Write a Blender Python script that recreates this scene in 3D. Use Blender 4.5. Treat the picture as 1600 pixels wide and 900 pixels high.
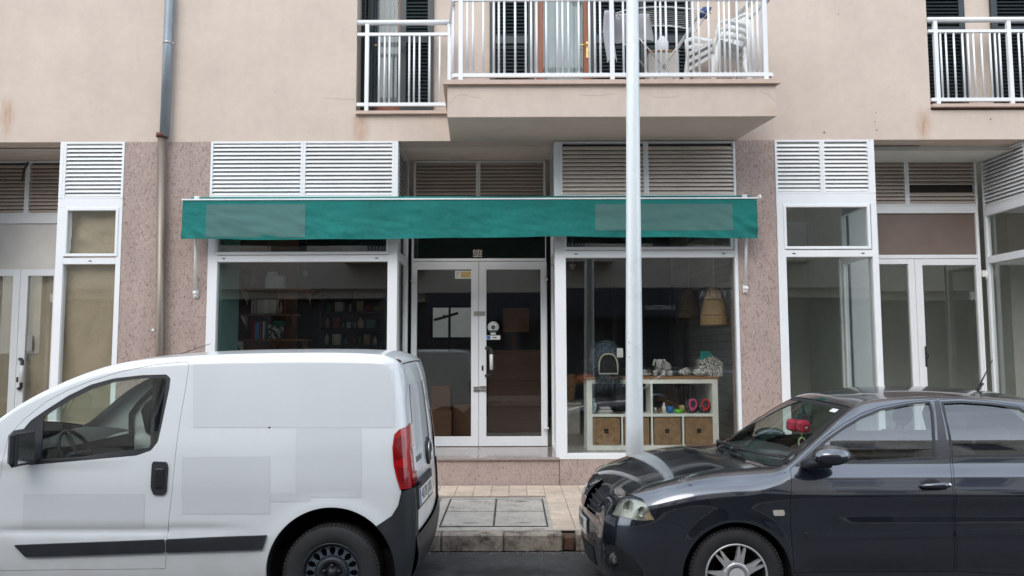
import bpy, bmesh, math, random
from mathutils import Vector, Matrix, noise
from mathutils.geometry import delaunay_2d_cdt
random.seed(7)
PI = math.pi; R = math.radians
for o in list(bpy.data.objects): bpy.data.objects.remove(o)
sc = bpy.context.scene; col = sc.collection

# ---------------------------------------------------------------- camera, sky, sun, exposure
FPX = 1200.0; HOR = 545.0; CAMZ = 1.75
pitch = math.atan((HOR-450)/FPX); roll = R(-0.17)
cam = bpy.data.objects.new('camera', bpy.data.cameras.new('camera')); col.objects.link(cam)
CM = Matrix.Rotation(PI/2+pitch, 4, 'X') @ Matrix.Rotation(roll, 4, 'Z')
cam.matrix_world = Matrix.Translation((0, 0, CAMZ)) @ CM
cam.data.sensor_width = 36; cam.data.lens = FPX/1600*36; cam.data.clip_start = 0.05; cam.data.clip_end = 2000
sc.camera = cam
SUN_EL, SUN_AZ = R(42), R(200)          # azimuth clockwise from +Y: the sun is behind the camera, a little to the left
w = bpy.data.worlds.new('World'); sc.world = w; w.use_nodes = True
nt = w.node_tree; nt.nodes.clear()
out = nt.nodes.new('ShaderNodeOutputWorld'); bg = nt.nodes.new('ShaderNodeBackground')
sky = nt.nodes.new('ShaderNodeTexSky'); sky.sky_type = 'NISHITA'; sky.sun_disc = False
sky.sun_elevation = SUN_EL; sky.sun_rotation = SUN_AZ; sky.dust_density = 4; sky.air_density = 1.2; sky.ozone_density = 1.5
tc = nt.nodes.new('ShaderNodeTexCoord'); ns = nt.nodes.new('ShaderNodeTexNoise'); ns.inputs['Scale'].default_value = 2.2; ns.inputs['Detail'].default_value = 5
rp = nt.nodes.new('ShaderNodeValToRGB'); rp.color_ramp.elements[0].position = .35; rp.color_ramp.elements[1].position = .75
rp.color_ramp.elements[0].color = (.35,.35,.35,1); rp.color_ramp.elements[1].color = (.85,.85,.85,1)
mx = nt.nodes.new('ShaderNodeMix'); mx.data_type = 'RGBA'; mx.inputs['B'].default_value = (11.9, 13.4, 15.1, 1)
nt.links.new(tc.outputs['Generated'], ns.inputs['Vector']); nt.links.new(ns.outputs['Fac'], rp.inputs['Fac'])
nt.links.new(rp.outputs['Color'], mx.inputs['Factor']); nt.links.new(sky.outputs['Color'], mx.inputs['A'])
nt.links.new(mx.outputs['Result'], bg.inputs['Color']); nt.links.new(bg.outputs[0], out.inputs[0])
bg.inputs['Strength'].default_value = 0.15
sd = bpy.data.lights.new('sun', 'SUN'); sd.energy = 0.7; sd.angle = R(35); sd.color = (1, .975, .94)
sun = bpy.data.objects.new('sun', sd); col.objects.link(sun)
sdir = Vector((math.sin(SUN_AZ)*math.cos(SUN_EL), math.cos(SUN_AZ)*math.cos(SUN_EL), math.sin(SUN_EL)))
sun.rotation_euler = sdir.to_track_quat('Z', 'Y').to_euler(); sun.location = sdir*30
vs = sc.view_settings; vs.view_transform = 'Standard'; vs.look = 'None'; vs.gamma = 1; vs.exposure = 0.36
sc.render.engine = 'CYCLES'

# ---------------------------------------------------------------- pixel -> point on the plane at depth Y
def P(px, py, Y):
    d = CM.to_3x3() @ Vector((px-800, 450-py, -FPX)); k = Y/d.y
    return Vector((d.x*k, Y, CAMZ+d.z*k))
def PX(px, Y, py=500): return P(px, py, Y).x
def PZ(py, Y, px=800): return P(px, py, Y).z

# ---------------------------------------------------------------- mesh and object helpers
class MB:
    def __init__(s, xf=None): s.v = []; s.f = []; s.m = []; s.xf = xf; s.mi = 0; s.sm = []
    def add(s, vs, fs, smooth=False):
        b = len(s.v)
        for p in vs:
            p = Vector(p); s.v.append(s.xf @ p if s.xf else p)
        for f in fs: s.f.append([b+i for i in f]); s.m.append(s.mi); s.sm.append(smooth)
        return s
    def box(s, x0, x1, y0, y1, z0, z1):
        v = [(x,y,z) for z in (z0,z1) for y in (y0,y1) for x in (x0,x1)]
        return s.add(v, [(0,2,3,1),(4,5,7,6),(0,1,5,4),(2,6,7,3),(0,4,6,2),(1,3,7,5)])
    def cbox(s, x0, x1, y0, y1, z0, z1, c=.004):
        a = [(x0,x1),(y0,y1),(z0,z1)]; vs = []; idx = {}
        for i in (0,1):
            for j in (0,1):
                for k in (0,1):
                    P0 = [a[0][i], a[1][j], a[2][k]]; sg = [1-2*i, 1-2*j, 1-2*k]
                    for ax in range(3):          # vertex lying on the face perpendicular to ax
                        q = list(P0)
                        for o in range(3):
                            if o != ax: q[o] += sg[o]*c
                        idx[(i,j,k,ax)] = len(vs); vs.append(q)
        fs = []
        def key(ax, s0, o1, v1, o2, v2):
            t = [0,0,0]; t[ax] = s0; t[o1] = v1; t[o2] = v2; return idx[(t[0],t[1],t[2],ax)]
        for ax in range(3):
            o1, o2 = (ax+1)%3, (ax+2)%3
            for s0 in (0,1):
                q = [key(ax,s0,o1,0,o2,0), key(ax,s0,o1,1,o2,0), key(ax,s0,o1,1,o2,1), key(ax,s0,o1,0,o2,1)]
                fs.append(q if s0 else q[::-1])
        for ax in range(3):                      # edges parallel to ax
            o1, o2 = (ax+1)%3, (ax+2)%3
            for v1 in (0,1):
                for v2 in (0,1):
                    def g(e, face):
                        t = [0,0,0]; t[ax] = e; t[o1] = v1; t[o2] = v2; return idx[(t[0],t[1],t[2],face)]
                    q = [g(0,o1), g(1,o1), g(1,o2), g(0,o2)]
                    fs.append(q if (v1 ^ v2) else q[::-1])
        for i in (0,1):
            for j in (0,1):
                for k in (0,1):
                    q = [idx[(i,j,k,0)], idx[(i,j,k,1)], idx[(i,j,k,2)]]
                    fs.append(q if (i+j+k)%2 else q[::-1])
        return s.add(vs, fs)
    def prism(s, poly, a0, a1, axis='z'):
        n = len(poly); ar = sum(poly[i][0]*poly[(i+1)%n][1]-poly[(i+1)%n][0]*poly[i][1] for i in range(n))
        def m(p, a): return {'z':(p[0],p[1],a), 'y':(p[0],a,p[1]), 'x':(a,p[0],p[1])}[axis]
        vs = [m(p,a0) for p in poly]+[m(p,a1) for p in poly]
        fs = [tuple(range(n))[::-1], tuple(range(n,2*n))]+[(i,(i+1)%n,n+(i+1)%n,n+i) for i in range(n)]
        if (ar < 0) ^ (axis == 'y'): fs = [f[::-1] for f in fs]
        return s.add(vs, fs)
    def tube(s, pts, r, n=10, caps=True, smooth=True, closed=False):
        pts = [Vector(p) for p in pts]; m = len(pts); rr = r if isinstance(r,(list,tuple)) else [r]*m
        vs = []; ref = None
        for i, p in enumerate(pts):
            if closed: t = pts[(i+1)%m]-pts[i-1]
            else: t = pts[min(i+1,m-1)]-pts[max(i-1,0)]
            t.normalize()
            if ref is None: ref = Vector((0,0,1)) if abs(t.z) < .9 else Vector((0,1,0))
            a = ref-t*ref.dot(t); a.normalize(); ref = a; b = t.cross(a)
            for k in range(n):
                an = 2*PI*k/n; vs.append(p+(a*math.cos(an)+b*math.sin(an))*rr[i])
        fs = []
        for i in range(m if closed else m-1):
            j = (i+1) % m
            for k in range(n): fs.append((i*n+k, i*n+(k+1)%n, j*n+(k+1)%n, j*n+k))
        if caps and not closed: fs += [tuple(range(n))[::-1], tuple(range((m-1)*n, m*n))]
        return s.add(vs, fs, smooth)
    def lathe(s, prof, c=(0,0,0), axis='z', n=24, smooth=True, cap=True):
        vs = []
        for r, h in prof:
            for k in range(n):
                a = 2*PI*k/n; x, y = r*math.cos(a), r*math.sin(a)
                p = {'z':(x,y,h), 'y':(x,-h,y), 'x':(h,x,y)}[axis]
                vs.append((c[0]+p[0], c[1]+p[1], c[2]+p[2]))
        m = len(prof); fs = []
        for i in range(m-1):
            for k in range(n): fs.append((i*n+k, i*n+(k+1)%n, (i+1)*n+(k+1)%n, (i+1)*n+k))
        if cap: fs += [tuple(range(n))[::-1], tuple(range((m-1)*n, m*n))]
        return s.add(vs, fs, smooth)
    def ell(s, c, r, n=14, m=8, rot=None):
        vs = []; fs = []
        for i in range(m+1):
            t = PI*i/m
            for k in range(n):
                a = 2*PI*k/n; p = Vector((r[0]*math.sin(t)*math.cos(a), r[1]*math.sin(t)*math.sin(a), r[2]*math.cos(t)))
                if rot: p = rot @ p
                vs.append(p+Vector(c))
        for i in range(m):
            for k in range(n): fs.append((i*n+k, (i+1)*n+k, (i+1)*n+(k+1)%n, i*n+(k+1)%n))
        return s.add(vs, fs, True)
    def grid(s, fn, nu, nv, smooth=True):
        vs = [fn(i/nu, j/nv) for j in range(nv+1) for i in range(nu+1)]
        fs = [(j*(nu+1)+i, j*(nu+1)+i+1, (j+1)*(nu+1)+i+1, (j+1)*(nu+1)+i) for j in range(nv) for i in range(nu)]
        return s.add(vs, fs, smooth)

WP = {}
def setp(o, label=None, cat=None, group=None, kind=None):
    if label: o['label'] = label
    if cat: o['category'] = cat
    if group: o['group'] = group
    if kind: o['kind'] = kind
    return o
def place(o, p, parent):
    p = Vector(p)
    if parent: o.parent = parent; o.location = p-WP[parent]
    else: o.location = p
    WP[o] = p
def obj(name, mb, mat, parent=None, base=None, normals=None, fix=False):
    lo = Vector([min(v[i] for v in mb.v) for i in range(3)]); hi = Vector([max(v[i] for v in mb.v) for i in range(3)])
    c = Vector(base) if base is not None else (lo+hi)/2
    if base is None and not parent: c.z = lo.z
    me = bpy.data.meshes.new(name); me.from_pydata([v-c for v in mb.v], [], mb.f)
    for m in (mat if isinstance(mat, (list, tuple)) else [mat]): me.materials.append(m)
    me.polygons.foreach_set('material_index', mb.m); me.polygons.foreach_set('use_smooth', mb.sm)
    if fix:
        bm = bmesh.new(); bm.from_mesh(me); bmesh.ops.recalc_face_normals(bm, faces=bm.faces); bm.to_mesh(me); bm.free()
    if normals: me.normals_split_custom_set_from_vertices(normals)
    me.update()
    o = bpy.data.objects.new(name, me); col.objects.link(o); place(o, c, parent)
    return o
def thing(name, label, cat, base, group=None):
    o = bpy.data.objects.new(name, None); o.empty_display_size = .1; col.objects.link(o); place(o, base, None)
    return setp(o, label, cat, group)
def inst(name, mesh, loc, parent=None, rot=None):
    o = bpy.data.objects.new(name, mesh); col.objects.link(o); place(o, loc, parent)
    if rot: o.rotation_euler = rot
    return o
def meshof(name, mb, mat):
    me = bpy.data.meshes.new(name); me.from_pydata(mb.v, [], mb.f)
    for m in (mat if isinstance(mat, (list, tuple)) else [mat]): me.materials.append(m)
    me.polygons.foreach_set('material_index', mb.m); me.polygons.foreach_set('use_smooth', mb.sm); me.update(); return me
def solid(name, label, cat, mb, mat, group=None, kind=None):
    return setp(obj(name, mb, mat), label, cat, group, kind)
def text_mb(mb, s, size, xf, extrude=.001, shear=0, align='CENTER'):
    cu = bpy.data.curves.new('t', 'FONT'); cu.body = s; cu.size = size; cu.extrude = extrude; cu.shear = shear
    cu.align_x = align; cu.align_y = 'CENTER'; cu.resolution_u = 3
    o = bpy.data.objects.new('t', cu); col.objects.link(o); dg = bpy.context.evaluated_depsgraph_get()
    me = bpy.data.meshes.new_from_object(o.evaluated_get(dg))
    mb.add([xf @ v.co for v in me.vertices], [tuple(p.vertices) for p in me.polygons])
    bpy.data.objects.remove(o); bpy.data.meshes.remove(me); bpy.data.curves.remove(cu)
FACE = Matrix.Rotation(PI/2, 4, 'X')          # text readable from -Y
def at(x, y, z, rz=0): return Matrix.Translation((x,y,z)) @ Matrix.Rotation(rz, 4, 'Z') @ FACE

# ---------------------------------------------------------------- materials
def M(name, c, rough=.6, metal=0, var=.08, vs=4, bump=0, bs=60, coat=0, rand=0, spec=None, c2=None, c2s=20, c2w=(.45,.6), sheen=0, ri=0, trans=0, stretch=None, mid=0, dirt=0, streak=0):
    m = bpy.data.materials.new(name); m.use_nodes = True; n = m.node_tree.nodes; l = m.node_tree.links
    b = n['Principled BSDF']; b.inputs['Roughness'].default_value = rough; b.inputs['Metallic'].default_value = metal
    if coat: b.inputs['Coat Weight'].default_value = coat; b.inputs['Coat Roughness'].default_value = .03
    if spec is not None: b.inputs['Specular IOR Level'].default_value = spec
    if sheen: b.inputs['Sheen Weight'].default_value = sheen
    if trans: b.inputs['Transmission Weight'].default_value = trans
    g = n.new('ShaderNodeNewGeometry'); pos = g.outputs['Position']
    if stretch:
        mp = n.new('ShaderNodeMapping'); mp.inputs['Scale'].default_value = stretch; l.new(pos, mp.inputs['Vector']); pos = mp.outputs[0]
    def nz(scale, det=4, rg=.6):
        t = n.new('ShaderNodeTexNoise'); t.inputs['Scale'].default_value = scale; t.inputs['Detail'].default_value = det
        t.inputs['Roughness'].default_value = rg; l.new(pos, t.inputs['Vector']); return t.outputs['Fac']
    def rng(sock, a, b_, lo, hi):
        r = n.new('ShaderNodeMapRange'); r.inputs[1].default_value = a; r.inputs[2].default_value = b_
        r.inputs[3].default_value = lo; r.inputs[4].default_value = hi; l.new(sock, r.inputs[0]); return r.outputs[0]
    def mul(colsock, facsock):
        x = n.new('ShaderNodeMix'); x.data_type = 'RGBA'; x.blend_type = 'MULTIPLY'; x.inputs['Factor'].default_value = 1
        l.new(colsock, x.inputs['A']); l.new(facsock, x.inputs['B']); return x.outputs['Result']
    rgb = n.new('ShaderNodeRGB'); rgb.outputs[0].default_value = (*c, 1); cs = rgb.outputs[0]
    if c2:
        x = n.new('ShaderNodeMix'); x.data_type = 'RGBA'; x.inputs['B'].default_value = (*c2, 1)
        l.new(rng(nz(c2s, 5, .75), c2w[0], c2w[1], 0, 1), x.inputs['Factor']); l.new(cs, x.inputs['A']); cs = x.outputs['Result']
    if var: cs = mul(cs, rng(nz(vs, 5), .3, .7, 1-var, 1+var))
    if mid: cs = mul(cs, rng(nz(vs*9, 4), .3, .7, 1-mid, 1+mid))
    if streak:
        mp2 = n.new('ShaderNodeMapping'); mp2.inputs['Scale'].default_value = (7,7,.5); l.new(g.outputs['Position'], mp2.inputs['Vector'])
        t2 = n.new('ShaderNodeTexNoise'); t2.inputs['Scale'].default_value = 1; t2.inputs['Detail'].default_value = 6; l.new(mp2.outputs[0], t2.inputs['Vector'])
        cs = mul(cs, rng(t2.outputs['Fac'], .25, .75, 1-streak, 1+streak))
    if rand:
        oi = n.new('ShaderNodeObjectInfo'); cs = mul(cs, rng(oi.outputs['Random'], 0, 1, 1-rand, 1+rand))
    if dirt:
        x = n.new('ShaderNodeMix'); x.data_type = 'RGBA'; x.inputs['B'].default_value = (.22,.17,.12, 1)
        l.new(rng(nz(7, 6, .75), .55, .8, 0, dirt), x.inputs['Factor']); l.new(cs, x.inputs['A']); cs = x.outputs['Result']
    l.new(cs, b.inputs['Base Color'])
    if ri: l.new(rng(nz(vs*3), .3, .7, max(0,rough-ri), min(1,rough+ri)), b.inputs['Roughness'])
    if bump:
        bp = n.new('ShaderNodeBump'); bp.inputs['Strength'].default_value = 1; bp.inputs['Distance'].default_value = bump
        l.new(nz(bs, 3), bp.inputs['Height']); l.new(bp.outputs[0], b.inputs['Normal'])
    m['c'] = 1
    return m
def glassmat(name, tint, ior, rough=0, refl=None):
    m = bpy.data.materials.new(name); m.use_nodes = True; n = m.node_tree.nodes; l = m.node_tree.links; n.clear()
    o = n.new('ShaderNodeOutputMaterial'); t = n.new('ShaderNodeBsdfTransparent'); t.inputs[0].default_value = (*tint, 1)
    g = n.new('ShaderNodeBsdfGlossy'); g.inputs['Roughness'].default_value = rough
    if refl: g.inputs[0].default_value = (*refl, 1)
    f = n.new('ShaderNodeFresnel'); gm = n.new('ShaderNodeNewGeometry'); mr = n.new('ShaderNodeMapRange')
    mr.inputs[3].default_value = ior; mr.inputs[4].default_value = 1/ior; l.new(gm.outputs['Backfacing'], mr.inputs[0]); l.new(mr.outputs[0], f.inputs[0])   # the same pane seen from either side
    x = n.new('ShaderNodeMixShader')
    l.new(f.outputs[0], x.inputs[0]); l.new(t.outputs[0], x.inputs[1]); l.new(g.outputs[0], x.inputs[2]); l.new(x.outputs[0], o.inputs[0])
    return m
def stain(m, spots, color):
    """stains with a shape of their own: soft vertical streaks at (x, z, rx, rz) on the facade, soaked into the plaster"""
    n = m.node_tree.nodes; l = m.node_tree.links; b = n['Principled BSDF']
    g = n.new('ShaderNodeNewGeometry'); cs = b.inputs['Base Color'].links[0].from_socket
    t = n.new('ShaderNodeTexNoise'); t.inputs['Scale'].default_value = 5; t.inputs['Detail'].default_value = 6
    mp0 = n.new('ShaderNodeMapping'); mp0.inputs['Scale'].default_value = (4,4,1); l.new(g.outputs['Position'], mp0.inputs['Vector']); l.new(mp0.outputs[0], t.inputs['Vector'])
    for (x, z, rx, rz, k) in spots:
        mp = n.new('ShaderNodeMapping'); mp.vector_type = 'POINT'
        mp.inputs['Location'].default_value = (-x/rx, 0, -z/rz); mp.inputs['Scale'].default_value = (1/rx, 0, 1/rz)
        l.new(g.outputs['Position'], mp.inputs['Vector'])
        le = n.new('ShaderNodeVectorMath'); le.operation = 'LENGTH'; l.new(mp.outputs[0], le.inputs[0])
        r = n.new('ShaderNodeMapRange'); r.interpolation_type = 'SMOOTHSTEP'
        r.inputs[1].default_value = 1; r.inputs[2].default_value = .1; r.inputs[3].default_value = 0; r.inputs[4].default_value = k
        l.new(le.outputs['Value'], r.inputs[0])
        mu = n.new('ShaderNodeMath'); mu.operation = 'MULTIPLY'; mu.use_clamp = True; l.new(r.outputs[0], mu.inputs[0])
        r2 = n.new('ShaderNodeMapRange'); r2.inputs[1].default_value = .3; r2.inputs[2].default_value = .65; r2.inputs[3].default_value = .35; r2.inputs[4].default_value = 1.2
        l.new(t.outputs['Fac'], r2.inputs[0]); l.new(r2.outputs[0], mu.inputs[1])
        x_ = n.new('ShaderNodeMix'); x_.data_type = 'RGBA'; x_.inputs['B'].default_value = (*color, 1)
        l.new(mu.outputs[0], x_.inputs['Factor']); l.new(cs, x_.inputs['A']); cs = x_.outputs['Result']
    l.new(cs, b.inputs['Base Color'])

wallm = M('plaster', (.595,.50,.43), .9, var=.06, vs=1.3, mid=.035, streak=.022, bump=.0025, bs=160)
soffm = M('soffit_paint', (.62,.55,.48), .9, var=.06, vs=2, bump=.002, bs=150)
copem = M('coping_stone', (.56,.43,.36), .75, var=.08, vs=6, bump=.001)
granm = M('granite_rough', (.405,.315,.28), .8, var=.10, vs=2.5, mid=.08, c2=(.20,.135,.12), c2s=33, c2w=(.55,.63), bump=.014, bs=38, stretch=(1.5,1,.75))
granp = M('granite_polished', (.36,.30,.28), .12, var=.08, vs=8, c2=(.22,.17,.16), c2s=120, c2w=(.5,.62))
alum = M('white_aluminium', (.78,.80,.82), .32, var=.03, vs=3, dirt=.06)
alum_shade = M('shade_tinted_aluminium_slat', (.55,.47,.41), .45, var=.10, vs=2, dirt=.25, rand=.04)  # white slats with recess shade painted in as a darker, warmer base, plus dirt
alum_warm_shade = M('warm_shade_tinted_slat', (.68,.61,.54), .42, var=.08, vs=2, dirt=.2, rand=.03)  # same white slats under the balcony, warm shade painted into the base colour
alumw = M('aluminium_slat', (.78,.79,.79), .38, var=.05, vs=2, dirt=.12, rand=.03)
blackm = M('black_void', (.012,.012,.013), .8, var=0)
darkm = M('dark_backing', (.035,.028,.024), .85)
shutm = M('shutter_paint', (.022,.032,.036), .4, var=.1)
woodm = M('door_wood', (.27,.085,.035), .35, var=.2, vs=5, stretch=(6,6,.6))
galvm = M('grey_pipe', (.25,.29,.325), .38, metal=.35, var=.12, vs=3, dirt=.25)
brownm = M('brown_pipe', (.23,.19,.155), .38, metal=.5, var=.15, vs=3, stretch=(1,1,.3))
rustm = M('rust_collar', (.12,.045,.035), .6, bump=.002)
awnm = M('awning_canvas', (.002,.152,.136), .85, var=.13, vs=2.5, mid=.07, bump=.012, bs=9, streak=.08)
awnblur = M('awning_blur', (.065,.16,.15), .85, var=.06, vs=2)
tilem = M('pavement_tile', (.57,.46,.365), .85, var=.14, vs=2, mid=.12, rand=.09, bump=.002, bs=70, dirt=.5, c2=(.33,.28,.235), c2s=4, c2w=(.55,.8))
tile2 = M('mortar', (.22,.18,.15), .95, bump=.003)
kerbm = M('kerb_concrete', (.32,.275,.23), .9, var=.22, vs=2.5, mid=.14, rand=.08, bump=.006, bs=40, c2=(.085,.068,.055), c2s=6, c2w=(.46,.66))
lidm = M('lid_concrete', (.42,.385,.34), .9, var=.16, vs=3, mid=.14, bump=.003, bs=60, dirt=.6, c2=(.17,.15,.13), c2s=5, c2w=(.52,.72))
asphm = M('asphalt', (.05,.05,.052), .85, var=.22, vs=1.2, mid=.25, bump=.008, bs=120, c2=(.085,.083,.08), c2s=220, c2w=(.55,.65))
paint = M('white_line_paint', (.7,.7,.68), .7)
glass = glassmat('shop_glass', (.94,.955,.945), 1.78)
frost = glassmat('balcony_glass', (.9,.93,.93), 1.6)
kraft = M('kraft_paper', (.43,.34,.24), .85, var=.12, vs=2.5, bump=.02, bs=5)
brass = M('brass', (.75,.50,.18), .25, metal=1, var=.05)
steelm = M('steel', (.45,.43,.40), .35, metal=.9)
blackp = M('black_plastic', (.018,.018,.02), .45, var=.1)
whitep = M('white_plastic', (.75,.76,.76), .35)
postm = M('lamp_post_paint', (.74,.785,.80), .35, metal=.15, var=.06, vs=2, dirt=.22, streak=.05)
curtm = M('curtain_net', (.42,.46,.47), .9)
cloth = M('laundry_cloth', (.40,.39,.41), .9)
clothb = M('laundry_blue', (.10,.14,.35), .9)
plasm = M('garden_chair_plastic', (.80,.80,.78), .35)
stickw = M('sticker_white', (.7,.7,.68), .5); sticky = M('sticker_yellow', (.6,.42,.16), .5); stickb = M('sticker_blue', (.03,.12,.4), .5)
inkm = M('ink_black', (.02,.02,.02), .5)
flooru = M('shop_floor_tile', (.45,.42,.37), .35, var=.06, vs=3)
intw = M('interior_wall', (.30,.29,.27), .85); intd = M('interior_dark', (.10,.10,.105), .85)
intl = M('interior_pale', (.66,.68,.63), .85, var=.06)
tealw = M('interior_teal', (.10,.20,.18), .7)
sidm = M('grey_wall_board', (.46,.47,.46), .6, rand=.12, var=.1)
orw = M('orange_brown_wall', (.17,.085,.05), .8)
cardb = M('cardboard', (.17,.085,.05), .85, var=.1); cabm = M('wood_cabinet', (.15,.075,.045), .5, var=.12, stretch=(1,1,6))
stain(wallm, [(PX(560,9.2), PZ(200,9.2), .15, .34, .5), (PX(1457,9.2), PZ(195,9.2,1457), .14, .28, .6), (PX(1180,9.2), PZ(215,9.2), .35, .12, .2), (PX(-5,9.2), PZ(180,9.2), .12, .35, .6)], (.40,.20,.10))
# ================================================================ THE STREET
Y0 = 9.2; YK = 6.8; ZP = 0.15
setp(obj('ground', MB().box(-400,400,-400,400,-.3,-.012), asphm), kind='structure')
road = setp(obj('road', MB().box(-60,60,-3.6,YK-.001,-.008,0), asphm), kind='structure')
obj_k = setp(obj('far_pavement', MB().cbox(-60,60,-6.2,-3.6,-.008,.14,.01), kerbm), kind='structure')
pav = setp(obj('pavement', MB().box(-60,60,YK+.165,Y0+.3,-.008,ZP-.012), tile2), kind='structure')
# oil patch soaked in the asphalt
n = asphm.node_tree.nodes
stain(asphm, [], (0,0,0))
def patch(m, cx, cy, rx, ry, k, c):
    n = m.node_tree.nodes; l = m.node_tree.links; b = n['Principled BSDF']; cs = b.inputs['Base Color'].links[0].from_socket
    g = n.new('ShaderNodeNewGeometry'); t = n.new('ShaderNodeTexNoise'); t.inputs['Scale'].default_value = 9; t.inputs['Detail'].default_value = 6; l.new(g.outputs['Position'], t.inputs['Vector'])
    mp = n.new('ShaderNodeMapping'); mp.inputs['Location'].default_value = (-cx/rx,-cy/ry,0); mp.inputs['Scale'].default_value = (1/rx,1/ry,0); l.new(g.outputs['Position'], mp.inputs['Vector'])
    le = n.new('ShaderNodeVectorMath'); le.operation = 'LENGTH'; l.new(mp.outputs[0], le.inputs[0])
    ad = n.new('ShaderNodeMath'); ad.operation = 'ADD'; l.new(le.outputs['Value'], ad.inputs[0]); 
    sb = n.new('ShaderNodeMath'); sb.operation = 'MULTIPLY_ADD'; sb.inputs[1].default_value = 1.6; sb.inputs[2].default_value = -.8; l.new(t.outputs['Fac'], sb.inputs[0]); l.new(sb.outputs[0], ad.inputs[1])
    r = n.new('ShaderNodeMapRange'); r.inputs[1].default_value = 1; r.inputs[2].default_value = .5; r.inputs[3].default_value = 0; r.inputs[4].default_value = k; l.new(ad.outputs[0], r.inputs[0])
    x = n.new('ShaderNodeMix'); x.data_type = 'RGBA'; x.inputs['B'].default_value = (*c,1); l.new(r.outputs[0], x.inputs['Factor']); l.new(cs, x.inputs['A']); l.new(x.outputs['Result'], b.inputs['Base Color'])
patch(asphm, -.05, 6.2, .48, .17, .8, (.018,.017,.016))
patch(asphm, -.75, 6.35, .25, .12, .6, (.02,.019,.018))
# kerb stones (the opening by the brick-red patch is a broken joint)
kx = -11.0; k0 = P(787, 850, YK).x
xs = [k0+ i*.545 for i in range(-20, 1)]; xs += [P(880,850,YK).x, P(900,850,YK).x]
while xs[-1] < 11: xs.append(xs[-1]+.545)
redk = M('broken_brick', (.12,.06,.04), .95, bump=.01, bs=50, var=.3)
for a, b in zip(xs[:-1], xs[1:]):
    mb = MB()
    if b-a < .2: mb.cbox(a+.006, b-.012, YK+.04, YK+.16, -.005, ZP-.035, .012); o = obj('kerb_stone', mb, redk, pav); o['label'] = 'short broken red brick plug between the kerb stones'
    else:
        j = random.uniform(-.004,.004); mb.cbox(a+.004, b-.004, YK+j, YK+.16, -.005, ZP+random.uniform(-.003,.003), .014); obj('kerb_stone', mb, kerbm, pav)
# pavement tiles
LX0, LX1 = P(688,812,7.0).x, P(862,816,7.0).x          # the twin service cover and its surround
LX0, LX1 = -.70, .36; LY0, LY1 = 6.985, 8.42
TS = .2; tm = meshof('tile', MB().cbox(-TS/2+.002, TS/2-.002, -TS/2+.002, TS/2-.002, -.03, 0, .004), tilem)
rest = MB(); cells = []
y = Y0-.02-TS/2
while y > YK+.17+TS/2:
    i = -42
    while i <= 42:
        x = i*TS+.06
        if not (LX0-TS/2 < x < LX1+TS/2 and LY0-TS/2 < y < LY1+TS/2): cells.append((x,y))
        i += 1
    y -= TS
cells.sort(key=lambda c: abs(c[0]-.2))
for x, y in cells[:290]: inst('tile', tm, (x, y, ZP+random.uniform(-.002,.002)), pav)
for x, y in cells[290:]:
    rest.cbox(x-TS/2+.002, x+TS/2-.002, y-TS/2+.002, y+TS/2-.002, ZP-.03, ZP+random.uniform(-.002,.002), .004)
setp(obj('tile', rest, tilem, pav), kind='stuff')
for rb in range(1):   # cut row next to kerb and cement bed round the cover
    mb = MB(); mb.box(LX0-.06, LX1+.06, LY0-.03, LY1+.04, ZP-.03, ZP-.004); obj('cement_bed', mb, lidm, pav)
    mb = MB(); mb.box(-9, LX0-.06, YK+.165, YK+.26, ZP-.03, ZP-.005); mb.box(LX1+.06, 9, YK+.165, YK+.26, ZP-.03, ZP-.005); obj('cement_strip', mb, lidm, pav)
sc_ = thing('utility_cover', 'pair of square concrete service covers set in the pavement by the door step', 'manhole cover', ((LX0+LX1)/2, (LY0+LY1)/2, ZP))
CY0, CY1 = 7.1, 8.34; CX0, CX1 = -.655, .31; cm = (CX0+CX1)/2
mb = MB()
for a,b,c,d in ((CX0-.012,CX1+.012,CY0-.012,CY0),(CX0-.012,CX1+.012,CY1,CY1+.012),(CX0-.012,CX0,CY0,CY1),(CX1,CX1+.012,CY0,CY1),(cm-.006,cm+.006,CY0,CY1)): mb.box(a,b,c,d,ZP-.02,ZP+.002)
obj('frame', mb, blackp, sc_)
for a,b in ((CX0,cm-.006),(cm+.006,CX1)):
    mb = MB(); mb.cbox(a+.006,b-.006,CY0+.006,CY1-.006,ZP-.02,ZP+.003,.004); lid = obj('lid', mb, lidm, sc_)
    for yy in (CY0+.12, CY1-.14):
        mb = MB(); mb.prism([(a+.18,yy),(a+.26,yy-.018),(a+.34,yy),(a+.26,yy+.006)], ZP+.001, ZP+.0042); obj('lifting_slot', mb, inkm, lid)
    mb = MB(); mb.box(a+.006,b-.006,(CY0+CY1)/2-.003,(CY0+CY1)/2+.003,ZP+.001,ZP+.0045); obj('groove', mb, darkm, lid)
# gutter grit along the kerb
mb = MB()
for i in range(900):
    x = random.uniform(-2.5,3); yv = YK-abs(random.gauss(0,.05)); s = random.uniform(.002,.006)
    mb.box(x,x+s*1.4,yv-s,yv,0,s)
setp(obj('gutter_grit', mb, kerbm), label='fine gravel and grit gathered in the gutter along the kerb', cat='gravel', kind='stuff')

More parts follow.
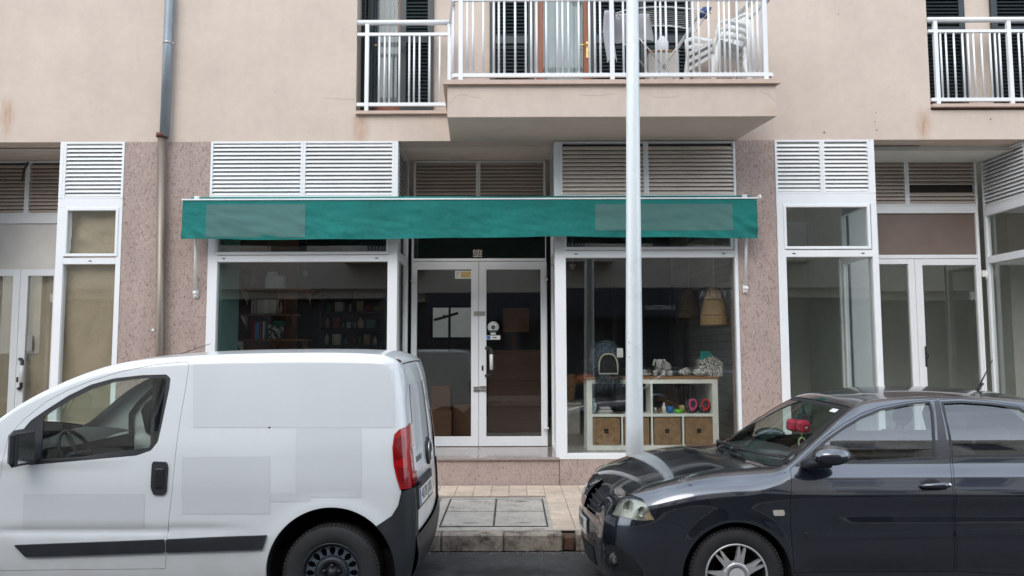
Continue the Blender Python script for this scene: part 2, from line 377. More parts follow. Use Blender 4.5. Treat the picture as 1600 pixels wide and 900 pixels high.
# ================================================================ THE BUILDING
ZW = PZ(220, Y0); YR = 10.17; YB = 9.45; ZL = PZ(174, Y0); ZTOP = 9.5
zf = lambda py: PZ(py, Y0); xf_ = lambda px: PX(px, Y0, 300)
ZS = zf(718)            # sill line on the facade
ZF = PZ(698, YR)        # shop floor / door bottom
B = thing('apartment_building', 'pinkish beige apartment building with shopfronts at street level and white railed balconies above', 'building', (0, Y0+2, ZP))
XL, XR = -9.5, 9.5
xA, xB_, xC = PX(557,Y0,110), PX(1153,Y0,110), PX(1451,Y0,100); xD = xC+2.6
mb = MB()
mb.box(XL, xA, Y0, Y0+.3, ZW, ZTOP); mb.box(xA, xB_, Y0+.002, Y0+.25, ZW+.001, ZL-.04); mb.box(xB_, xC, Y0, Y0+.3, ZW, ZTOP)
mb.box(xC, xD, Y0+.002, Y0+.25, ZW+.001, ZL-.0); mb.box(xD, XR, Y0, Y0+.3, ZW, ZTOP)
mb.box(xA, xB_, Y0+.002, Y0+.25, 7.1, ZTOP); mb.box(xC, xD, Y0+.002, Y0+.25, 7.1, ZTOP)
obj('upper_wall', mb, wallm, B)
# recessed balcony walls with door openings
def doorwall(x0, x1, ops, z0, z1, ztop):
    mb = MB(); x = x0
    for a, b in ops: mb.box(x, a, YB, YB+.2, z0, ztop); mb.box(a, b, YB, YB+.2, z1, ztop-.001); x = b
    mb.box(x, x1, YB, YB+.2, z0, ztop); return obj('balcony_wall', mb, wallm, B)
pb = lambda px: PX(px, YB, 90)
ZD = ZL-.03
fo = (pb(583), pb(626)); mo = (pb(839), pb(922)); 
ro = (pb(1400), pb(1455)); rr2 = (pb(1600), pb(1650))
doorwall(xA-.1, xB_+.1, [(pb(570), pb(632)), (pb(838), pb(924))], ZD, 6.85, 7.3)
doorwall(xC-.1, xD+.1, [(pb(1603), pb(1690))], ZD, 6.85, 7.3)
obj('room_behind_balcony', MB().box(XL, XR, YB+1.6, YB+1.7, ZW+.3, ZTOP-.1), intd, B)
mb = MB(); mb.box(XL, XR, Y0+.26, 14.75, ZW+.0, ZW+.28); obj('floor_slab', mb, soffm, B)
mb = MB(); mb.box(XL, XR, YB+.2, YB+1.6, ZW+.281, ZW+.30); obj('upper_floor', mb, flooru, B)
mb = MB(); mb.box(XL, XR, Y0+.26, 14.75, ZTOP-.3, ZTOP-.001); obj('roof_slab', mb, soffm, B)
mb = MB(); mb.box(xA, xB_, Y0-.05, YB-.001, ZL-.038, ZL); mb.box(xA+.001, xB_, Y0+.251, YB-.002, ZL-.3, ZL-.04); o = obj('balcony_coping', mb, copem, B)
mb = MB(); z1 = PZ(164,Y0,1500); mb.box(xC, xD, Y0-.05, YB-.001, z1-.035, z1+.003); o = obj('balcony_coping', mb, copem, B)
# projecting balcony slab (trapezoid in plan)
YF = 8.23
fl, fr_, bl, br = PX(699,YF,160), PX(1213,YF,160), PX(704,Y0,228), PX(1150,Y0,220)
zb = ZW; zt = PZ(133, YF); zc = PZ(127, YF)
mb = MB(); mb.prism([(fl,YF),(fr_,YF),(br,Y0-.001),(bl,Y0-.001)], zb, zt); slab = obj('balcony_slab', mb, wallm, B)
mb = MB(); e = .045
mb.prism([(fl-e,YF-e),(fr_+e,YF-e),(br+e,Y0-.052),(bl-e,Y0-.052)], zt, zc+.003); obj('balcony_coping', mb, copem, B)
# groove band on the underside
mb = MB(); g = .12
def band(a, b, w=.012):
    a = Vector(a); b = Vector(b); d = (b-a).normalized(); nn = Vector((-d.y,d.x))*w
    return [tuple(a-nn), tuple(b-nn), tuple(b+nn), tuple(a+nn)]
q = [(fl+g,Y0-.01),(fl+g,YF+g),(fr_-g-.03,YF+g),(br-g,Y0-.01)]
for a,b in zip(q[:-1], q[1:]): mb.prism(band(a,b,.006), zb-.006, zb-.0005)
obj('drip_edge', mb, soffm, slab)
mb = MB(); mb.prism([(fl+.004,YF+.004),(fr_-.006,YF+.004),(br-.004,Y0-.004),(bl+.004,Y0-.004)], zb-.004, zb); obj('slab_underside', mb, soffm, slab)

# hairline cracks and small dark spots in the plaster
def crack(pts, Y, parent):
    mb = MB(); q = [P(x,y,Y) for x,y in pts]; l = []
    for a,b in zip(q[:-1],q[1:]):
        for k in range(6): c = a.lerp(b,k/6); l.append((c.x+random.uniform(-.004,.004), c.z+random.uniform(-.006,.006)))
    l.append((q[-1].x,q[-1].z))
    for a,b in zip(l[:-1],l[1:]): mb.prism(band(a,b,.0016), Y-.0012, Y+.001, 'y')
    obj('plaster_crack', mb, M('crack_grey',(.36,.30,.25),.9) if 'crack_grey' not in bpy.data.materials else bpy.data.materials['crack_grey'], parent)
crack([(701,163),(712,151),(724,147),(740,152),(752,153)], YF, slab); crack([(1188,143),(1200,148),(1212,158)], YF, slab); crack([(1020,151),(1042,153),(1060,150)], YF, slab)
crack([(505,153),(530,154),(555,156)], Y0, B); crack([(905,148),(930,150),(962,146)], YF, slab)
for px, py, r_ in ((1369,176,.008),(1394,153,.006),(1399,141,.004),(1370,203,.012),(1390,137,.005),(1310,22,.008),(1288,207,.015),(1548,186,.010),(1367,190,.010),(1270,196,.006),(760,162,.004),(430,143,.005),(128,121,.005)):
    c = P(px,py,Y0 if not 700<px<1210 else YF); mb = MB(); mb.lathe([(r_,0),(r_*.7,.0015)], (c.x,c.y-.0005,c.z),'y',8); obj('wall_spot', mb, M('spot_grey',(.30,.24,.20),.9) if 'spot_grey' not in bpy.data.materials else bpy.data.materials['spot_grey'], B)
# ---- railings
def railing(pts, dens, zh, zm, zb_, posts, bals, label):
    """pts: plan points of the run; posts/bals: list of plan (x,y)"""
    mb = MB(); mb.tube([(x,y,zh) for x,y in pts], .033, 12); rl = obj('balcony_railing', mb, alum, B); rl['label'] = label
    mb = MB()
    for (a,b) in zip(pts[:-1], pts[1:]): mb.prism(band(a,b,.017), zm-.018, zm+.018)
    obj('mid_rail', mb, alum, rl)
    mb = MB()
    for (a,b) in zip(pts[:-1], pts[1:]): mb.prism(band(a,b,.02), zb_-.02, zb_+.02)
    obj('bottom_rail', mb, alum, rl)
    pm = MB(); pm.cbox(-.024,.024,-.024,.024, 0, zh-zb_+.09, .003); pmesh = meshof('post', pm, alum)
    bm_ = MB(); bm_.tube([(0,0,0),(0,0,zm-zb_-.03)], .0125, 8); bmesh_ = meshof('baluster', bm_, alum)
    for x,y in posts: inst('post', pmesh, (x,y,zb_-.09), rl)
    for x,y in bals: inst('baluster', bmesh_, (x,y,zb_+.015), rl)
    return rl
zH, zM, zBt = PZ(35,Y0), PZ(53.5,Y0), PZ(163,Y0)
rx = lambda px, py=100: PX(px, Y0-.0, py)
yr = Y0-.0+.0
railing([(rx(557)+.01,yr),(rx(708),yr)], 0, zH, zM, zBt, [(rx(573.5),yr),(rx(702.5),yr)],
        [(rx(p),yr) for p in (592.5,601,608.5,624,639.5,647,655.5,671,687)], 'short white railing of the narrow balcony left of the projecting one')
yg = Y0; zo = PZ(45,Y0)-PZ(53,Y0)
railing([(rx(1452),yg),(rx(1452)+2.55,yg)], 0, PZ(31,Y0,1500), PZ(49,Y0,1500), PZ(156,Y0,1500), [(rx(p),yg) for p in (1463,1578,1690)],
        [(rx(p),yg) for p in (1471,1479.5,1492,1505.5,1514,1522.5,1535,1548.5,1556.5,1563.5,1593.5,1602,1610,1623,1637,1645,1653,1668)], 'white railing of the recessed balcony at the right edge')
yf = YF+.03; bx = lambda px: PX(px, yf, 60); zBm = PZ(118, yf)
cl, cr = bx(709), bx(1204)
bal = [730,739,755,771.5,779.5,788,805,821.5,830,838.5,853.5,871,879,888,904.5,921,929.5,938,974,986,1008,1025,1032.5,1041,1057,1074,1083,1092,1107.5,1124,1132,1140,1152,1168,1176,1184]
yw = Y0-.02; sl, sr = PX(704,yw), PX(1155,yw)
lerp = lambda a,b,t: (a[0]+(b[0]-a[0])*t, a[1]+(b[1]-a[1])*t)
sideR = [lerp((cr,yf),(sr,yw),t) for t in (.1,.2,.3,.42,.54,.64,.74,.86)]
sideL = [lerp((cl,yf),(sl,yw),t) for t in (.12,.25,.38,.5,.62,.75,.88)]
railing([(sl,yw),(cl,yf),(cr,yf),(sr,yw)], 0, zH, zM, zBm, [(bx(720),yf),(bx(956),yf),(bx(1195),yf),(sr,yw-.03)], [(bx(p),yf) for p in bal]+sideR+sideL, 'long white railing of the projecting balcony')

# ---- shutters and balcony doors
def shutter(x0, x1, y, z0, z1, label=None, rot=0, midz=None):
    """louvred shutter leaf hinged at x0; local u along width"""
    W = x1-x0; base = Matrix.Translation((x0,y,0)) @ Matrix.Rotation(rot,4,'Z')
    mb = MB(base); s = .075
    mb.cbox(0,s,0,.045,z0,z1,.003); mb.cbox(W-s,W,0,.045,z0,z1,.003); mb.box(s,W-s,.002,.043,z0,z0+.13); mb.box(s,W-s,.002,.043,z1-.1,z1)
    mz = midz if midz else z0+1.0
    mb.box(s,W-s,.002,.043,mz-.05,mz+.05); mb.box(s,W-s,.036,.04,z0+.13,z1-.1)
    sh = obj('shutter', mb, shutm, B)
    if label: sh['label'] = label
    sm = MB();  sm.prism([(0,0),(.006,-.002),(.034,.036),(.030,.04)], 0, W-2*s-.002, 'x'); me = meshof('slat', sm, shutm)
    z = z0+.14
    while z < min(z1-.15, 6.9):
        if not (mz-.09 < z < mz+.05):
            o = inst('slat', me, base @ Vector((s+.001,.003,z)), sh); o.rotation_euler = (0,0,rot)
        z += .046
    return sh
ys = YB-.05; z0s, z1s = ZL-.01, 6.83
shutter(PX(625,ys,90), PX(677,ys,90), ys, z0s, z1s, 'dark green shutter leaf folded flat on the wall', midz=PZ(60,ys))
shutter(pb(564), pb(564)+.19, ys+.045, z0s, z1s, 'narrow dark green shutter leaf standing half open', rot=R(-35), midz=PZ(60,ys))
shutter(PX(765,ys,60), PX(765,ys,60)+.56, ys, z0s, z1s, 'left dark green shutter leaf behind the long railing')
shutter(PX(923,ys,60), PX(1000,ys,60), ys, z0s, z1s, 'dark green shutter leaf behind the clothes airer')
shutter(PX(1001,ys,60), PX(1080,ys,60), ys, z0s, z1s, 'dark green shutter leaf right of the lamp post')
shutter(PX(1430,ys,90), PX(1511,ys,90), ys, z0s-.06, z1s, 'dark green shutter leaf at the left end of the right balcony', midz=PZ(48,ys,1500))
shutter(PX(1553,ys,90), PX(1634,ys,90), ys, z0s-.06, z1s, 'dark green shutter leaf at the right edge of the view', midz=PZ(48,ys,1500))
def bdoor(x0, x1, side, label):
    mb = MB(); s = .085; y = YB+.06; zb0 = ZD+.02
    mb.cbox(x0,x0+s,y,y+.06,zb0,6.84,.004); mb.cbox(x1-s,x1,y,y+.06,zb0,6.84,.004); mb.box(x0+s,x1-s,y+.003,y+.057,zb0,zb0+.2); mb.box(x0+s,x1-s,y+.003,y+.057,6.72,6.84)
    d = obj('balcony_door', mb, woodm, B); d['label'] = label
    obj('pane', MB().box(x0+s,x1-s,y+.03,y+.034,zb0+.2,6.72), frost, d)
    mb = MB(); W = x1-x0-2*s; mb.grid(lambda u,v: (x0+s+u*W, y+.12+.018*math.sin(u*40)+.01*math.sin(u*17+v*3), zb0+.1+v*2), 60, 2); obj('curtain', mb, curtm, d)
    hx = x1-s/2 if side else x0+s/2; hz = PZ(57,Y0)
    mb = MB(); mb.cbox(hx-.017,hx+.017,y-.012,y-.001,hz-.16,hz+.06,.004); mb.tube([(hx,y-.012,hz),(hx,y-.05,hz),(hx-(.12 if side else -.12),y-.05,hz-.003)],.009,8); mb.lathe([(.008,0),(.008,.004)],(hx,y-.013,hz-.09),'y',10)
    obj('handle', mb, brass, d)
    return d
bdoor(pb(838)+.003, pb(924)-.003, 1, 'brown wooden balcony door with brass handle and net curtain'); 
bdoor(pb(570)+.003, pb(632)-.003, 0, 'brown wooden balcony door ajar behind the short railing')
bdoor(pb(1603)+.003, pb(1690)-.003, 1, 'brown wooden balcony door of the right balcony')

# ---- louvres, frames, windows
slat_cache = {}
def louvre(o, rz, w, z0, z1, ymat=alumw, missing=(), label=None, fw=.03, pitch=.05, divs=(0,)):
    """o: plan origin (left end seen from outside), rz: direction; w: width; z-range"""
    X = Matrix.Translation((o[0],o[1],0)) @ Matrix.Rotation(rz,4,'Z')
    mb = MB(X); mb.cbox(0,fw,0,.06,z0,z1,.003); mb.cbox(w-fw,w,0,.06,z0,z1,.003); mb.cbox(fw,w-fw,.001,.059,z0,z0+fw*.8,.003); mb.cbox(fw,w-fw,.001,.059,z1-fw*.8,z1,.003)
    lp = obj('louvre_panel', mb, alum, B)
    if label: lp['label'] = label
    obj('backing', MB(X).box(fw,w-fw,.062,.066,z0+.01,z1-.01), darkm, lp)
    key = (round(w,3), ymat.name)
    if key not in slat_cache:
        s = MB(); s.prism([(.004,.003),(.004,-.008),(.006,-.008),(.007,.0),(.040,.041),(.038,.043)], fw+.001, w-fw-.001, 'x'); slat_cache[key] = meshof('slat', s, ymat)
    z = z0+fw*.8+.012; k = 0
    while z < z1-fw*.8-.03:
        if k not in missing: inst('slat', slat_cache[key], (o[0],o[1],z), lp, (0,0,rz))
        z += pitch; k += 1
    return lp
def frame(parent, name, X, u0, u1, z0, z1, w, d0, d1, mat=None, c=.004, wb=None, wt=None):
    mb = MB(X); wb = w if wb is None else wb; wt = w if wt is None else wt
    mb.cbox(u0,u0+w,d0,d1,z0,z1,c); mb.cbox(u1-w,u1,d0,d1,z0,z1,c); mb.cbox(u0+w-c,u1-w+c,d0+.001,d1-.001,z0,z0+wb,c); mb.cbox(u0+w-c,u1-w+c,d0+.001,d1-.001,z1-wt,z1,c)
    return obj(name, mb, mat or alum, parent)
def paneof(parent, X, u0, u1, z0, z1, d, mat=None): return obj('pane', MB(X).box(u0,u1,d,d+.006,z0,z1), mat or glass, parent)
def window(x0, x1, hop, ztr0, ztr1, gx0, gx1, zlt, zbeam, label, Y=Y0-.012, hopout=None, screws=()):
    """frame of one shop window at plan depth Y: stiles, beam under the louvres, hopper above, main pane below"""
    X = None; mb = MB(); zt = ZW-.002; zs = ZS
    mb.cbox(x0,gx0,Y,Y+.09,zs,zbeam,.004); mb.cbox(gx1,x1,Y,Y+.09,zs,zbeam,.004)
    mb.cbox(gx0-.003,gx1+.003,Y+.002,Y+.088,zs,zs+.07,.004); mb.cbox(gx0-.003,gx1+.003,Y+.002,Y+.088,ztr0,ztr1,.004)
    mb.cbox(x0,x1,Y+.001,Y+.09,zbeam,zlt,.004)
    wd = obj('shop_window', mb, alum, B); wd['label'] = label
    paneof(wd, None, gx0, gx1, zs+.07, ztr0, Y+.04)
    hx0, hx1, hz0, hz1 = hop
    f = frame(wd, 'hopper_frame', None, hx0, hx1, hz0, hz1, .035, Y-.012, Y+.05)
    paneof(wd, None, hx0+.035, hx1-.035, hz0+.035, hz1-.035, Y+.02)
    for s in screws: obj('drain_cover', MB().cbox(s-.018,s+.018,Y-.004,Y+.003,(ztr0+ztr1)/2-.006,(ztr0+ztr1)/2+.006,.002), blackp, wd)
    return wd
x_ = xf_
# window A (left, papered)
Yw = Y0-.012
window(x_(92), x_(193), (x_(104), x_(188), zf(399), zf(323)), zf(411), zf(401), x_(104), x_(185), zf(309), zf(323), 'narrow left shop window papered over from inside', screws=(x_(146),))
obj('corner_post', MB().cbox(x_(92),x_(98)-.001,Yw,Yw+.06,zf(309)+.001,ZW-.002,.004), alum, B)
louvre((x_(98),Yw),0,x_(193)-x_(98),zf(309),ZW-.002,label='single white louvre panel above the papered window')
window(x_(328), x_(622), (x_(336), x_(609), zf(397), zf(322)), zf(408), zf(398), x_(343), x_(607), zf(308), zf(322), 'wide shop window left of the entrance', screws=(x_(353), x_(590)))
louvre((x_(328),Yw),0,x_(473)-x_(328),zf(308),ZW-.002,label='louvre panel above the left end of the awning'); obj('corner_post', MB().cbox(x_(616),x_(622),Yw,Yw+.06,zf(308)+.001,ZW-.002,.004), alum, B)
louvre((x_(473)+.001,Yw),0,x_(616)-.001-x_(473),zf(308),ZW-.002,label='second louvre panel above the awning, left of the entrance')
window(x_(866), x_(1150), (x_(880), x_(1143), zf(391), zf(322)), zf(403), zf(392), x_(883), x_(1145), zf(308), zf(322), 'shop window with the white shelf unit behind it', screws=(x_(899), x_(1128)))
obj('corner_post', MB().cbox(x_(866),x_(875),Yw,Yw+.06,zf(308)+.001,ZW-.012,.004), alum, B)
louvre((x_(875)+.001,Yw),0,x_(1010)-x_(875)-.001,zf(308),ZW-.012,alum_warm_shade,label='shaded louvre panel right of the entrance'); louvre((x_(1010)+.001,Yw),0,x_(1150)-x_(1010),zf(308),ZW-.012,alum_warm_shade,label='shaded louvre panel beside the right granite pillar')
window(x_(1212), x_(1368), (x_(1222), x_(1357), zf(391), zf(321)), zf(403), zf(392), x_(1225), x_(1359), zf(304), zf(321), 'right shop window with an empty room behind', screws=(x_(1237), x_(1344)))
louvre((x_(1212),Yw),0,x_(1286)-x_(1212),zf(304),ZW-.002,label='left white louvre panel above the right shop window'); obj('corner_post', MB().cbox(x_(1361),x_(1368),Yw,Yw+.06,zf(304)+.001,ZW-.002,.004), alum, B)
louvre((x_(1286)+.001,Yw),0,x_(1361)-.001-x_(1286),zf(304),ZW-.002,label='right white louvre panel above the right shop window')
# corner posts between fronts and returns
def returnwall(xr, Ya, Yb_, face, label=None):
    """glazed return of a recess; face=+1 when it faces +x"""
    w = Yb_-Ya
    if face > 0: X = Matrix.Translation((xr,Ya,0)) @ Matrix.Rotation(PI/2,4,'Z'); o = (xr,Ya); rz = PI/2
    else: X = Matrix.Translation((xr,Yb_,0)) @ Matrix.Rotation(-PI/2,4,'Z'); o = (xr,Yb_); rz = -PI/2
    f = frame(B, 'return_window', X, 0, w, ZF-.03, zf(308)-.001, .055, 0, .06, wb=.07, wt=.10)
    if label: f['label'] = label
    mb = MB(X); mb.cbox(.052,w-.052,.001,.059,zf(402),zf(390),.004); obj('transom', mb, alum, f)
    paneof(f, X, .055, w-.055, ZF+.04, zf(402), .03); paneof(f, X, .055, w-.055, zf(390), zf(308)-.1, .03)
    louvre(o, rz, w, zf(308), ZW-.004)
    return f
returnwall(x_(622)-.0, Y0+.08, YR, 1, 'narrow glazed return left of the entrance doors'); returnwall(x_(866)+.0, Y0+.08, YR, -1, 'narrow glazed return right of the entrance doors')
YE = 10.1
returnwall(x_(1368), Y0+.08, YE, 1); returnwall(x_(92), Y0+.08, YE, -1); xS = PX(1606,Y0,300)
rw = returnwall(xS, Y0+.0, YE, -1, 'glazed side of the recess at the right edge')
# granite pillars and plinths
for a, b in ((x_(193),x_(328)),(x_(1150),x_(1212))):
    obj('granite_pillar', MB().cbox(a+.003,b-.003,Y0-.006,Y0+.35,ZP-.02,ZW-.001,.004), granm, B)
for a, b in ((XL,x_(-160)),(xS+1.6,XR)): obj('granite_pillar', MB().box(a,b,Y0,Y0+.3,ZP-.02,ZW-.001), granm, B)
for a, b in ((x_(92),x_(193)),(x_(328),x_(622)),(x_(866)+.04,x_(1150)),(x_(1212),x_(1368)),(x_(-160),x_(-60))):
    obj('plinth', MB().cbox(a+.002,b-.002,Y0-.004,Y0+.3,ZP-.02,ZS-.001,.004), granm, B)
for a, b in ((xS,xS+1.6),):
    window(a, b, (a+.06,b-.06,zf(391),zf(321)), zf(403), zf(392), a+.08, b-.08, zf(304), zf(321), 'shop window beyond the right recess'); louvre((a,Yw),0,b-a,zf(304),ZW-.002)
    obj('plinth', MB().cbox(a+.002,b-.002,Y0-.004,Y0+.3,ZP-.02,ZS-.001,.004), granm, B)
a, b = x_(-160), x_(-60); window(a, b, (a+.06,b-.06,zf(391),zf(321)), zf(403), zf(392), a+.08, b-.08, zf(304), zf(321), 'shop window beyond the left recess')
louvre((a,Yw),0,b-a,zf(304),ZW-.002)
# entrance steps
def step(xa, xb, yb, label=None):
    zt_ = ZF; mb = MB(); mb.box(xa,xb,Y0+.012,yb,ZP-.02,zt_-.035); s = obj('door_step', mb, granm, B)
    if label: s['label'] = label
    mb = MB(); n_ = max(1,round((xb-xa)/.9)); w_ = (xb-xa)/n_
    for i in range(n_): obj('tread', MB().cbox(xa+i*w_+.001,xa+(i+1)*w_-.001,Y0-.02,yb,zt_-.034,zt_,.004), granp, s)
step(x_(622)+.002, x_(866)+.036, YR+.1, 'polished granite step in front of the glass doors'); step(x_(-60)+.002, x_(92)-.002, YE+.1); step(x_(1368)+.002, xS-.002, YE+.1)
# recess backs
def leaf(parent, x0, x1, z0, z1, Y, sl, sr, label, top=.10, bot=.13, gm=None):
    mb = MB(); mb.cbox(x0,x0+sl,Y,Y+.055,z0,z1,.004); mb.cbox(x1-sr,x1,Y,Y+.055,z0,z1,.004); mb.cbox(x0+sl-.004,x1-sr+.004,Y+.001,Y+.054,z0,z0+bot,.004); mb.cbox(x0+sl-.004,x1-sr+.004,Y+.001,Y+.054,z1-top,z1,.004)
    d = obj('door', mb, alum, parent); d['label'] = label
    obj('pane', MB().box(x0+sl,x1-sr,Y+.025,Y+.031,z0+bot,z1-top), gm or glass, d)
    return d
def dhandle(d, x, z0, z1, Y, s=1):
    mb = MB(); w = .075*s
    mb.tube([(x,Y,z1),(x+w*.6,Y-.03,z1),(x+w,Y-.05,z1-.02),(x+w,Y-.05,z0+.02),(x+w*.6,Y-.03,z0),(x,Y,z0)],.020,10); obj('handle', mb, blackp, d)
    mb = MB(); mb.tube([(x+w,Y-.05,z0+.08),(x+w,Y-.05,z1-.08)],.023,12); obj('handle_grip', mb, whitep, d)
r_ = lambda px: PX(px, YR); rz_ = lambda py: PZ(py, YR)
xl, xr = x_(622), x_(866)
mb = MB(); mb.cbox(xl+.06,r_(643),YR,YR+.09,ZF,rz_(313),.004); mb.cbox(r_(853),xr-.06,YR,YR+.09,ZF,rz_(313),.004)
mb.cbox(r_(643)-.003,r_(853)+.003,YR+.002,YR+.088,rz_(408),rz_(403.5),.004); mb.cbox(r_(643)-.003,r_(853)+.003,YR+.002,YR+.088,rz_(322),rz_(313),.003)
ef = obj('entrance_frame', mb, alum, B)
paneof(ef, None, r_(643), r_(853), rz_(403.5), rz_(322), YR+.04)
louvre((xl+.06,YR),0,r_(747)-xl-.06,rz_(313),ZW-.004,alum_shade); louvre((r_(747)+.001,YR),0,xr-.06-r_(747)-.001,rz_(313),ZW-.004,alum_shade)
mb = MB(); 
obj('number_plate', MB().cbox(r_(739),r_(753.5),YR+.030,YR+.038,rz_(401),rz_(389.5),.002), M('number_plate_tan', (.45,.40,.32), .5), ef)
mb = MB(); text_mb(mb, '8B', .125, at(r_(746.2), YR+.029, rz_(395.2)), .0012, .2); obj('house_number', mb, inkm, ef)
zd0, zd1 = ZF+.006, rz_(408.5)
D1 = leaf(B, r_(643.5), r_(748)-.002, zd0, zd1, YR+.01, .062, .10, 'left glass door leaf with a small yellow sticker', top=.105, bot=.125)
D2 = leaf(B, r_(748)+.002, r_(855), zd0, zd1, YR+.01, .098, .085, 'right glass door leaf with black pull handle and stickers', top=.105, bot=.125)
dhandle(D2, r_(759), rz_(587), rz_(544), YR+.008)
obj('keyhole', MB().cbox(r_(754)-.012,r_(754)+.012,YR+.002,YR+.01,rz_(579),rz_(571),.002), blackp, D2)
obj('bolt', MB().cbox(r_(740),r_(758),YR-.004,YR+.01,rz_(493),rz_(486.5),.004), steelm, D1)
mb = MB(); mb.cbox(r_(740),r_(750),YR-.004,YR+.01,rz_(612),rz_(604),.003); mb.cbox(r_(750)+.002,r_(760),YR-.008,YR+.01,rz_(611),rz_(603),.003); mb.tube([(r_(745),YR-.012,rz_(608)),(r_(758),YR-.02,rz_(609))],.007,8); mb.ell((r_(758),YR-.02,rz_(609)),(.014,.014,.014)); obj('lock', mb, steelm, D2)
gy = YR+.033
mb = MB(); mb.box(r_(710.5),r_(736),gy-.004,gy,rz_(435),rz_(422.5)); s = obj('sticker', mb, stickw, D1)
mb = MB(); mb.box(r_(720),r_(735),gy-.006,gy-.0045,rz_(433),rz_(424)); obj('print', mb, sticky, s)
mb = MB()
for k in range(7): mb.ell((r_(712.5)+.012*(k%3)+.008, gy-.006, rz_(425+3*(k//3))), (.005,.001,.006), 6, 4)
obj('print', mb, M('ink_brown', (.25,.15,.06)), s)
cxs, czs = r_(770.5), rz_(511)
mb = MB(); mb.lathe([(.074,0),(.074,.002)], (cxs,gy-.002,czs), 'y', 32); s = obj('sticker', mb, stickw, D2)
mb = MB(); mb.prism([(cxs+.074*math.cos(a),czs+.074*math.sin(a)) for a in [PI+.55+ (PI-1.1)*i/10 for i in range(11)]], gy-.0055, gy-.005, 'y')
for k in range(11):
    a = -.2+ (PI+.4)*k/10; mb.box(cxs+.056*math.cos(a)-.005,cxs+.056*math.cos(a)+.005,gy-.006,gy-.005,czs+.056*math.sin(a)-.006,czs+.056*math.sin(a)+.006)
mb.lathe([(.03,0),(.03,.001)], (cxs,gy-.005,czs), 'y', 20); mb.prism([(cxs-.012,czs-.015),(cxs+.012,czs-.015),(cxs,czs+.022)],gy-.008,gy-.0065,'y'); obj('print', mb, M('print_green_grey', (.06,.12,.11)), s)
obj('sticker_tab', MB().cbox(cxs-.035,cxs+.035,gy-.003,gy,rz_(522.5),rz_(520),.001), stickw, D2)
mb = MB(); mb.box(r_(760),r_(781.5),gy-.004,gy,rz_(530.5),rz_(524)); s = obj('sticker', mb, stickw, D2)
mb = MB(); mb.box(r_(761),r_(766),gy-.006,gy-.0045,rz_(529.8),rz_(524.8)); obj('print', mb, stickb, s)
mb = MB(); mb.box(r_(769.5),r_(776),gy-.006,gy-.0045,rz_(528),rz_(526.5)); obj('print', mb, inkm, s)
for (hx, py) in ((xl+.075,438),(xr-.075,437),(xr-.075,669)):
    mb = MB()
    mb.cbox(hx-.035,hx+.035,YR-.03,YR-.001,rz_(py)-.012,rz_(py)+.012,.003); mb.tube([(hx,YR-.03,rz_(py)-.045),(hx,YR-.03,rz_(py)+.045)],.011,8); obj('hinge', mb, whitep, ef)
# right recess back
e_ = lambda px: PX(px, YE, 350); ez = lambda py: PZ(py, YE, 1450)
louvre((x_(1368)+.06,YE),0,e_(1420)-x_(1368)-.06,ez(321),ZW-.004,alum_shade); louvre((e_(1420)+.001,YE),0,e_(1530)-e_(1420),ez(321),ZW-.004,alum_shade,missing=(3,4),label='louvre panel with missing slats in the right recess')
mb = MB(); xa, xb = x_(1368)+.06, xS-.06
mb.cbox(xa,xb,YE+.001,YE+.09,ez(333),ez(321)-.001,.004); mb.cbox(xa,e_(1371.5),YE,YE+.09,ZF,ez(333),.004); mb.cbox(e_(1525),xb,YE,YE+.09,ZF,ez(333),.004); mb.cbox(e_(1371),e_(1526),YE+.002,YE+.088,ez(404),ez(398),.004)
ef2 = obj('entrance_frame', mb, alum, B); ef2['label'] = 'white entrance frame of the right recess'
obj('transom_panel', MB().box(e_(1371.5),e_(1525),YE+.03,YE+.04,ez(398),ez(333)), M('brown_panel', (.17,.125,.105), .35, var=.1), ef2)
L1 = leaf(B, e_(1310), e_(1427)-.002, ZF+.005, ez(404)-.002, YE+.01, .06, .085, 'left glass leaf of the right entrance', top=.07, gm=glass)
L2 = leaf(B, e_(1427)+.002, e_(1526), ZF+.005, ez(404)-.002, YE+.01, .10, .03, 'right glass leaf of the right entrance', top=.085, gm=glass)
mb = MB(); hx = e_(1438); mb.cbox(hx-.012,hx+.012,YE-.002,YE+.01,ez(573),ez(541),.003); mb.tube([(hx-.01,YE-.01,ez(545)),(hx+.012,YE-.03,ez(556)),(hx-.01,YE-.01,ez(563))],.008,8); obj('lock', mb, blackp, L2)
mb = MB(); hx = e_(1533); mb.cbox(hx-.03,hx+.03,YE-.03,YE-.001,ez(433),ez(423),.003); mb.tube([(hx+.02,YE-.03,ez(438)),(hx+.02,YE-.03,ez(424))],.014,8); obj('hinge', mb, whitep, ef2)
# left recess back
louvre((e_(-130),YE),0,e_(39)-e_(-130),ez(331),ZW-.004,alum_shade); louvre((e_(39)+.001,YE),0,x_(92)-.06-e_(39),ez(331),ZW-.004,alum_shade)
mb = MB(); xa, xb = e_(-130), x_(92)-.06
mb.cbox(xa,xb,YE+.001,YE+.09,ez(345),ez(331)-.001,.004); mb.cbox(xa,xa+.1,YE,YE+.09,ZF,ez(345),.004); mb.cbox(e_(89),xb,YE,YE+.09,ZF,ez(345),.004); 
ef3 = obj('entrance_frame', mb, alum, B); ef3['label'] = 'white entrance frame of the left recess'
obj('transom_panel', MB().box(xa+.1,e_(89),YE+.02,YE+.04,ez(416),ez(346)), M('pale_panel', (.62,.60,.57), .5, var=.06), ef3)
K1 = leaf(B, e_(-80), e_(35)-.002, ZF+.005, ez(416)-.002, YE+.01, .085, .095, 'left leaf of the papered door at the left edge', top=.09)
K2 = leaf(B, e_(35)+.002, e_(89), ZF+.005, ez(416)-.002, YE+.01, .10, .02, 'right leaf of the papered door with a pull handle', top=.09)
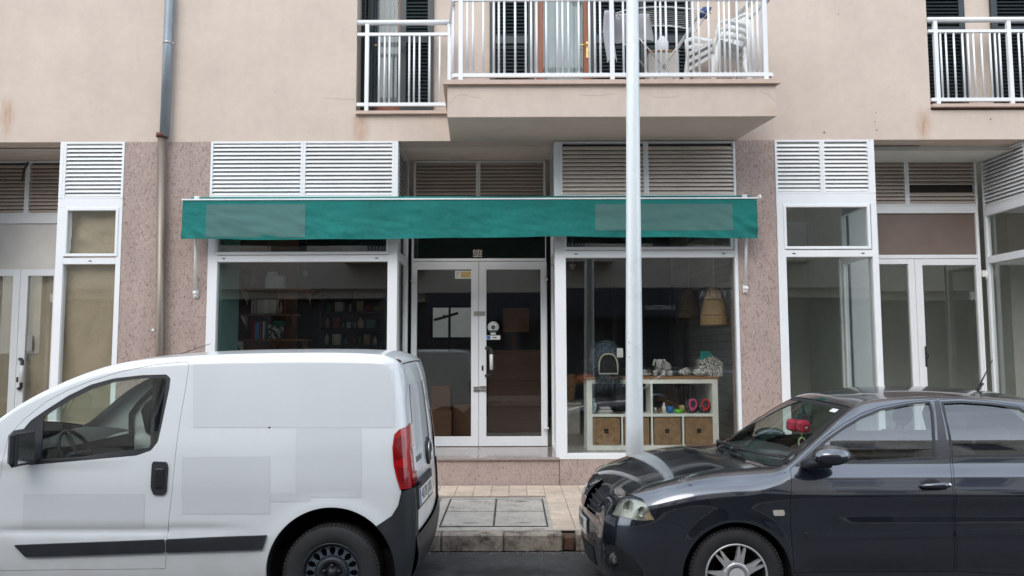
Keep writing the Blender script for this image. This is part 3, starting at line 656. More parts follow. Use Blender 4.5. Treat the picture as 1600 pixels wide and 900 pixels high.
dhandle(K2, e_(40), ez(603), ez(557), YE+.008, .9)
obj('keyhole', MB().cbox(e_(38)-.012,e_(38)+.012,YE+.002,YE+.01,ez(593),ez(585),.002), blackp, K2)
obj('keypad', MB().cbox(e_(49),e_(58),YE+.010,YE+.034,ez(545),ez(520),.004), M('keypad_grey', (.3,.3,.3)), K2)
mb = MB(); mb.tube([(e_(40),YE-.01,ez(250)),(e_(36),YE-.03,ez(262)),(e_(32),YE-.02,ez(280))],.012,8); setp(obj('loose_cable', mb, blackp), 'short black cable hanging over the louvres of the left recess', 'cable')
# kraft paper behind the left windows
def paper(x0,x1,z0,z1,Y,parent=None,sd_=0):
    mb = MB(); mb.grid(lambda u,v: (x0+u*(x1-x0), Y+.03*noise.noise(Vector((u*3+sd_,v*3,sd_)))+.012*noise.noise(Vector((u*2+v*5,v*4-u*6,sd_*3))), z0+v*(z1-z0)), 24, 50); return mb
pp = [(x_(98),x_(190),ZS+.05,zf(404),Y0+.1,'kraft paper sheet behind the lower narrow window'),(x_(106),x_(186),zf(404),zf(320),Y0+.1,'kraft paper sheet behind the small hopper window'),(e_(-80)+.05,e_(30),ZF+.05,ez(420),YE+.11,'kraft paper sheet behind the left door leaf at the edge'),(e_(42),e_(90),ZF+.05,ez(420),YE+.11,'kraft paper sheet behind the door leaf with the pull handle')]
for i,(a,b,c,d,Y,lb) in enumerate(pp): setp(obj('paper_sheet', paper(a,b,c,d,Y,sd_=i*7.3), kraft), lb, 'paper', 'kraft paper covering the left shop')

# ---- interiors
pR0, pR1 = x_(1150), x_(1212)
YBK = 14.6
obj('shop_floor', MB().box(XL,XR,Y0+.26,YBK,ZF-.1,ZF-.002), flooru, B)
for a,b,c,d in ((x_(622)+.05,x_(866)-.04,Y0+.3,YR),): pass
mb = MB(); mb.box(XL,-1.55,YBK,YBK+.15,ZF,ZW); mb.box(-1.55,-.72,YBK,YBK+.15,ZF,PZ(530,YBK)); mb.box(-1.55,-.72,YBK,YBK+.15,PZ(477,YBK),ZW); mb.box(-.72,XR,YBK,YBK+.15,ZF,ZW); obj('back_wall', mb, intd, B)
# windowed opening to the courtyard in the back wall
mb = MB(); zc0, zc1 = PZ(530,YBK), PZ(477,YBK)
for a in (-1.55,-1.21,-.76): mb.box(a,a+.04,YBK+.02,YBK+.08,zc0,zc1)
mb.box(-1.51,-.76,YBK+.021,YBK+.079,zc1-.04,zc1); mb.box(-1.51,-.76,YBK+.021,YBK+.079,zc0,zc0+.04); obj('back_window', mb, blackp, B)
setp(obj('courtyard_wall', MB().box(-6,5,YBK+6.2,YBK+6.4,0,4.5), M('courtyard_plaster', (.30,.295,.26), .9)), 'pale courtyard wall seen through the window at the back of the shop', 'wall')
mb = MB(); mb.box(x_(193),x_(193)+.15,Y0+.3,YBK,ZF,ZW); mb.box(x_(328)-.80,x_(328)-.66,Y0+.36,YBK,ZF,ZW); obj('party_wall', mb, intw, B)
mb = MB(); mb.box(x_(328)-.05,x_(343)+.02,Y0+.1,Y0+.7,ZF,ZW); obj('reveal_panel', mb, tealw, B)
mb = MB(); mb.box(x_(328)-.65,x_(328)-.6,Y0+.36,YBK,ZF,ZW); obj('side_wall', mb, orw, B)
# right party wall with grey boards
xw = x_(1150)+.26
mb = MB(); mb.box(xw+.02,x_(1212)-.05,Y0+.1,YBK,ZF,ZW); obj('party_wall', mb, intw, B)
bw = .105; bmesh2 = meshof('wall_board', MB().cbox(0,.02,0,4.6,.003,bw-.003,.004), sidm)
z = ZF
while z < ZW-.1: inst('wall_board', bmesh2, (xw,Y0+.55,z), B); z += bw
# right empty shop
mb = MB(); mb.box(x_(1212)-.04,x_(1212)+.0,Y0+.3,YBK,ZF,ZW); mb.box(x_(1212),xS+2.5,12.6,12.7,ZF,ZW); mb.box(e_(1372),e_(1375),11.2,12.6,ZF,ZW); obj('empty_shop_wall', mb, intl, B)
obj('empty_shop_ceiling', MB().box(x_(1212),XR,Y0+.31,12.6,ZW-.06,ZW-.002), intl, B)
mb = MB(); mb.box(xS+2.4, xS+2.5, YE-.5, 12.6, ZF, ZW); mb.box(xS+.9, xS+1.2, 11.0, 11.4, ZF, ZW); obj('empty_shop_wall', mb, intl, B)
mb = MB(); mb.tube([(0,0,0),(0,0,.9)],.004,6); 
gl = thing('pendant_lamp', 'round pale globe lamp hanging in the empty shop on the right', 'lamp', P(1339,425,11.6))
c = P(1339,425,11.6); mb = MB(); mb.ell(c,(.13,.13,.13),20,12); obj('globe', mb, M('globe_glass',(.62,.6,.48),.3), gl); obj('cord', MB().tube([c+Vector((0,0,.12)),(c.x,c.y,ZW-.06)],.005,6), blackp, gl)
# ================================================================ ON THE FACADE
# awning
YA = 8.93
aX = lambda px: PX(px, YA, 340); aZ = lambda py: PZ(py, YA, 730)
ax0, ax1, az0, az1 = aX(284.5), aX(1183.5), aZ(372), aZ(311.5)
aw = thing('awning', 'long dark teal canvas awning rolled in above the shop windows and entrance', 'awning', ((ax0+ax1)/2, Y0-.05, az0))
def vy(x, z):
    t = (az1-z)/(az1-az0)
    v = .022*noise.noise(Vector((x*1.1, z*3, 1)))*t + .012*noise.noise(Vector((x*2.6+z*7, z*6-x*2, 4)))*min(1,t*2) + .006*noise.noise(Vector((x*7+z*12, z*14, 9)))*min(1,t*2)
    e = max(0, 1-(ax1-x)/.9)+max(0, 1-(x-ax0)/.5)
    return YA + v + .010*e*math.sin((x+z*1.6)*22)*t
mb = MB(); th = .004
mb.grid(lambda u,v: (ax0+u*(ax1-ax0), vy(ax0+u*(ax1-ax0), az0+v*(az1-az0)), az0+v*(az1-az0) - (1-v)*.012*math.sin(u*PI*2.3)+(1-v)*.004*math.sin(u*31)), 420, 26)
mb.grid(lambda u,v: (ax0+(1-u)*(ax1-ax0), vy(ax0+(1-u)*(ax1-ax0), az0+v*(az1-az0))+th, az0+v*(az1-az0) - (1-v)*.012*math.sin((1-u)*PI*2.3)+(1-v)*.004*math.sin((1-u)*31)), 420, 26)
obj('valance', mb, awnm, aw)
for a,b,c,d in ((322,477,370,318),(930,1145,361,319.5)):
    X0_, X1_, Z0_, Z1_ = aX(a), aX(b), aZ(c), aZ(d); mb = MB(); mb.grid(lambda u,v: (X0_+u*(X1_-X0_), vy(X0_+u*(X1_-X0_), Z0_+v*(Z1_-Z0_))-.0025, Z0_+v*(Z1_-Z0_)), 90, 20); obj('blur_panel', mb, awnblur, aw)  # dull teal panels standing in for the awning's blurred-out lettering
mb = MB(); mb.cbox(ax0-.01,ax1+.01,YA-.012,YA+.03,az1-.004,az1+.014,.003); obj('front_bar', mb, alum, aw)
mb = MB(); mb.grid(lambda u,v: (ax0+.02+u*(ax1-ax0-.04), YA+.03+v*(Y0-.03-YA-.03), az1+.008+v*.05-.02*math.sin(v*PI)), 60, 6); obj('canvas', mb, awnm, aw)
mb = MB(); mb.tube([(ax0+.02,Y0-.07,az1+.035),(ax1-.02,Y0-.07,az1+.035)],.042,14); obj('roller', mb, awnm, aw)
for sx, px0, pxb, pyb in ((1, 303, 305.5, 458),(-1, 1168.5, 1165, 453)):
    z = PZ(pyb, Y0); xb_w = PX(pxb, Y0-.03, pyb); xt = PX(px0, YA, 374)
    mb = MB(); mb.tube([(xt,YA+.02,az1+.0),(xt+(xb_w-xt)*.5,(YA+Y0-.02)/2,(az1+z)/2),(xb_w,Y0-.045,z+.02)],[.011,.015,.017],10); obj('arm', mb, whitep, aw)
    mb = MB(); mb.cbox(xb_w-.028,xb_w+.028,Y0-.022,Y0-.0065,z-.05,z+.05,.004); mb.ell((xb_w,Y0-.045,z+.012),(.03,.028,.03)); mb.cbox(xb_w-.018,xb_w+.018,Y0-.055,Y0-.02,z-.035,z+.0,.004); obj('bracket', mb, whitep, aw)
    mb = MB(); mb.cbox(xt-.01-.03*sx-.03,xt-.01-.03*sx+.03,Y0-.14,Y0-.0065,az1+.0,az1+.075,.006); obj('end_cap', mb, whitep, aw); obj('end_hook', MB().tube([(ax0 if sx>0 else ax1,YA+.01,az1+.01),(ax0 if sx>0 else ax1,YA+.01,az1-.06)],.008,8), whitep, aw)
c = Vector((ax1+.035,YA+.0,az1+.02)); mb = MB(); mb.ell(c,(.022,.02,.03)); mb.cbox(c.x-.03,c.x+.0,YA-.01,YA+.02,c.z-.012,c.z+.01,.003); obj('crank_eye', mb, whitep, aw)
# down pipe
YP = Y0-.085
mb = MB(); p0 = PX(257, YP, 210); mb.tube([(p0,YP,PZ(212,YP)),(p0+.006,YP,PZ(66,YP)),(p0+.02,YP,7.5),(p0+.02,YP,ZTOP-.1)],.056,20)
dp = thing('downpipe', 'rainwater pipe, grey above and brown below, running down the left granite pillar', 'drainpipe', (PX(245,YP,600),YP,ZP)); obj('upper_pipe', mb, galvm, dp)
mb = MB(); p1 = PX(253,YP,215); p2 = PX(250,YP,545); mb.tube([(p1,YP,PZ(209,YP)),(p2,YP,PZ(545,YP)),(p2-.03,YP,ZP)],.05,20); obj('lower_pipe', mb, brownm, dp)
mb = MB(); mb.tube([(p1,YP,PZ(213,YP)),(p1,YP,PZ(207,YP))],.067,20); obj('collar', mb, rustm, dp)
mb = MB(); zc_ = PZ(66,YP); mb.tube([(p0+.006,YP,zc_-.012),(p0+.006,YP,zc_+.012)],.062,20); mb.box(p0-.07,p0+.08,YP-.008,YP+.008,zc_-.006,zc_+.006); mb.box(p0-.005,p0+.015,YP,Y0,zc_-.01,zc_+.01); obj('pipe_clamp', mb, steelm, dp)
mb = MB(); zc_ = PZ(514,YP); q = PX(243,YP,514); mb.cbox(q-.035,q+.0,YP-.03,YP+.01,zc_-.012,zc_+.012,.004); obj('clamp_tab', mb, whitep, dp)
# two drilled holes in the right pillar
mb = MB()
for py in (306,317): mb.lathe([(.009,0),(.009,.001)],(PX(1196,Y0),Y0-.0065,zf(py)),'y',8)
obj('drill_hole', mb, inkm, B)
# lamp post
YL = 7.15; lx = PX(991.5, YL, 700)
lp = thing('street_lamp', 'tall tapered white street lamp post standing on the kerb in front of the shop', 'street lamp', (lx, YL, ZP))
lxt = PX(988, YL, 0); zt0 = PZ(0, YL); k = (lxt-lx)/(zt0-PZ(700,YL))
rb, rt = 13.6/1200*YL, 9.7/1200*YL; kr = (rt-rb)/(zt0-PZ(700,YL)); z7 = PZ(700,YL)
f_ = lambda z: (lx+k*(z-z7), YL, z)
mb = MB(); mb.tube([f_(z) for z in (ZP, 1.1, 3, zt0, 7.4)], [rb+kr*(z-z7) for z in (ZP, 1.1, 3, zt0, 7.4)], 28); obj('post', mb, postm, lp)
for py in (535,558): c = P(978.5,py,YL-.075); obj('rivet', MB().ell((f_(c.z)[0]-.055,YL-.062,c.z),(.006,.005,.006),8,5), steelm, lp)
mb = MB(); mb.cbox(lx-.17,lx+.17,YL-.17,YL+.17,ZP,ZP+.015,.003); mb.lathe([(.125,.0),(.12,.06),(.085,.10)],(lx+.0,YL,ZP+.015),'z',24); obj('base_plate', mb, postm, lp)
mb = MB(); mb.tube([f_(7.35),(f_(7.7)[0],YL-.15,7.8),(f_(7.7)[0],YL-.9,8.0)],.035,12); obj('bracket_arm', mb, postm, lp)
mb = MB(); mb.ell((f_(7.7)[0],YL-1.25,8.0),(.16,.42,.09)); obj('lamp_head', mb, postm, lp)

# ================================================================ ON THE BALCONY
zB = ZL-.002; YQ = 8.72
bp = lambda px, py, Y=YQ: P(px, py, Y)
ai = thing('clothes_airer', 'white folding clothes airer with laundry on the balcony behind the lamp post', 'clothes airer', (bp(1028,60).x, YQ, zB))
za = bp(1028,36).z; x0, x1 = bp(957,40).x, bp(1096,40).x
mb = MB(); ring = []
for y_, s in ((YQ-.25,1),(YQ+.25,-1)):
    for t in range(11):
        u = t/10 if s > 0 else 1-t/10
        ring.append((x0+(x1-x0)*u, y_, za+.08*math.sin(u*PI)**.6))
mb.tube(ring, .009, 8, closed=True); obj('frame', mb, whitep, ai)
mb = MB()
for i in range(9):
    y_ = YQ-.2+.05*i; mb.tube([(x0+.03,y_,za+.02),((x0+x1)/2,y_,za+.065),(x1-.03,y_,za+.02)],.003,6)
obj('rail', mb, steelm, ai)
for y_ in (YQ-.22,YQ+.22):
    mb = MB(); mb.tube([(x0+.02,y_,za+.03),(bp(1064,128).x,y_,zB)],.010,8); mb.tube([(x1-.06,y_,za+.03),(bp(1004,128).x,y_,zB)],.010,8); obj('leg', mb, steelm, ai)
def drape(x0,x1,yc,zt_,l1,l2,matl,label,seed=0,cat='laundry'):
    mb = MB()
    def f(u,v):
        x = x0+(x1-x0)*u; s = (v-.5)*2; l = l1 if s < 0 else l2
        a = min(1,abs(s)*6); z = zt_-max(0,abs(s)-.05)*l*(1+.05*math.sin(u*5+seed)); y = yc+(.022+.03*abs(s))*math.copysign(1,s)*a+.018*math.sin(u*14+seed+s*2)*abs(s)
        return (x+.02*math.sin(v*9+seed), y, z)
    mb.grid(f, 20, 24); o = obj('laundry_item', mb, matl); return setp(o, label, cat, 'laundry on the balcony airer')
drape(bp(948,40).x, bp(1014,40).x, YQ-.12, bp(948,30).z+.01, bp(0,30).z-bp(0,78).z, .3, cloth, 'beige towel hanging over the left half of the clothes airer', 1)
drape(bp(940,40).x, bp(955,40).x, YQ-.27, bp(948,32).z, bp(0,30).z-bp(0,112).z, .25, M('laundry_pale', (.50,.50,.54), .9), 'long pale cloth dangling at the left end of the clothes airer', 2)
drape(bp(1090,40).x, bp(1103,40).x, YQ-.2, bp(0,26).z, .10, .12, clothb, 'small blue cloth at the right end of the clothes airer', 3)
# storage bin with bottle
mb = MB(); a, b = bp(1013,100,8.9).x, bp(1060,100,8.9).x; mb.cbox(a,b,8.85,9.15,zB,bp(0,84,8.85).z,.012)
bn = thing('storage_box', 'pale box with a white jug on it, on the balcony below the clothes airer', 'box', ((a+b)/2,9,zB)); obj('body', mb, M('box_beige',(.55,.52,.48),.6), bn)
mb = MB(); mb.cbox(a-.01,b+.01,8.84,9.16,bp(0,84,8.85).z,bp(0,81,8.85).z,.008); obj('lid', mb, M('box_brown',(.35,.22,.14),.7), bn)
zz = bp(0,81,8.85).z; cx_ = (a+b)/2; mb = MB(); mb.lathe([(.07,0),(.075,.02),(.075,.13),(.04,.17),(.03,.2)],(cx_,8.95,zz)); jg = obj('jug', mb, whitep); setp(jg,'white plastic jug on the pale balcony box','jug')
# stacked plastic chairs
def chair_parts():
    t = thing('plastic_chair', 'x', 'chair', (0,0,0), 'stacked white plastic chairs')
    sh = MB()
    def seat(u,v): return (-.25+.5*u, -.24+.46*v, .42+.015*math.cos(u*PI*2)-.03*v)
    sh.grid(seat, 10, 10); sh.grid(lambda u,v: Vector(seat(1-u,v))-Vector((0,0,.012)), 10, 10); sh.box(-.25,.25,-.25,-.235,.385,.43); obj('seat', sh, plasm, t)
    for s in (-1,1):
        for y0_, y1_ in ((-.22,-.27),(.2,.27)):
            m_ = MB(); m_.tube([(s*.235,y0_,.41),(s*.28,y1_,0)],[.03,.02],8); obj('leg', m_, plasm, t)
        m_ = MB(); m_.tube([(s*.25,-.23,.42),(s*.27,-.22,.60),(s*.275,-.1,.65),(s*.27,.15,.66),(s*.235,.27,.66)],[.022,.022,.028,.028,.02],8); obj('armrest', m_, plasm, t)
    for i in range(6):
        x = -.2+.08*i; m_ = MB(); m_.grid(lambda u,v: (x-.026+.052*u, .22+.12*v+.03*(abs(x)/.2)**2*-1, .40+.45*v), 2, 8); m_.grid(lambda u,v: (x+.026-.052*u, .234+.12*v+.03*(abs(x)/.2)**2*-1, .40+.45*v), 2, 8); obj('back_slat', m_, plasm, t)
    m_ = MB(); m_.tube([(-.235,.22,.42),(-.24,.27,.62),(-.21,.33,.84),(-.1,.355,.89),(.1,.355,.89),(.21,.33,.84),(.24,.27,.62),(.235,.22,.42)],.022,8); obj('back_frame', m_, plasm, t)
    return t
ch = chair_parts(); cc = bp(1120,100,8.78)
labels = ['white plastic garden chair at the bottom of the balcony stack','second white plastic garden chair up the balcony stack','topmost white plastic garden chair of the balcony stack']
for i in range(3):
    r = ch if i == 0 else ch.copy()
    if i:
        col.objects.link(r)
        for c_ in list(ch.children): d = c_.copy(); col.objects.link(d); d.parent = r
    r.location = (cc.x-.0, 8.78, zB+.085*i); r.rotation_euler = (R(0), R(0), R(-68+3*i)); r['label'] = labels[i]

# ================================================================ INSIDE THE SHOP
def hairs(mb, c, r, n, l, down=.3, seed=1):
    rnd = random.Random(seed)
    for i in range(n):
        a = rnd.uniform(0,2*PI); t = math.acos(rnd.uniform(-1,1)); d = Vector((math.sin(t)*math.cos(a),math.sin(t)*math.sin(a),math.cos(t)))
        p = Vector(c)+Vector((d.x*r[0],d.y*r[1],d.z*r[2])); q = p+(d+Vector((rnd.uniform(-.5,.5),rnd.uniform(-.5,.5),rnd.uniform(-.5,.3)-down)))*l*rnd.uniform(.5,1.2)
        s = d.cross(Vector((rnd.random(),rnd.random(),rnd.random()))).normalized()*.004; mb.add([p-s,p+s,q],[(0,1,2)])
YU = 9.78; u_ = lambda px, py=600: PX(px, YU, py); uz = lambda py: PZ(py, YU, 1020)
su = thing('shelf_unit', 'low white cube shelf unit with wooden top and wicker baskets behind the right shop window', 'shelf unit', ((u_(917)+u_(1121))/2, YU+.19, ZF))
X0s, X1s = u_(916.5), u_(1121.5); t_ = .038; zt_ = uz(592.5); zb_ = ZF; D = .39
zm0, zm1 = uz(651), uz(647)
shw = M('white_laminate', (.82,.82,.76), .45)
mb = MB(); mb.cbox(X0s,X0s+.07,YU,YU+D,zb_,zt_,.002); mb.cbox(X1s-.07,X1s,YU,YU+D,zb_,zt_,.002); mb.box(X0s+.07,X1s-.07,YU+.001,YU+D-.001,zt_-.055,zt_-.001); mb.box(X0s+.07,X1s-.07,YU+.001,YU+D-.001,zb_+.001,zb_+.06)
obj('carcass', mb, shw, su)
obj('shelf', MB().box(X0s+.07,X1s-.07,YU+.003,YU+D-.01,zm0,zm1), shw, su)
for px in (1018,): obj('divider', MB().box(u_(px)-.012,u_(px)+.012,YU+.004,YU+D-.01,zm1,zt_-.055), shw, su)
for px in (971.5,1018,1066.5): obj('divider', MB().box(u_(px)-.01,u_(px)+.01,YU+.004,YU+D-.01,zb_+.06,zm0), shw, su)
obj('wooden_top', MB().cbox(X0s-.02,X1s+.02,YU-.01,YU+D,zt_+.001,uz(588.7),.004), M('oiled_wood', (.34,.17,.08), .4, var=.15, stretch=(.6,8,8)), su)
wick = M('wicker', (.33,.20,.10), .7, var=.25, vs=14, bump=.004, bs=160)
def basket(x0,x1,z0,z1,label):
    t = thing('wicker_basket', label, 'basket', ((x0+x1)/2,YU+.16,z0), 'baskets in the white shelf unit'); m_ = MB(); y = YU+.02; cx_,cz_ = (x0+x1)/2,(z0+z1)/2; h = .028
    m_.box(x0,x1,y+.01,y+.32,z0,z0+.01); m_.box(x0,x0+.01,y+.01,y+.32,z0+.01,z1); m_.box(x1-.01,x1,y+.01,y+.32,z0+.01,z1); m_.box(x0+.01,x1-.01,y+.31,y+.32,z0+.01,z1)
    m_.box(x0+.01,cx_-h,y+.008,y+.018,z0+.01,z1); m_.box(cx_+h,x1-.01,y+.008,y+.018,z0+.01,z1); m_.box(cx_-h,cx_+h,y+.008,y+.018,z0+.01,cz_-h); m_.box(cx_-h,cx_+h,y+.008,y+.018,cz_+h,z1)
    obj('body', m_, wick, t); obj('lining', MB().box(cx_-h-.01,cx_+h+.01,y+.02,y+.024,cz_-h-.01,cz_+h+.01), blackm, t)
    m_ = MB(); W2, H2 = (x1-x0)/2, (z1-z0)/2; n_ = 11
    for k in range(n_):
        s = (k+.5)/n_; a, b = h+(W2-h)*s, h+(H2-h)*s; q = [(cx_-a,cz_-b),(cx_+a,cz_-b),(cx_+a,cz_+b),(cx_-a,cz_+b)]
        w_ = (W2-h)/n_*.42
        for i in range(4):
            p, r = q[i], q[(i+1)%4]; m_.prism(band(p,r,w_), y+.0+.002*(i%2), y+.008, 'y')
    obj('weave', m_, wick, t)
bs_ = [(925.5,968.5,'wicker basket at the left end of the shelf unit'),(974,1014,'wicker basket half hidden by the lamp post'),(1021,1063,'wicker basket third from the left in the shelf unit'),(1069.5,1113.5,'wicker basket at the right end of the shelf unit')]
for a,b,l_ in bs_: basket(u_(a)+.004, u_(b)-.004, zb_+.064, zm0-.012, l_)
ztop = uz(588.7)
# furry pet cave
def pcx(px, py, Y): return P(px, py, Y)
yc_ = YU+.16
pcv = thing('pet_cave', 'furry grey blue pet cave with a beige arched opening on the wooden top', 'pet bed', (pcx(944,580,yc_).x, yc_, ztop))
c = pcx(944,564,yc_); furm = M('blue_grey_fur', (.09,.12,.15), .9, rand=.1, var=.4, vs=20)
mb = MB(); mb.ell(c,(.20,.17,.235),20,12); hairs(mb,c,(.20,.17,.235),2600,.06,.2); hairs(mb,(c.x+.03,yc_-.19,ztop+.0),(.14,.03,.04),500,.09,1.1,3); obj('fur', mb, furm, pcv)
def archpts(cx_, z0, w_, h_, y): 
    return [(cx_-w_,y,z0)]+[(cx_-w_*math.cos(a)**.7 if a < PI/2 else cx_+w_*abs(math.cos(a))**.7, y-.0, z0+h_*(.35+.65*math.sin(a))) for a in [PI*i/12 for i in range(0,13)]]+[(cx_+w_,y,z0)]
ap = archpts(c.x+.03, ztop+.04, .118, .25, yc_-.185)
mb = MB(); mb.tube(ap, .011, 8, closed=True); obj('trim', mb, M('beige_trim', (.5,.44,.36), .8), pcv)
mb = MB(); mb.prism([(p[0],p[2]) for p in ap], yc_-.18, yc_-.176, 'y'); obj('opening', mb, blackm, pcv)
obj('tag', MB().cbox(pcx(953,0,yc_).x, pcx(962,0,yc_).x, yc_-.21, yc_-.207, pcx(0,561,yc_).z, pcx(0,547,yc_).z,.001), stickw, pcv)
mb = MB(); c = pcx(916,590,YU+.12); mb.ell(c,(.12,.12,.035),14,8); hairs(mb,c,(.13,.12,.04),700,.045,.3,5); setp(obj('fur_cushion', mb, M('orange_fur',(.30,.09,.035),.9,var=.3,vs=20)),'flat rust orange fur cushion at the left end of the wooden top','cushion')
def shoe(mb, x, y, z, s=1, fl=1):
    mb.ell((x,y,z+.02*s),(.045*s,.022*s,.02*s)); mb.ell((x-.02*s*fl,y,z+.035*s),(.026*s,.022*s,.024*s))
spotm = M('spotted_fabric', (.62,.60,.57), .8, c2=(.05,.045,.04), c2s=55, c2w=(.48,.53))
for i,(px,yy) in enumerate(((1007,9.9),(1013,9.97))):
    p = pcx(px,588,yy); mb = MB(); shoe(mb,p.x,yy,ztop,1.3); mb.tube([(p.x-.05,yy,ztop+.06),(p.x,yy-.03,ztop+.085),(p.x+.05,yy,ztop+.05)],.010,8); setp(obj('baby_shoe', mb, spotm), ['nearer','farther'][i]+' small spotted baby shoe beside the lamp post', 'shoe')
# plush dog
plush = M('grey_plush', (.40,.385,.375), .95, var=.12, vs=30, bump=.003, bs=200)
yd = YU+.14; pd = lambda px, py: pcx(px, py, yd)
dg_ = thing('plush_dog', 'light grey plush dog standing on the shelf unit between lamp post and carrier', 'soft toy', (pd(1033,588).x, yd, ztop))
mb = MB(); b1 = pd(1039,573); mb.ell(b1,(.085,.07,.07),18,12,Matrix.Rotation(R(20),3,'Y')); mb.ell(pd(1030,577),(.06,.065,.065),16,10); h_ = pd(1029,568)
mb.ell((h_.x,yd-.06,h_.z),(.048,.05,.058),16,10); mb.ell((h_.x,yd-.10,h_.z-.032),(.03,.032,.042),14,8)
for px, dy in ((1023,-.05),(1035,-.07),(1045,.0),(1047,-.03)):
    p = pd(px,580); mb.tube([(p.x,yd+dy,p.z+.01),(p.x,yd+dy,ztop+.02)],[.03,.026],10); mb.ell((p.x-.004,yd+dy-.012,ztop+.02),(.027,.034,.02),10,6)
obj('body', mb, plush, dg_)
for s in (-1,1):
    mb = MB(); mb.tube([(h_.x+s*.03,yd-.055,h_.z+.042),(h_.x+s*.06,yd-.065,h_.z+.045),(h_.x+s*.075,yd-.07,h_.z+.0)],[.012,.018,.015],8); mb.ell((h_.x+s*.076,yd-.07,h_.z-.01),(.016,.012,.024),10,6); obj('ear', mb, plush, dg_)
mb = MB()
for s in (-1,1): mb.ell((h_.x+s*.02,yd-.107,h_.z+.005),(.005,.004,.006),8,5)
mb.ell((h_.x,yd-.133,h_.z-.025),(.011,.006,.008),8,5); obj('face', mb, inkm, dg_)
mb = MB(); mb.lathe([(.052,-.008),(.056,0),(.052,.008)],(h_.x+.004,yd-.03,h_.z-.055),'z',16,cap=False); obj('scarf', mb, M('grey_scarf',(.15,.17,.18)), dg_)
# spotted carrier
yc2 = YU+.18; q_ = lambda px,py: pcx(px,py,yc2)
cr_ = thing('pet_carrier', 'spotted fabric carrier with turquoise lining on the shelf unit', 'pet carrier', (q_(1094,588).x,yc2,ztop))
xa_, xb2 = q_(1078,0).x, q_(1110,0).x
mb = MB(); prof = [(xa_,ztop),(xb2,ztop),(xb2+.02,q_(0,570).z),(xb2-.10,q_(0,559).z),(xa_+.02,q_(0,565).z)]
mb.prism(prof, yc2-.12, yc2-.10,'y'); mb.prism(prof, yc2+.12, yc2+.14,'y'); mb.box(xa_-.0,xa_+.02,yc2-.10,yc2+.12,ztop,q_(0,565).z); mb.box(xb2-.0,xb2+.02,yc2-.10,yc2+.12,ztop,q_(0,570).z); obj('body', mb, spotm, cr_)
mb = MB(); prof2 = [(x+( .015 if x<q_(1094,0).x else -.01),z+.008) for x,z in prof[2:]]+[(xa_+.0,ztop+.02),(xb2,ztop+.02)]
mb.prism([(xa_+.03,q_(0,575).z),(xb2+.01,q_(0,572).z),(xb2-.02,q_(0,562).z),(xb2-.12,q_(0,552).z),(xa_+.06,q_(0,553).z)], yc2+.09,yc2+.11,'y'); mb.tube([(xa_+.03,yc2-.11,q_(0,566).z),(xa_+.06,yc2+.1,q_(0,553).z),(xb2-.1,yc2+.1,q_(0,553).z),(xb2+.01,yc2+.1,q_(0,570).z),(xb2+.01,yc2-.11,q_(0,572).z)],.012,8); obj('lining', mb, M('turquoise_lining',(.02,.26,.22),.7), cr_)
for i,(px,dy,sc2) in enumerate(((1070,-.02,1.6),(1089,-.16,1.8))):
    p = q_(px,588); mb = MB(); mb.ell((p.x,yc2+dy,ztop+.05),(.055*sc2,.04,.05),14,8); mb.cbox(p.x-.015,p.x+.05,yc2+dy-.03,yc2+dy+.03,ztop+.03,ztop+.11+.03*i,.015); setp(obj('fabric_bag', mb, spotm), ['small spotted fabric pouch at the left of the turquoise lined carrier','spotted fabric pouch in front of the turquoise lined carrier'][i], 'pouch')
# things in the shelf
zs_ = zm1+.001
def small(name, px, r, h, matl, label, cat, prof=None, yy=YU+.12):
    x = PX(px, yy, 640); mb = MB(); mb.lathe([(r*a,h*b) for a,b in (prof or [(1,0),(1,1)])], (x,yy,zs_), 'z', 16); return setp(obj(name, mb, matl), label, cat)
small('tin', 1024, .025, .075, steelm, 'small silver tin left of the white bottle in the shelf', 'tin'); small('tin', 1030, .018, .06, M('brown_tin',(.2,.1,.06)), 'small brown tin next to the silver one', 'tin')
small('bottle', 1037.5, .028, .13, M('bottle_white',(.65,.66,.64),.3), 'white spray bottle in the right shelf compartment', 'bottle', [(1,0),(1,.6),(.5,.75),(.45,.8),(.5,.82),(.5,1)])
small('cup', 1047.5, .042, .085, M('blue_cup',(.01,.14,.40),.4), 'bright blue cup in the shelf', 'cup', [(.85,0),(1,1),(.95,1),(.8,.05)])
small('bowl', 1060, .065, .045, M('green_bowl',(.12,.55,.03),.4), 'lime green bowl in the shelf', 'bowl', [(.6,0),(1,1),(.93,1),(.5,.1)]); small('bowl', 1067, .05, .09, M('yellow_bowl',(.45,.33,.12),.5), 'mustard yellow pot behind the lime green bowl', 'pot', yy=YU+.24)
mb = MB(); a, b = PX(935,YU+.1,640), PX(957,YU+.1,640); mb.cbox(a,b,YU+.06,YU+.28,zs_,zs_+.045,.015); mb.cbox(a+.02,b-.02,YU+.09,YU+.25,zs_+.045,zs_+.08,.012); setp(obj('pet_bowl_stand', mb, M('pale_grey_plastic',(.42,.41,.40),.4)), 'pale grey plastic feeder in the left shelf compartment', 'feeder')
mb = MB(); c = P(928,638,YU+.12); mb.ell((c.x,c.y,zs_+.075),(.035,.05,.075),12,8); mb.ell((c.x,c.y,zs_+.165),(.02,.02,.03)); setp(obj('toy_pouch', mb, M('white_teal_fabric',(.5,.55,.55),.8,c2=(.05,.2,.25),c2s=30)), 'pale patterned pouch at the left end of the shelf', 'pouch')
mb = MB(); mb.lathe([(.09,0),(.11,.012),(.09,.014)],(PX(963,YU+.1,640),YU+.12,zs_),'z',20); setp(obj('plate', mb, M('dark_plate',(.12,.11,.11),.4)), 'dark plate beside the pale feeder', 'plate')
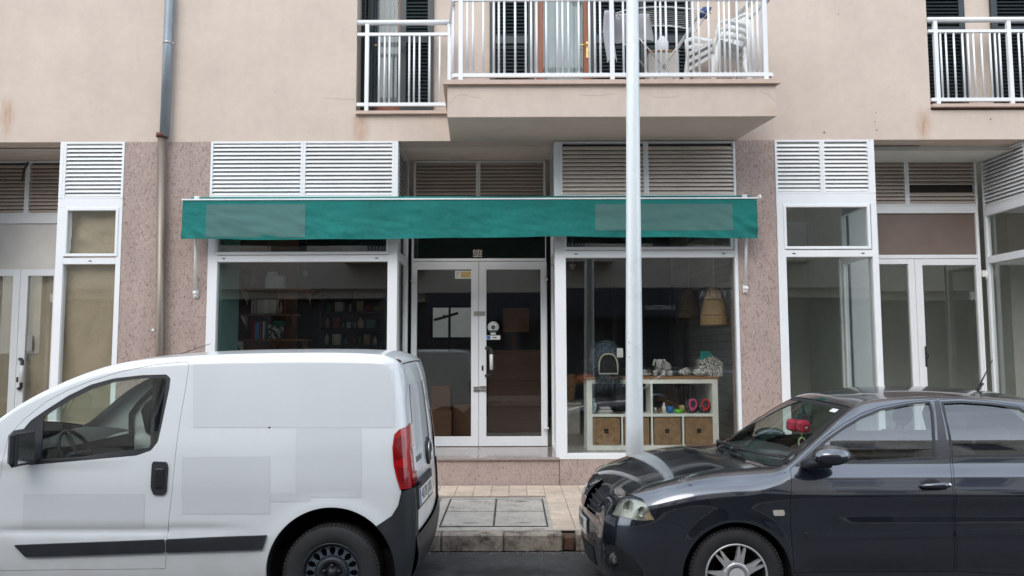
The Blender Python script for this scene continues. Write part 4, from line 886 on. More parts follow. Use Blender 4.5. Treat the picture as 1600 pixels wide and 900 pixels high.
for px, c_, l_ in ((1081,(.62,.06,.22),'pink and black patterned pet harness in the shelf'),(1101,(.60,.02,.03),'red and black patterned pet harness at the right of the shelf')):
    cc_ = P(px, 636, YU+.1); t = thing('pet_harness', l_, 'harness', (cc_.x, YU+.1, zs_)); mb = MB()
    body = M('harness_fabric',(.03,.025,.03),.7,c2=(.5,.45,.45),c2s=45,c2w=(.6,.64)) if px == 1081 else body
    mb.ell((cc_.x,YU+.13,zs_+.085),(.085,.05,.10),14,8); obj('body', mb, body, t)
    mb = MB(); mb.tube([(cc_.x+.045*math.cos(a)+.01,YU+.075,zs_+.115+.06*math.sin(a)) for a in [2*PI*i/14 for i in range(14)]],.012,8,closed=True); mb.ell((cc_.x,YU+.07,zs_+.05),(.028,.015,.022)); obj('strap', mb, M('strap_'+('pink' if px==1081 else 'red'),c_,.5), t)
mb = MB(); yk = YU+.3
for k in range(3): mb.tube([P(1028+i*6, 640-12*math.sin(i*.5+k)-k*4, yk) for i in range(9)],.010,6)
for k in range(10): mb.tube([P(1040+k*6,603,yk+.02),P(1042+k*6,640,yk+.02)],.006,5)
setp(obj('wicker_tray', mb, M('brown_wicker',(.18,.085,.04),.7)), 'brown wicker tray leaning behind the cups in the shelf', 'tray')
# wicker pendant lamps
def wlamp(px, py, Y, s, label):
    c = P(px, py, Y); t = thing('pendant_lamp', label, 'lamp', (c.x,Y,c.z), 'wicker pendant lamps'); mb = MB(); H = .50*s; n_ = 26
    rad = lambda h: s*(.185 if h < .02 else .185-.012*h if h < .25 else .182-.10*((h-.25)/.75)**1.3)*(1-(.25*max(0,h-.85)/.15))
    for i in range(n_):
        h = i/(n_-1)
        if .20 < h < .27 or .64 < h < .70: continue
        mb.tube([(c.x+rad(h)*math.cos(a),Y+rad(h)*math.sin(a),c.z+H*h) for a in [2*PI*k/20 for k in range(20)]],.0115*s,6,closed=True)
    obj('weave', mb, wickl, t); mb = MB()
    for k in range(40):
        a = 2*PI*k/40; mb.tube([(c.x+rad(h)*math.cos(a),Y+rad(h)*math.sin(a),c.z+H*h) for h in (0,.25,.5,.75,1)],.0065*s,4)
    obj('rib', mb, wickl, t); obj('cord', MB().tube([(c.x,Y,c.z+H),(c.x,Y,ZW)],.005,6), whitep, t)
wickl = M('straw', (.40,.27,.145), .8, var=.2, vs=12)
wlamp(1116.5, 507, 9.85, .92, 'straw pendant lamp nearest the right window edge'); wlamp(1077, 496, 12.3, .88, 'straw pendant lamp farther back in the shop')
# bookshelves
YH = 10.9; h_x = lambda px: PX(px, YH, 480); hz_ = lambda py: PZ(py, YH, 420)
obj('wall_panel', MB().box(h_x(352), h_x(455), YH+.3, YH+.33, ZF, ZW), orw, B)
shm = M('shelf_wood', (.20,.10,.055), .6, var=.1)
for i,(py, a, b) in enumerate(((451,372,485),(490,372,462),(530,366,480),(572,366,480))):
    t = thing('wall_shelf', ['highest','second','third','lowest'][i]+' brown wall shelf behind the left shop window', 'shelf', ((h_x(a)+h_x(b))/2,YH+.15,hz_(py)), 'wall shelves behind the left window')
    obj('board', MB().cbox(h_x(a),h_x(b),YH,YH+.29,hz_(py)-.025,hz_(py),.003), shm, t)
    for px in (a+4, (a+b)/2, b-8): obj('bracket', MB().prism([(YH+.03,hz_(py)-.026),(YH+.28,hz_(py)-.026),(YH+.28,hz_(py)-.22)],h_x(px)-.008,h_x(px)+.008,'x'), whitep if px == a+4 else shm, t)
def book(x, z, w, h, c, label, name='book', grp=None):
    mb = MB(); mb.cbox(x,x+w,YH+.03,YH+.2,z,z+h,.003); o = obj(name, mb, c); setp(o, label, 'book' if name == 'book' else 'box', grp)
bk = M('book_white', (.62,.60,.52), .6, rand=.15)
x = h_x(391.5)
for i in range(12):
    if i in (1,2): x += .02 if i==2 else 0.02; 
    w_ = .018+.004*(i%3); book(x, hz_(490)+.001, w_, .20+.006*(i%2), bk, 'thin pale booklet in the row on the second wall shelf', grp='pale booklets on the second wall shelf'); x += w_+.003
x = h_x(393)
for i,(c_,l_) in enumerate((((.35,.02,.04),'dark red book at the left of the third shelf'),((.30,.03,.10),'crimson book beside the dark red one'),((.03,.30,.55),'light blue book on the third shelf'),((.03,.18,.50),'deeper blue book on the third shelf'),((.35,.02,.04),'red book right of the blue ones'),((.05,.04,.04),'black book on the third shelf'),((.45,.45,.40),'cream book at the right of the row'))):
    book(x, hz_(530)+.001, .022, .25-.01*(i%3), M('book_%s'%l_.split()[0], c_, .5), l_); x += .026
bwm = M('print_black_white', (.03,.05,.06), .5, c2=(.5,.5,.48), c2s=14, c2w=(.5,.54))
mb = MB(); mb.cbox(h_x(418),h_x(438),YH+.03,YH+.2,hz_(530)+.001,hz_(507),.004); setp(obj('gift_box', mb, bwm), 'black and white printed box on the third wall shelf', 'box')
mb = MB(); mb.cbox(h_x(425),h_x(440),YH+.05,YH+.2,hz_(507)+.001,hz_(501),.004); setp(obj('gift_box', mb, M('box_green',(.02,.16,.10))), 'small green box on top of the printed box', 'box')
mb = MB(); mb.cbox(h_x(412),h_x(440),YH+.02,YH+.22,hz_(451)+.001,hz_(430),.01); mb.cbox(h_x(415),h_x(428),YH+.02,YH+.2,hz_(430)+.001,hz_(424),.006); setp(obj('white_package', mb, M('package_white',(.50,.55,.55),.6,c2=(.03,.05,.06),c2s=9,c2w=(.62,.66))), 'white package with dark marks on the highest wall shelf', 'package')
mb = MB(); c = P(389,437,YH+.1); 
for s in (-1,1): mb.ell((c.x+.05*s,YH+.1,c.z),(.055,.05,.11)); mb.ell((c.x+.07*s,YH+.1,c.z+.13),(.04,.03,.035))
setp(obj('plush_pair', mb, M('dim_plush',(.14,.115,.10),.9)), 'pair of brown plush figures on the highest wall shelf', 'soft toy')
for i,(px,c_) in enumerate(((431,(.45,.3,.25)),(436,(.5,.45,.42)),(441,(.35,.12,.12)))):
    mb = MB(); mb.lathe([(.02,0),(.02,.1),(.01,.13),(.01,.17)],(h_x(px),YH+.1,hz_(490)),'z',10); setp(obj('bottle', mb, M('small_bottle_%d'%i,c_,.4)), ['tan','pale','dark red'][i]+' little bottle right of the pale booklets', 'bottle')
for i,(px,py,Y) in enumerate(((477.5,429,11.8),(894.5,418,11.5))):
    c = P(px,py,Y); mb = MB(); mb.lathe([(.05,.05),(.05,.02),(.02,0)],(c.x,Y,c.z),'z',14); mb.ell((c.x,Y,c.z),(.032,.032,.032)); mb.tube([(c.x,Y,c.z+.05),(c.x,Y,ZW)],.003,6); setp(obj('security_camera', mb, M('camera_white_%d'%i,(.5,.5,.5),.4)), ['small white dome camera seen through the left shop window','small white dome camera seen through the right shop window'][i], 'camera')
# display rack deep in the left half of the shop
YX = 12.6; rk = thing('display_rack', 'dark display rack with small stock deep behind the left shop window', 'rack', (PX(545,YX),YX+.2,ZF))
mb = MB(); a, b = PX(500,YX), PX(600,YX); zt9 = PZ(455,YX)
for x in (a,(a+b)/2,b): mb.box(x-.015,x+.015,YX,YX+.4,ZF,zt9)
obj('frame', mb, M('rack_black',(.05,.05,.055),.6), rk)
for py in (458,486,512,538): obj('rack_shelf', MB().box(a+.016,b-.016,YX,YX+.4,PZ(py,YX)-.02,PZ(py,YX)), bpy.data.materials['rack_black'], rk)
rnd = random.Random(5); stock = []
cols_ = [('muted teal',(.06,.20,.18)),('tan',(.32,.22,.13)),('pale grey',(.45,.45,.43)),('brick red',(.28,.06,.04)),('cream',(.50,.46,.36)),('olive',(.14,.15,.06))]
for r_i, py in enumerate((486,512,538)):
    x = a+.05; k_ = 0
    while x < b-.15:
        w_ = rnd.uniform(.06,.13); h_ = rnd.uniform(.08,.19); nm, cc_ = cols_[(k_*2+r_i+k_//3)%6]
        mb = MB(); (mb.cbox(x,x+w_,YX+.05,YX+.22,PZ(py,YX)+.001,PZ(py,YX)+h_,.006) if k_%2 else mb.lathe([(w_*.4,0),(w_*.45,h_*.1),(w_*.45,h_*.7),(w_*.2,h_*.85),(w_*.2,h_)],(x+w_/2,YX+.12,PZ(py,YX)+.001),'z',14))
        m9 = bpy.data.materials.get('stock_'+nm.replace(' ','_')) or M('stock_'+nm.replace(' ','_'), cc_, .5)
        setp(obj('stock_box' if k_%2 else 'stock_jar', mb, m9), '%s %s, %s from the left on the %s shelf of the dark rack' % (nm, 'box' if k_%2 else 'jar', ['first','second','third','fourth','fifth','sixth','seventh','eighth','ninth','tenth','eleventh','twelfth'][k_], ['upper','middle','lower'][r_i]), 'box' if k_%2 else 'jar', 'small stock on the dark display rack')
        x += w_+rnd.uniform(.02,.09); k_ += 1
# things behind the doors
YC = 11.9; c_x = lambda px: PX(px,YC,560); c_z = lambda py: PZ(py,YC,800)
t = thing('counter', 'brown wooden counter behind the right glass door leaf', 'counter', (c_x(803),YC+.25,ZF))
mb = MB(); mb.cbox(c_x(762),c_x(846),YC,YC+.5,ZF,c_z(547),.006); obj('body', mb, cabm, t)
for py in (598,): obj('drawer_front', MB().cbox(c_x(764),c_x(844),YC-.018,YC,c_z(py+38),c_z(py),.004), cabm, t); obj('drawer_front', MB().cbox(c_x(764),c_x(844),YC-.018,YC,c_z(595),c_z(551),.004), cabm, t)
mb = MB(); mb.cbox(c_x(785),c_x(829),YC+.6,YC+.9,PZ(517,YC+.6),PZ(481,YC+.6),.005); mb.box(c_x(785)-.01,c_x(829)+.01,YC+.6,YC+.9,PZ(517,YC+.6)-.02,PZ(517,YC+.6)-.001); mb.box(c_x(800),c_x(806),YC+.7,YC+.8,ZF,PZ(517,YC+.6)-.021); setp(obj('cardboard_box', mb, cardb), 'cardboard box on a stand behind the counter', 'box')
bpos = [(672,712,640,668),(668,706,600,637),(690,728,632,668)]
for i,(a,b,c_,d) in enumerate(((668,706,700,640),(674,704,640,603),(708,738,702,632))):
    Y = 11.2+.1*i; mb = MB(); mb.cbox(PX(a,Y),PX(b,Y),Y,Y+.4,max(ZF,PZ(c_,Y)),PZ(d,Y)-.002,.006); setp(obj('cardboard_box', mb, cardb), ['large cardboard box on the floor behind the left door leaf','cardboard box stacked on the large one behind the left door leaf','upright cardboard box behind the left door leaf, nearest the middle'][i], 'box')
mb = MB(); Y = 12.4; mb.cbox(PX(655,Y),PX(742,Y),Y,Y+.5,ZF,PZ(556,Y),.01); setp(obj('display_table', mb, M('dark_table',(.10,.11,.11),.5)), 'dark display table under the back window of the shop', 'table')
mb = MB(); c = P(700,556,Y); mb.tube([(c.x,Y+.2,c.z),(c.x,Y+.2,P(0,497,Y).z),(c.x-.1,Y+.2,P(0,494,Y).z)],.015,8); mb.tube([P(678,500,Y+.2),P(690,497,Y+.2),P(716,489,Y+.2)],.022,8); setp(obj('desk_lamp', mb, blackp), 'black desk lamp standing on the dark table in front of the back window', 'lamp')
mb = MB(); Y = 11.6; mb.cbox(PX(880,Y),PX(905,Y),Y,Y+.5,ZF,PZ(634,Y),.01); mb.cbox(PX(878,Y),PX(907,Y),Y-.02,Y+.52,PZ(634,Y)+.001,PZ(629,Y),.006); setp(obj('side_table', mb, M('cream_cupboard',(.5,.48,.43),.6)), 'cream cupboard left of the white shelf unit', 'cupboard')
mb = MB(); mb.tube([P(893,629,11.7),P(893,605,11.7)],[.05,.06],12); mb.ell(P(893,596,11.7),(.09,.07,.12)); setp(obj('plush_bear', mb, M('tan_plush',(.30,.17,.09),.9)), 'tan plush figure on the cream cupboard', 'soft toy')
mb = MB(); Y = 12.8; mb.cbox(PX(960,Y),PX(1056,Y),Y,Y+.4,ZF,PZ(575,Y),.01); mb.box(PX(960,Y),PX(963,Y),Y,Y+.4,PZ(575,Y),PZ(445,Y)); mb.box(PX(1053,Y),PX(1056,Y),Y,Y+.4,PZ(575,Y),PZ(445,Y)); mb.box(PX(963,Y),PX(1053,Y),Y,Y+.4,PZ(448,Y),PZ(445,Y)); setp(obj('dark_cabinet', mb, M('charcoal_cabinet',(.09,.095,.10),.6)), 'tall charcoal cabinet at the back of the shop', 'cabinet')

# ================================================================ ACROSS THE STREET (seen in the glass)
YO = -6.2; obm = M('far_plaster', (.52,.47,.40), .9, var=.05, vs=1)
OB = thing('apartment_building', 'beige apartment block with a dark cafe front, seen reflected in the shop glass', 'building', (0,YO-4,0))
wins = [(-11+3.1*i, -9.7+3.1*i) for i in range(8)]
mb = MB()
z_ = 3.7; rows = [(4.7,6.9),(7.8,9.6)]
lv = [3.7]+[v for r in rows for v in r]+[10.2]
for k in range(len(lv)-1):
    if k%2 == 0: mb.box(-16,16,YO-.3,YO,lv[k]+.001,lv[k+1])
    else:
        x = -16
        for a,b in wins: mb.box(x,a,YO-.3,YO,lv[k]+.001,lv[k+1]); x = b
        mb.box(x,16,YO-.3,YO,lv[k]+.001,lv[k+1])
mb.box(-16,16,YO-8,YO-.3,9.9,10.2); mb.box(-16,16,YO-8,YO-.3,3.4,3.7); obj('upper_wall', mb, obm, OB)
mb = MB(); mb.box(-16,16,YO-1.2,YO-1.1,.1,3.4)
for k in range(9): mb.box(-16+4*k-.25,-16+4*k+.25,YO-1.1,YO-.02,.1,3.4)
obj('ground_floor', mb, M('dark_shopfront',(.045,.045,.05),.4), OB)
obj('signboard', MB().box(-3,8.8,YO-.05,YO+.02,2.75,3.7), M('sign_navy',(.02,.025,.04),.4), OB)
for s, x, z, sz in (('CAFETERIA', 4.75, 3.05, .20), ('CAFETERIA', 6.9, 3.45, .36)):
    mb = MB(); text_mb(mb, s, sz, Matrix.Translation((x,YO+.03,z)) @ Matrix.Rotation(PI,4,'Z') @ FACE, .004); obj('lettering', mb, M('sign_letters',(.85,.85,.85),.5), OB)
for r_i, (a, b) in enumerate(rows):
    for i,(x0,x1) in enumerate(wins):
        wf = frame(OB, 'window', Matrix.Translation((0,YO-.2,0)), x0, x1, a, b, .06, 0, .05); obj('pane', MB().box(x0+.06,x1-.06,YO-.18,YO-.175,a+.06,b-.06), M('far_pane',(.03,.035,.04),.08) if (r_i==0 and i==0) else bpy.data.materials['far_pane'], wf)
        if i%2 == 0:
            m_ = MB(); m_.cbox(x0-.5,x1+.5,YO,YO+.9,a-.25,a-.05,.01); bl_ = obj('balcony', m_, obm, OB)
            m_ = MB(); m_.box(x0-.48,x1+.48,YO+.84,YO+.87,a+.9,a+.95); m_.box(x0-.48,x1+.48,YO+.85,YO+.86,a+.02,a+.05)
            for k in range(22): xx = x0-.46+k*(x1-x0+.92)/21; m_.box(xx-.01,xx+.01,YO+.845,YO+.865,a-.05,a+.9)
            obj('railing', m_, alum, bl_)
# ================================================================ VEHICLES
import numpy as np
def pchip(tab):
    X = np.array([t[0] for t in tab], float); Y = np.array([t[1] for t in tab], float); h = np.diff(X); dl = np.diff(Y)/h; n = len(X); d = np.zeros(n)
    for i in range(1,n-1):
        if dl[i-1]*dl[i] > 0: w1 = 2*h[i]+h[i-1]; w2 = h[i]+2*h[i-1]; d[i] = (w1+w2)/(w1/dl[i-1]+w2/dl[i])
    d[0] = dl[0]; d[-1] = dl[-1]
    def f(x):
        x = np.clip(np.asarray(x, float), X[0], X[-1]); i = np.clip(np.searchsorted(X, x)-1, 0, n-2); t = (x-X[i])/h[i]
        return (2*t**3-3*t**2+1)*Y[i]+(t**3-2*t**2+t)*h[i]*d[i]+(-2*t**3+3*t**2)*Y[i+1]+(t**3-t**2)*h[i]*d[i+1]
    return f
def catmull(p, step=.01, closed=False):
    p = [np.array(q, float) for q in p]; out = []; n = len(p)
    for i in range(n if closed else n-1):
        p1, p2 = p[i], p[(i+1)%n]; p0 = p[i-1] if (i > 0 or closed) else 2*p1-p2; p3 = p[(i+2)%n] if (i+2 < n or closed) else 2*p2-p1
        t0 = 0; t1 = np.linalg.norm(p1-p0)**.5; t2 = t1+np.linalg.norm(p2-p1)**.5; t3 = t2+np.linalg.norm(p3-p2)**.5
        m = max(2, int(np.linalg.norm(p2-p1)/step))
        for k in range(m):
            t = t1+(t2-t1)*k/m
            A1 = (t1-t)/(t1-t0)*p0+(t-t0)/(t1-t0)*p1; A2 = (t2-t)/(t2-t1)*p1+(t-t1)/(t2-t1)*p2; A3 = (t3-t)/(t3-t2)*p2+(t-t2)/(t3-t2)*p3
            B1 = (t2-t)/(t2-t0)*A1+(t-t0)/(t2-t0)*A2; B2 = (t3-t)/(t3-t1)*A2+(t-t1)/(t3-t1)*A3
            out.append((t2-t)/(t2-t1)*B1+(t-t1)/(t2-t1)*B2)
    if not closed: out.append(p[-1])
    return np.array(out)
def roundpoly(poly, r, n=5):
    """round every corner of a polygon; r may be a number or one per corner"""
    out = []; N = len(poly)
    for i in range(N):
        p = np.array(poly[i], float); a = np.array(poly[i-1], float)-p; b = np.array(poly[(i+1)%N], float)-p
        ri = r[i] if isinstance(r, (list,tuple)) else r
        la, lb = np.linalg.norm(a), np.linalg.norm(b); c = min(ri, la*.45, lb*.45)
        if c < 1e-4: out.append(tuple(p)); continue
        A = p+a/la*c; B_ = p+b/lb*c
        for k in range(n+1): t = k/n; out.append(tuple((1-t)**2*A+2*t*(1-t)*p+t*t*B_))
    return out
def inside(pts, poly):
    x, y = pts[:,0], pts[:,1]; P_ = np.array(poly); ins = np.zeros(len(x), bool)
    for i in range(len(P_)):
        (x1,y1),(x2,y2) = P_[i-1], P_[i]
        c = ((y1 > y) != (y2 > y))
        with np.errstate(divide='ignore', invalid='ignore'): xx = (x2-x1)*(y-y1)/(y2-y1)+x1
        ins ^= c & (x < xx)
    return ins
def distpoly(pts, poly):
    P_ = np.array(poly); d = np.full(len(pts), 9.)
    for i in range(len(P_)):
        a, b = P_[i-1], P_[i]; ab = b-a; L = max(ab@ab, 1e-12); t = np.clip(((pts-a)@ab)/L, 0, 1); d = np.minimum(d, np.linalg.norm(pts-(a+t[:,None]*ab), axis=1))
    return d
def resample(poly, step):
    out = []; N = len(poly)
    for i in range(N):
        a = np.array(poly[i], float); b = np.array(poly[(i+1)%N], float); m = max(1, int(np.ceil(np.linalg.norm(b-a)/step)))
        for k in range(m): out.append(tuple(a+(b-a)*k/m))
    return out
def inset(poly, d):
    """offset a polygon inward by d (outward when negative)"""
    N = len(poly); ar = sum(poly[i-1][0]*poly[i][1]-poly[i][0]*poly[i-1][1] for i in range(N)); s = 1 if ar > 0 else -1; out = []
    for i in range(N):
        p = np.array(poly[i], float); a = p-np.array(poly[i-1], float); b = np.array(poly[(i+1)%N], float)-p
        a /= max(np.linalg.norm(a),1e-9); b /= max(np.linalg.norm(b),1e-9); na = np.array([-a[1],a[0]])*s; nb = np.array([-b[1],b[0]])*s
        m = na+nb; L = max(np.linalg.norm(m),1e-6); m /= L; out.append(tuple(p+m*d/max(.5, m@na)))
    return out
def circ(cx, cz, r, a0, a1, n=30): return [(cx+r*math.cos(a0+(a1-a0)*i/n), cz+r*math.sin(a0+(a1-a0)*i/n)) for i in range(n+1)]
class VB:
    def __init__(s): s.v = []; s.n = []; s.f = []
    def add(s, v, n, f): b = len(s.v); s.v += [tuple(q) for q in v]; s.n += [tuple(q) for q in n]; s.f += [[b+i for i in q] for q in f]
class Car:
    def __init__(s, X0, YC_, sil, Wz, Wx, ftab, rtab, rollf, rollr, rt, dt, crown, flare=None, ax=((0,0),(1,0)), expo=1.5, extra=None):
        s.X0 = X0; s.YC = YC_; s.S = catmull(sil, .012); s.Wz = pchip(Wz); s.Wx = pchip(Wx); s.xf = pchip(ftab); s.xr = pchip(rtab); s.rf = rollf; s.rr = rollr
        s.rt = pchip(rt); s.dt = pchip(dt); s.cr = pchip(crown); s.ax = pchip(ax); s.flare = flare or []; s.ex = expo; s.extra = extra
        S = s.S; i0 = int(np.argmin(S[:,0])); i1 = int(np.argmax(S[:,0])); s.i0 = i0; s.i1 = i1
        xs, zs = S[i0:i1+1,0], S[i0:i1+1,1]; o = np.maximum.accumulate(xs); s.zt = lambda x: np.interp(x, o+np.arange(len(o))*1e-9, zs)
        T = np.gradient(S, axis=0); T /= np.linalg.norm(T, axis=1)[:,None]; s.N = np.stack([-T[:,1], T[:,0]], 1)
        if s.N[len(S)//2,1] < 0: s.N = -s.N
        s.Ys = s.w(S[:,0], S[:,1])
    def w(s, x, z):
        x = np.asarray(x, float); z = np.asarray(z, float)
        def roll(d, r, dep, e=2.0): u = np.clip(1-d/r, 0, 1); return dep*(1-np.clip(1-u**e, 0, 1)**(1/e))
        w = s.Wz(z)*s.Wx(x)
        for cx, cz, r, h in s.flare:
            d = np.hypot(x-cx, z-cz)-r; w = w+h*np.exp(-(np.maximum(d,0)/.055)**2)*(d > -.1)
        if s.extra: w = w+s.extra(x, z)
        w = w-roll(np.maximum(x-s.xf(z), 0), *s.rf)-roll(np.maximum(s.xr(z)-x, 0), *s.rr)-roll(np.maximum(s.zt(x)-z, 0), s.rt(x), s.dt(x))
        return w
    def px(s, px, py, it=6):
        """local side coordinates (x, z) of a picture point lying on the near flank"""
        w = .8
        for _ in range(it): p = P(px, py, s.YC-w); x = p.x-s.X0; w = float(s.w(x, p.z))
        return (x, p.z)
    def pts(s, l): return [s.px(*q) for q in l]
    def nrm(s, x, z, e=.003):
        dx = (s.w(x+e, z)-s.w(x-e, z))/(2*e); dz = (s.w(x, z+e)-s.w(x, z-e))/(2*e)
        n = np.stack([-dx, -np.ones_like(dx), -dz], 1); return n/np.linalg.norm(n, axis=1)[:,None]
    def panel(s, vb, outer, holes=(), off=0., side=-1, res=.03, flange=.018, gap=.0, rings=True, edge=.02):
        """a piece of the flank bounded by outer (and holes); off > 0 stands proud"""
        if gap: outer = inset(outer, gap); holes = [inset(h, -gap) for h in holes]
        loops = [resample(l, edge) for l in [outer]+list(holes)]; allp = []; edges = []
        for l in loops:
            b = len(allp); allp += l; edges += [(b+i, b+(i+1)%len(l)) for i in range(len(l))]
        O = np.array(loops[0]); x0, z0 = O.min(0); x1, z1 = O.max(0)
        gx, gz = np.meshgrid(np.arange(x0+res*.5, x1, res), np.arange(z0+res*.5, z1, res)); g = np.stack([gx.ravel(), gz.ravel()], 1)
        if rings:
            ex = []
            th = [(1-math.cos(a)) for a in np.linspace(.12, PI/2, 9)]
            xs = np.arange(x0, x1, .022)
            for t in th: ex.append(np.stack([xs, s.zt(xs)-s.rt(xs)*t], 1))
            zs = np.arange(z0, z1, .022)
            for t in th: ex.append(np.stack([s.xf(zs)+s.rf[0]*t*.9, zs], 1)); ex.append(np.stack([s.xr(zs)-s.rr[0]*t*.9, zs], 1))
            g = np.concatenate([g]+ex)
        ok = inside(g, loops[0]) & (distpoly(g, loops[0]) > .006)
        for h in loops[1:]: ok &= ~inside(g, h); ok &= distpoly(g, h) > .006
        g = g[ok]; pts = [Vector(p) for p in allp]+[Vector(p) for p in g]
        V, E, F, _, _, _ = delaunay_2d_cdt(pts, edges, [], 0, 1e-5)
        V = np.array([(v.x, v.y) for v in V]); F = np.array([f for f in F if len(f) == 3]); c = V[F].mean(1)
        keep = inside(c, loops[0])
        for h in loops[1:]: keep &= ~inside(c, h)
        F = F[keep]; a = V[F[:,0]]; b = V[F[:,1]]; d = V[F[:,2]]; area = (b[:,0]-a[:,0])*(d[:,1]-a[:,1])-(b[:,1]-a[:,1])*(d[:,0]-a[:,0]); F[area < 0] = F[area < 0][:, ::-1]
        w = s.w(V[:,0], V[:,1]); N = s.nrm(V[:,0], V[:,1])
        y = -w; vv = np.stack([V[:,0], y, V[:,1]], 1)+N*off; vv[:,0] += s.X0
        if side > 0: vv[:,1] *= -1; N = N*[1,-1,1]; F = F[:, ::-1]
        vv[:,1] += s.YC
        vb.add(vv.tolist(), N.tolist(), F.tolist())
        if flange:
            for l in loops:
                L = np.array(l); w = s.w(L[:,0], L[:,1]); n0 = s.nrm(L[:,0], L[:,1]); q = np.stack([L[:,0], -w, L[:,1]], 1)+n0*off; q2 = q.copy(); q2[:,1] += flange; m = len(L)
                t = np.roll(L,-1,0)-np.roll(L,1,0); t /= np.maximum(np.linalg.norm(t,axis=1),1e-9)[:,None]; nn = np.stack([t[:,1], 0*t[:,0], -t[:,0]], 1)
                ar = np.sum(L[:,0]*np.roll(L[:,1],-1)-np.roll(L[:,0],-1)*L[:,1]); nn *= (1 if ar > 0 else -1)*(1 if l is loops[0] else -1)
                vv = np.concatenate([q, q2]); vv[:,0] += s.X0; NN = np.concatenate([nn, nn]); ff = [(i,(i+1)%m,m+(i+1)%m,m+i) for i in range(m)]
                if (ar > 0) ^ (l is loops[0]) ^ (side > 0): pass
                else: ff = [f[::-1] for f in ff]
                if side > 0: vv[:,1] *= -1; NN = NN*[1,-1,1]; 
                vv[:,1] += s.YC; vb.add(vv.tolist(), NN.tolist(), ff)
        return vb
    def sh(s, i, t, off=0.):
        """point on the shell that spans from flank to flank: i index along the outline, t -1..1 across"""
        j = min(int(i), len(s.S)-2); f = i-j; p = s.S[j]*(1-f)+s.S[j+1]*f; n = s.N[j]*(1-f)+s.N[j+1]*f; Y = s.Ys[j]*(1-f)+s.Ys[j+1]*f
        k = (max(0,1-t*t))**s.ex; c = float(s.cr(i/(len(s.S)-1)))*k+off
        return np.array([s.X0+p[0]+n[0]*c+float(s.ax(i/(len(s.S)-1)))*k, s.YC+t*Y, p[1]+n[1]*c])
    def shell(s, vb, i0, i1, t0, t1, off=0., nu=None, nv=24, flange=.015):
        nu = nu or max(2, int(abs(i1-i0)/2.)); t0f = t0 if callable(t0) else (lambda u: t0); t1f = t1 if callable(t1) else (lambda u: t1)
        def pt(u, v): return s.sh(i0+(i1-i0)*u, t0f(u)+(t1f(u)-t0f(u))*v, off)
        G = [[pt(a/nu, b/nv) for b in range(nv+1)] for a in range(nu+1)]; vs = []; ns_ = []; e = 1e-3
        for a in range(nu+1):
            for b in range(nv+1):
                u, v = a/nu, b/nv; du = pt(min(1,u+e),v)-pt(max(0,u-e),v); dv = pt(u,min(1,v+e))-pt(u,max(0,v-e)); n = np.cross(du, dv); n /= max(np.linalg.norm(n),1e-12)
                vs.append(G[a][b]); ns_.append(n)
        o = np.array(s.sh((i0+i1)/2, (t0f(.5)+t1f(.5))/2)); cen = np.array([s.X0+1.9, s.YC, .8]); flip = np.dot(ns_[len(ns_)//2], o-cen) < 0
        if flip: ns_ = [-n for n in ns_]
        fs = [(a*(nv+1)+b, (a+1)*(nv+1)+b, (a+1)*(nv+1)+b+1, a*(nv+1)+b+1) for a in range(nu) for b in range(nv)]
        if flip: fs = [f[::-1] for f in fs]
        vb.add(vs, ns_, fs)
        if flange:
            ring = [(a,0) for a in range(nu+1)]+[(nu,b) for b in range(1,nv+1)]+[(a,nv) for a in range(nu-1,-1,-1)]+[(0,b) for b in range(nv-1,0,-1)]; m = len(ring)
            top = [np.array(vs[a*(nv+1)+b]) for a,b in ring]; nn = [np.array(ns_[a*(nv+1)+b]) for a,b in ring]; bot = [p-n*flange for p,n in zip(top,nn)]
            cc = sum(top)/m; sn = []
            for k in range(m):
                t = top[(k+1)%m]-top[k-1]; q = np.cross(t, nn[k]); q /= max(np.linalg.norm(q),1e-12)
                if np.dot(q, top[k]-cc) < 0: q = -q
                sn.append(q)
            vb.add(top+bot, sn+sn, [(k,(k+1)%m,m+(k+1)%m,m+k) for k in range(m)])
        return vb
    def idx(s, x=None, z=None, part='top'):
        S = s.S
        if part == 'top': r = range(s.i0, s.i1+1); return min(r, key=lambda i: abs(S[i,0]-x))
        r = range(0, s.i0+1) if part == 'front' else range(s.i1, len(S)); 
        if part == 'front': r = range(0, int(len(S)*.3))
        if part == 'rear': r = range(int(len(S)*.7), len(S))
        return min(r, key=lambda i: abs(S[i,1]-z))
def vobj(name, vb, matl, parent):
    c = np.mean(np.array(vb.v), 0); me = bpy.data.meshes.new(name); me.from_pydata([tuple(np.array(v)-c) for v in vb.v], [], vb.f)
    me.materials.append(matl); me.polygons.foreach_set('use_smooth', [True]*len(me.polygons)); me.update()
    try: me.normals_split_custom_set_from_vertices(vb.n)
    except Exception as ex: print('normals', ex)
    o = bpy.data.objects.new(name, me); col.objects.link(o); place(o, c, parent); return o
def strip(c, line, wid, inset_, side, matl, parent, name='panel_gap'):
    """dark rebate behind a panel gap: a ribbon set 14 mm inside the flank"""
    L = np.array(resample_open(line, .03)); t = np.gradient(L, axis=0); t /= np.maximum(np.linalg.norm(t,axis=1),1e-9)[:,None]; n = np.stack([-t[:,1], t[:,0]],1)*wid
    a, b = L-n, L+n; vb = []
    for q in (a,b):
        w = c.w(q[:,0], q[:,1])-inset_; vb.append([(c.X0+q[i,0], c.YC+side*w[i], q[i,1]) for i in range(len(q))])
    mb = MB(); m = len(L); mb.add(vb[0]+vb[1], [(i,i+1,m+i+1,m+i) for i in range(m-1)], True)
    return mb
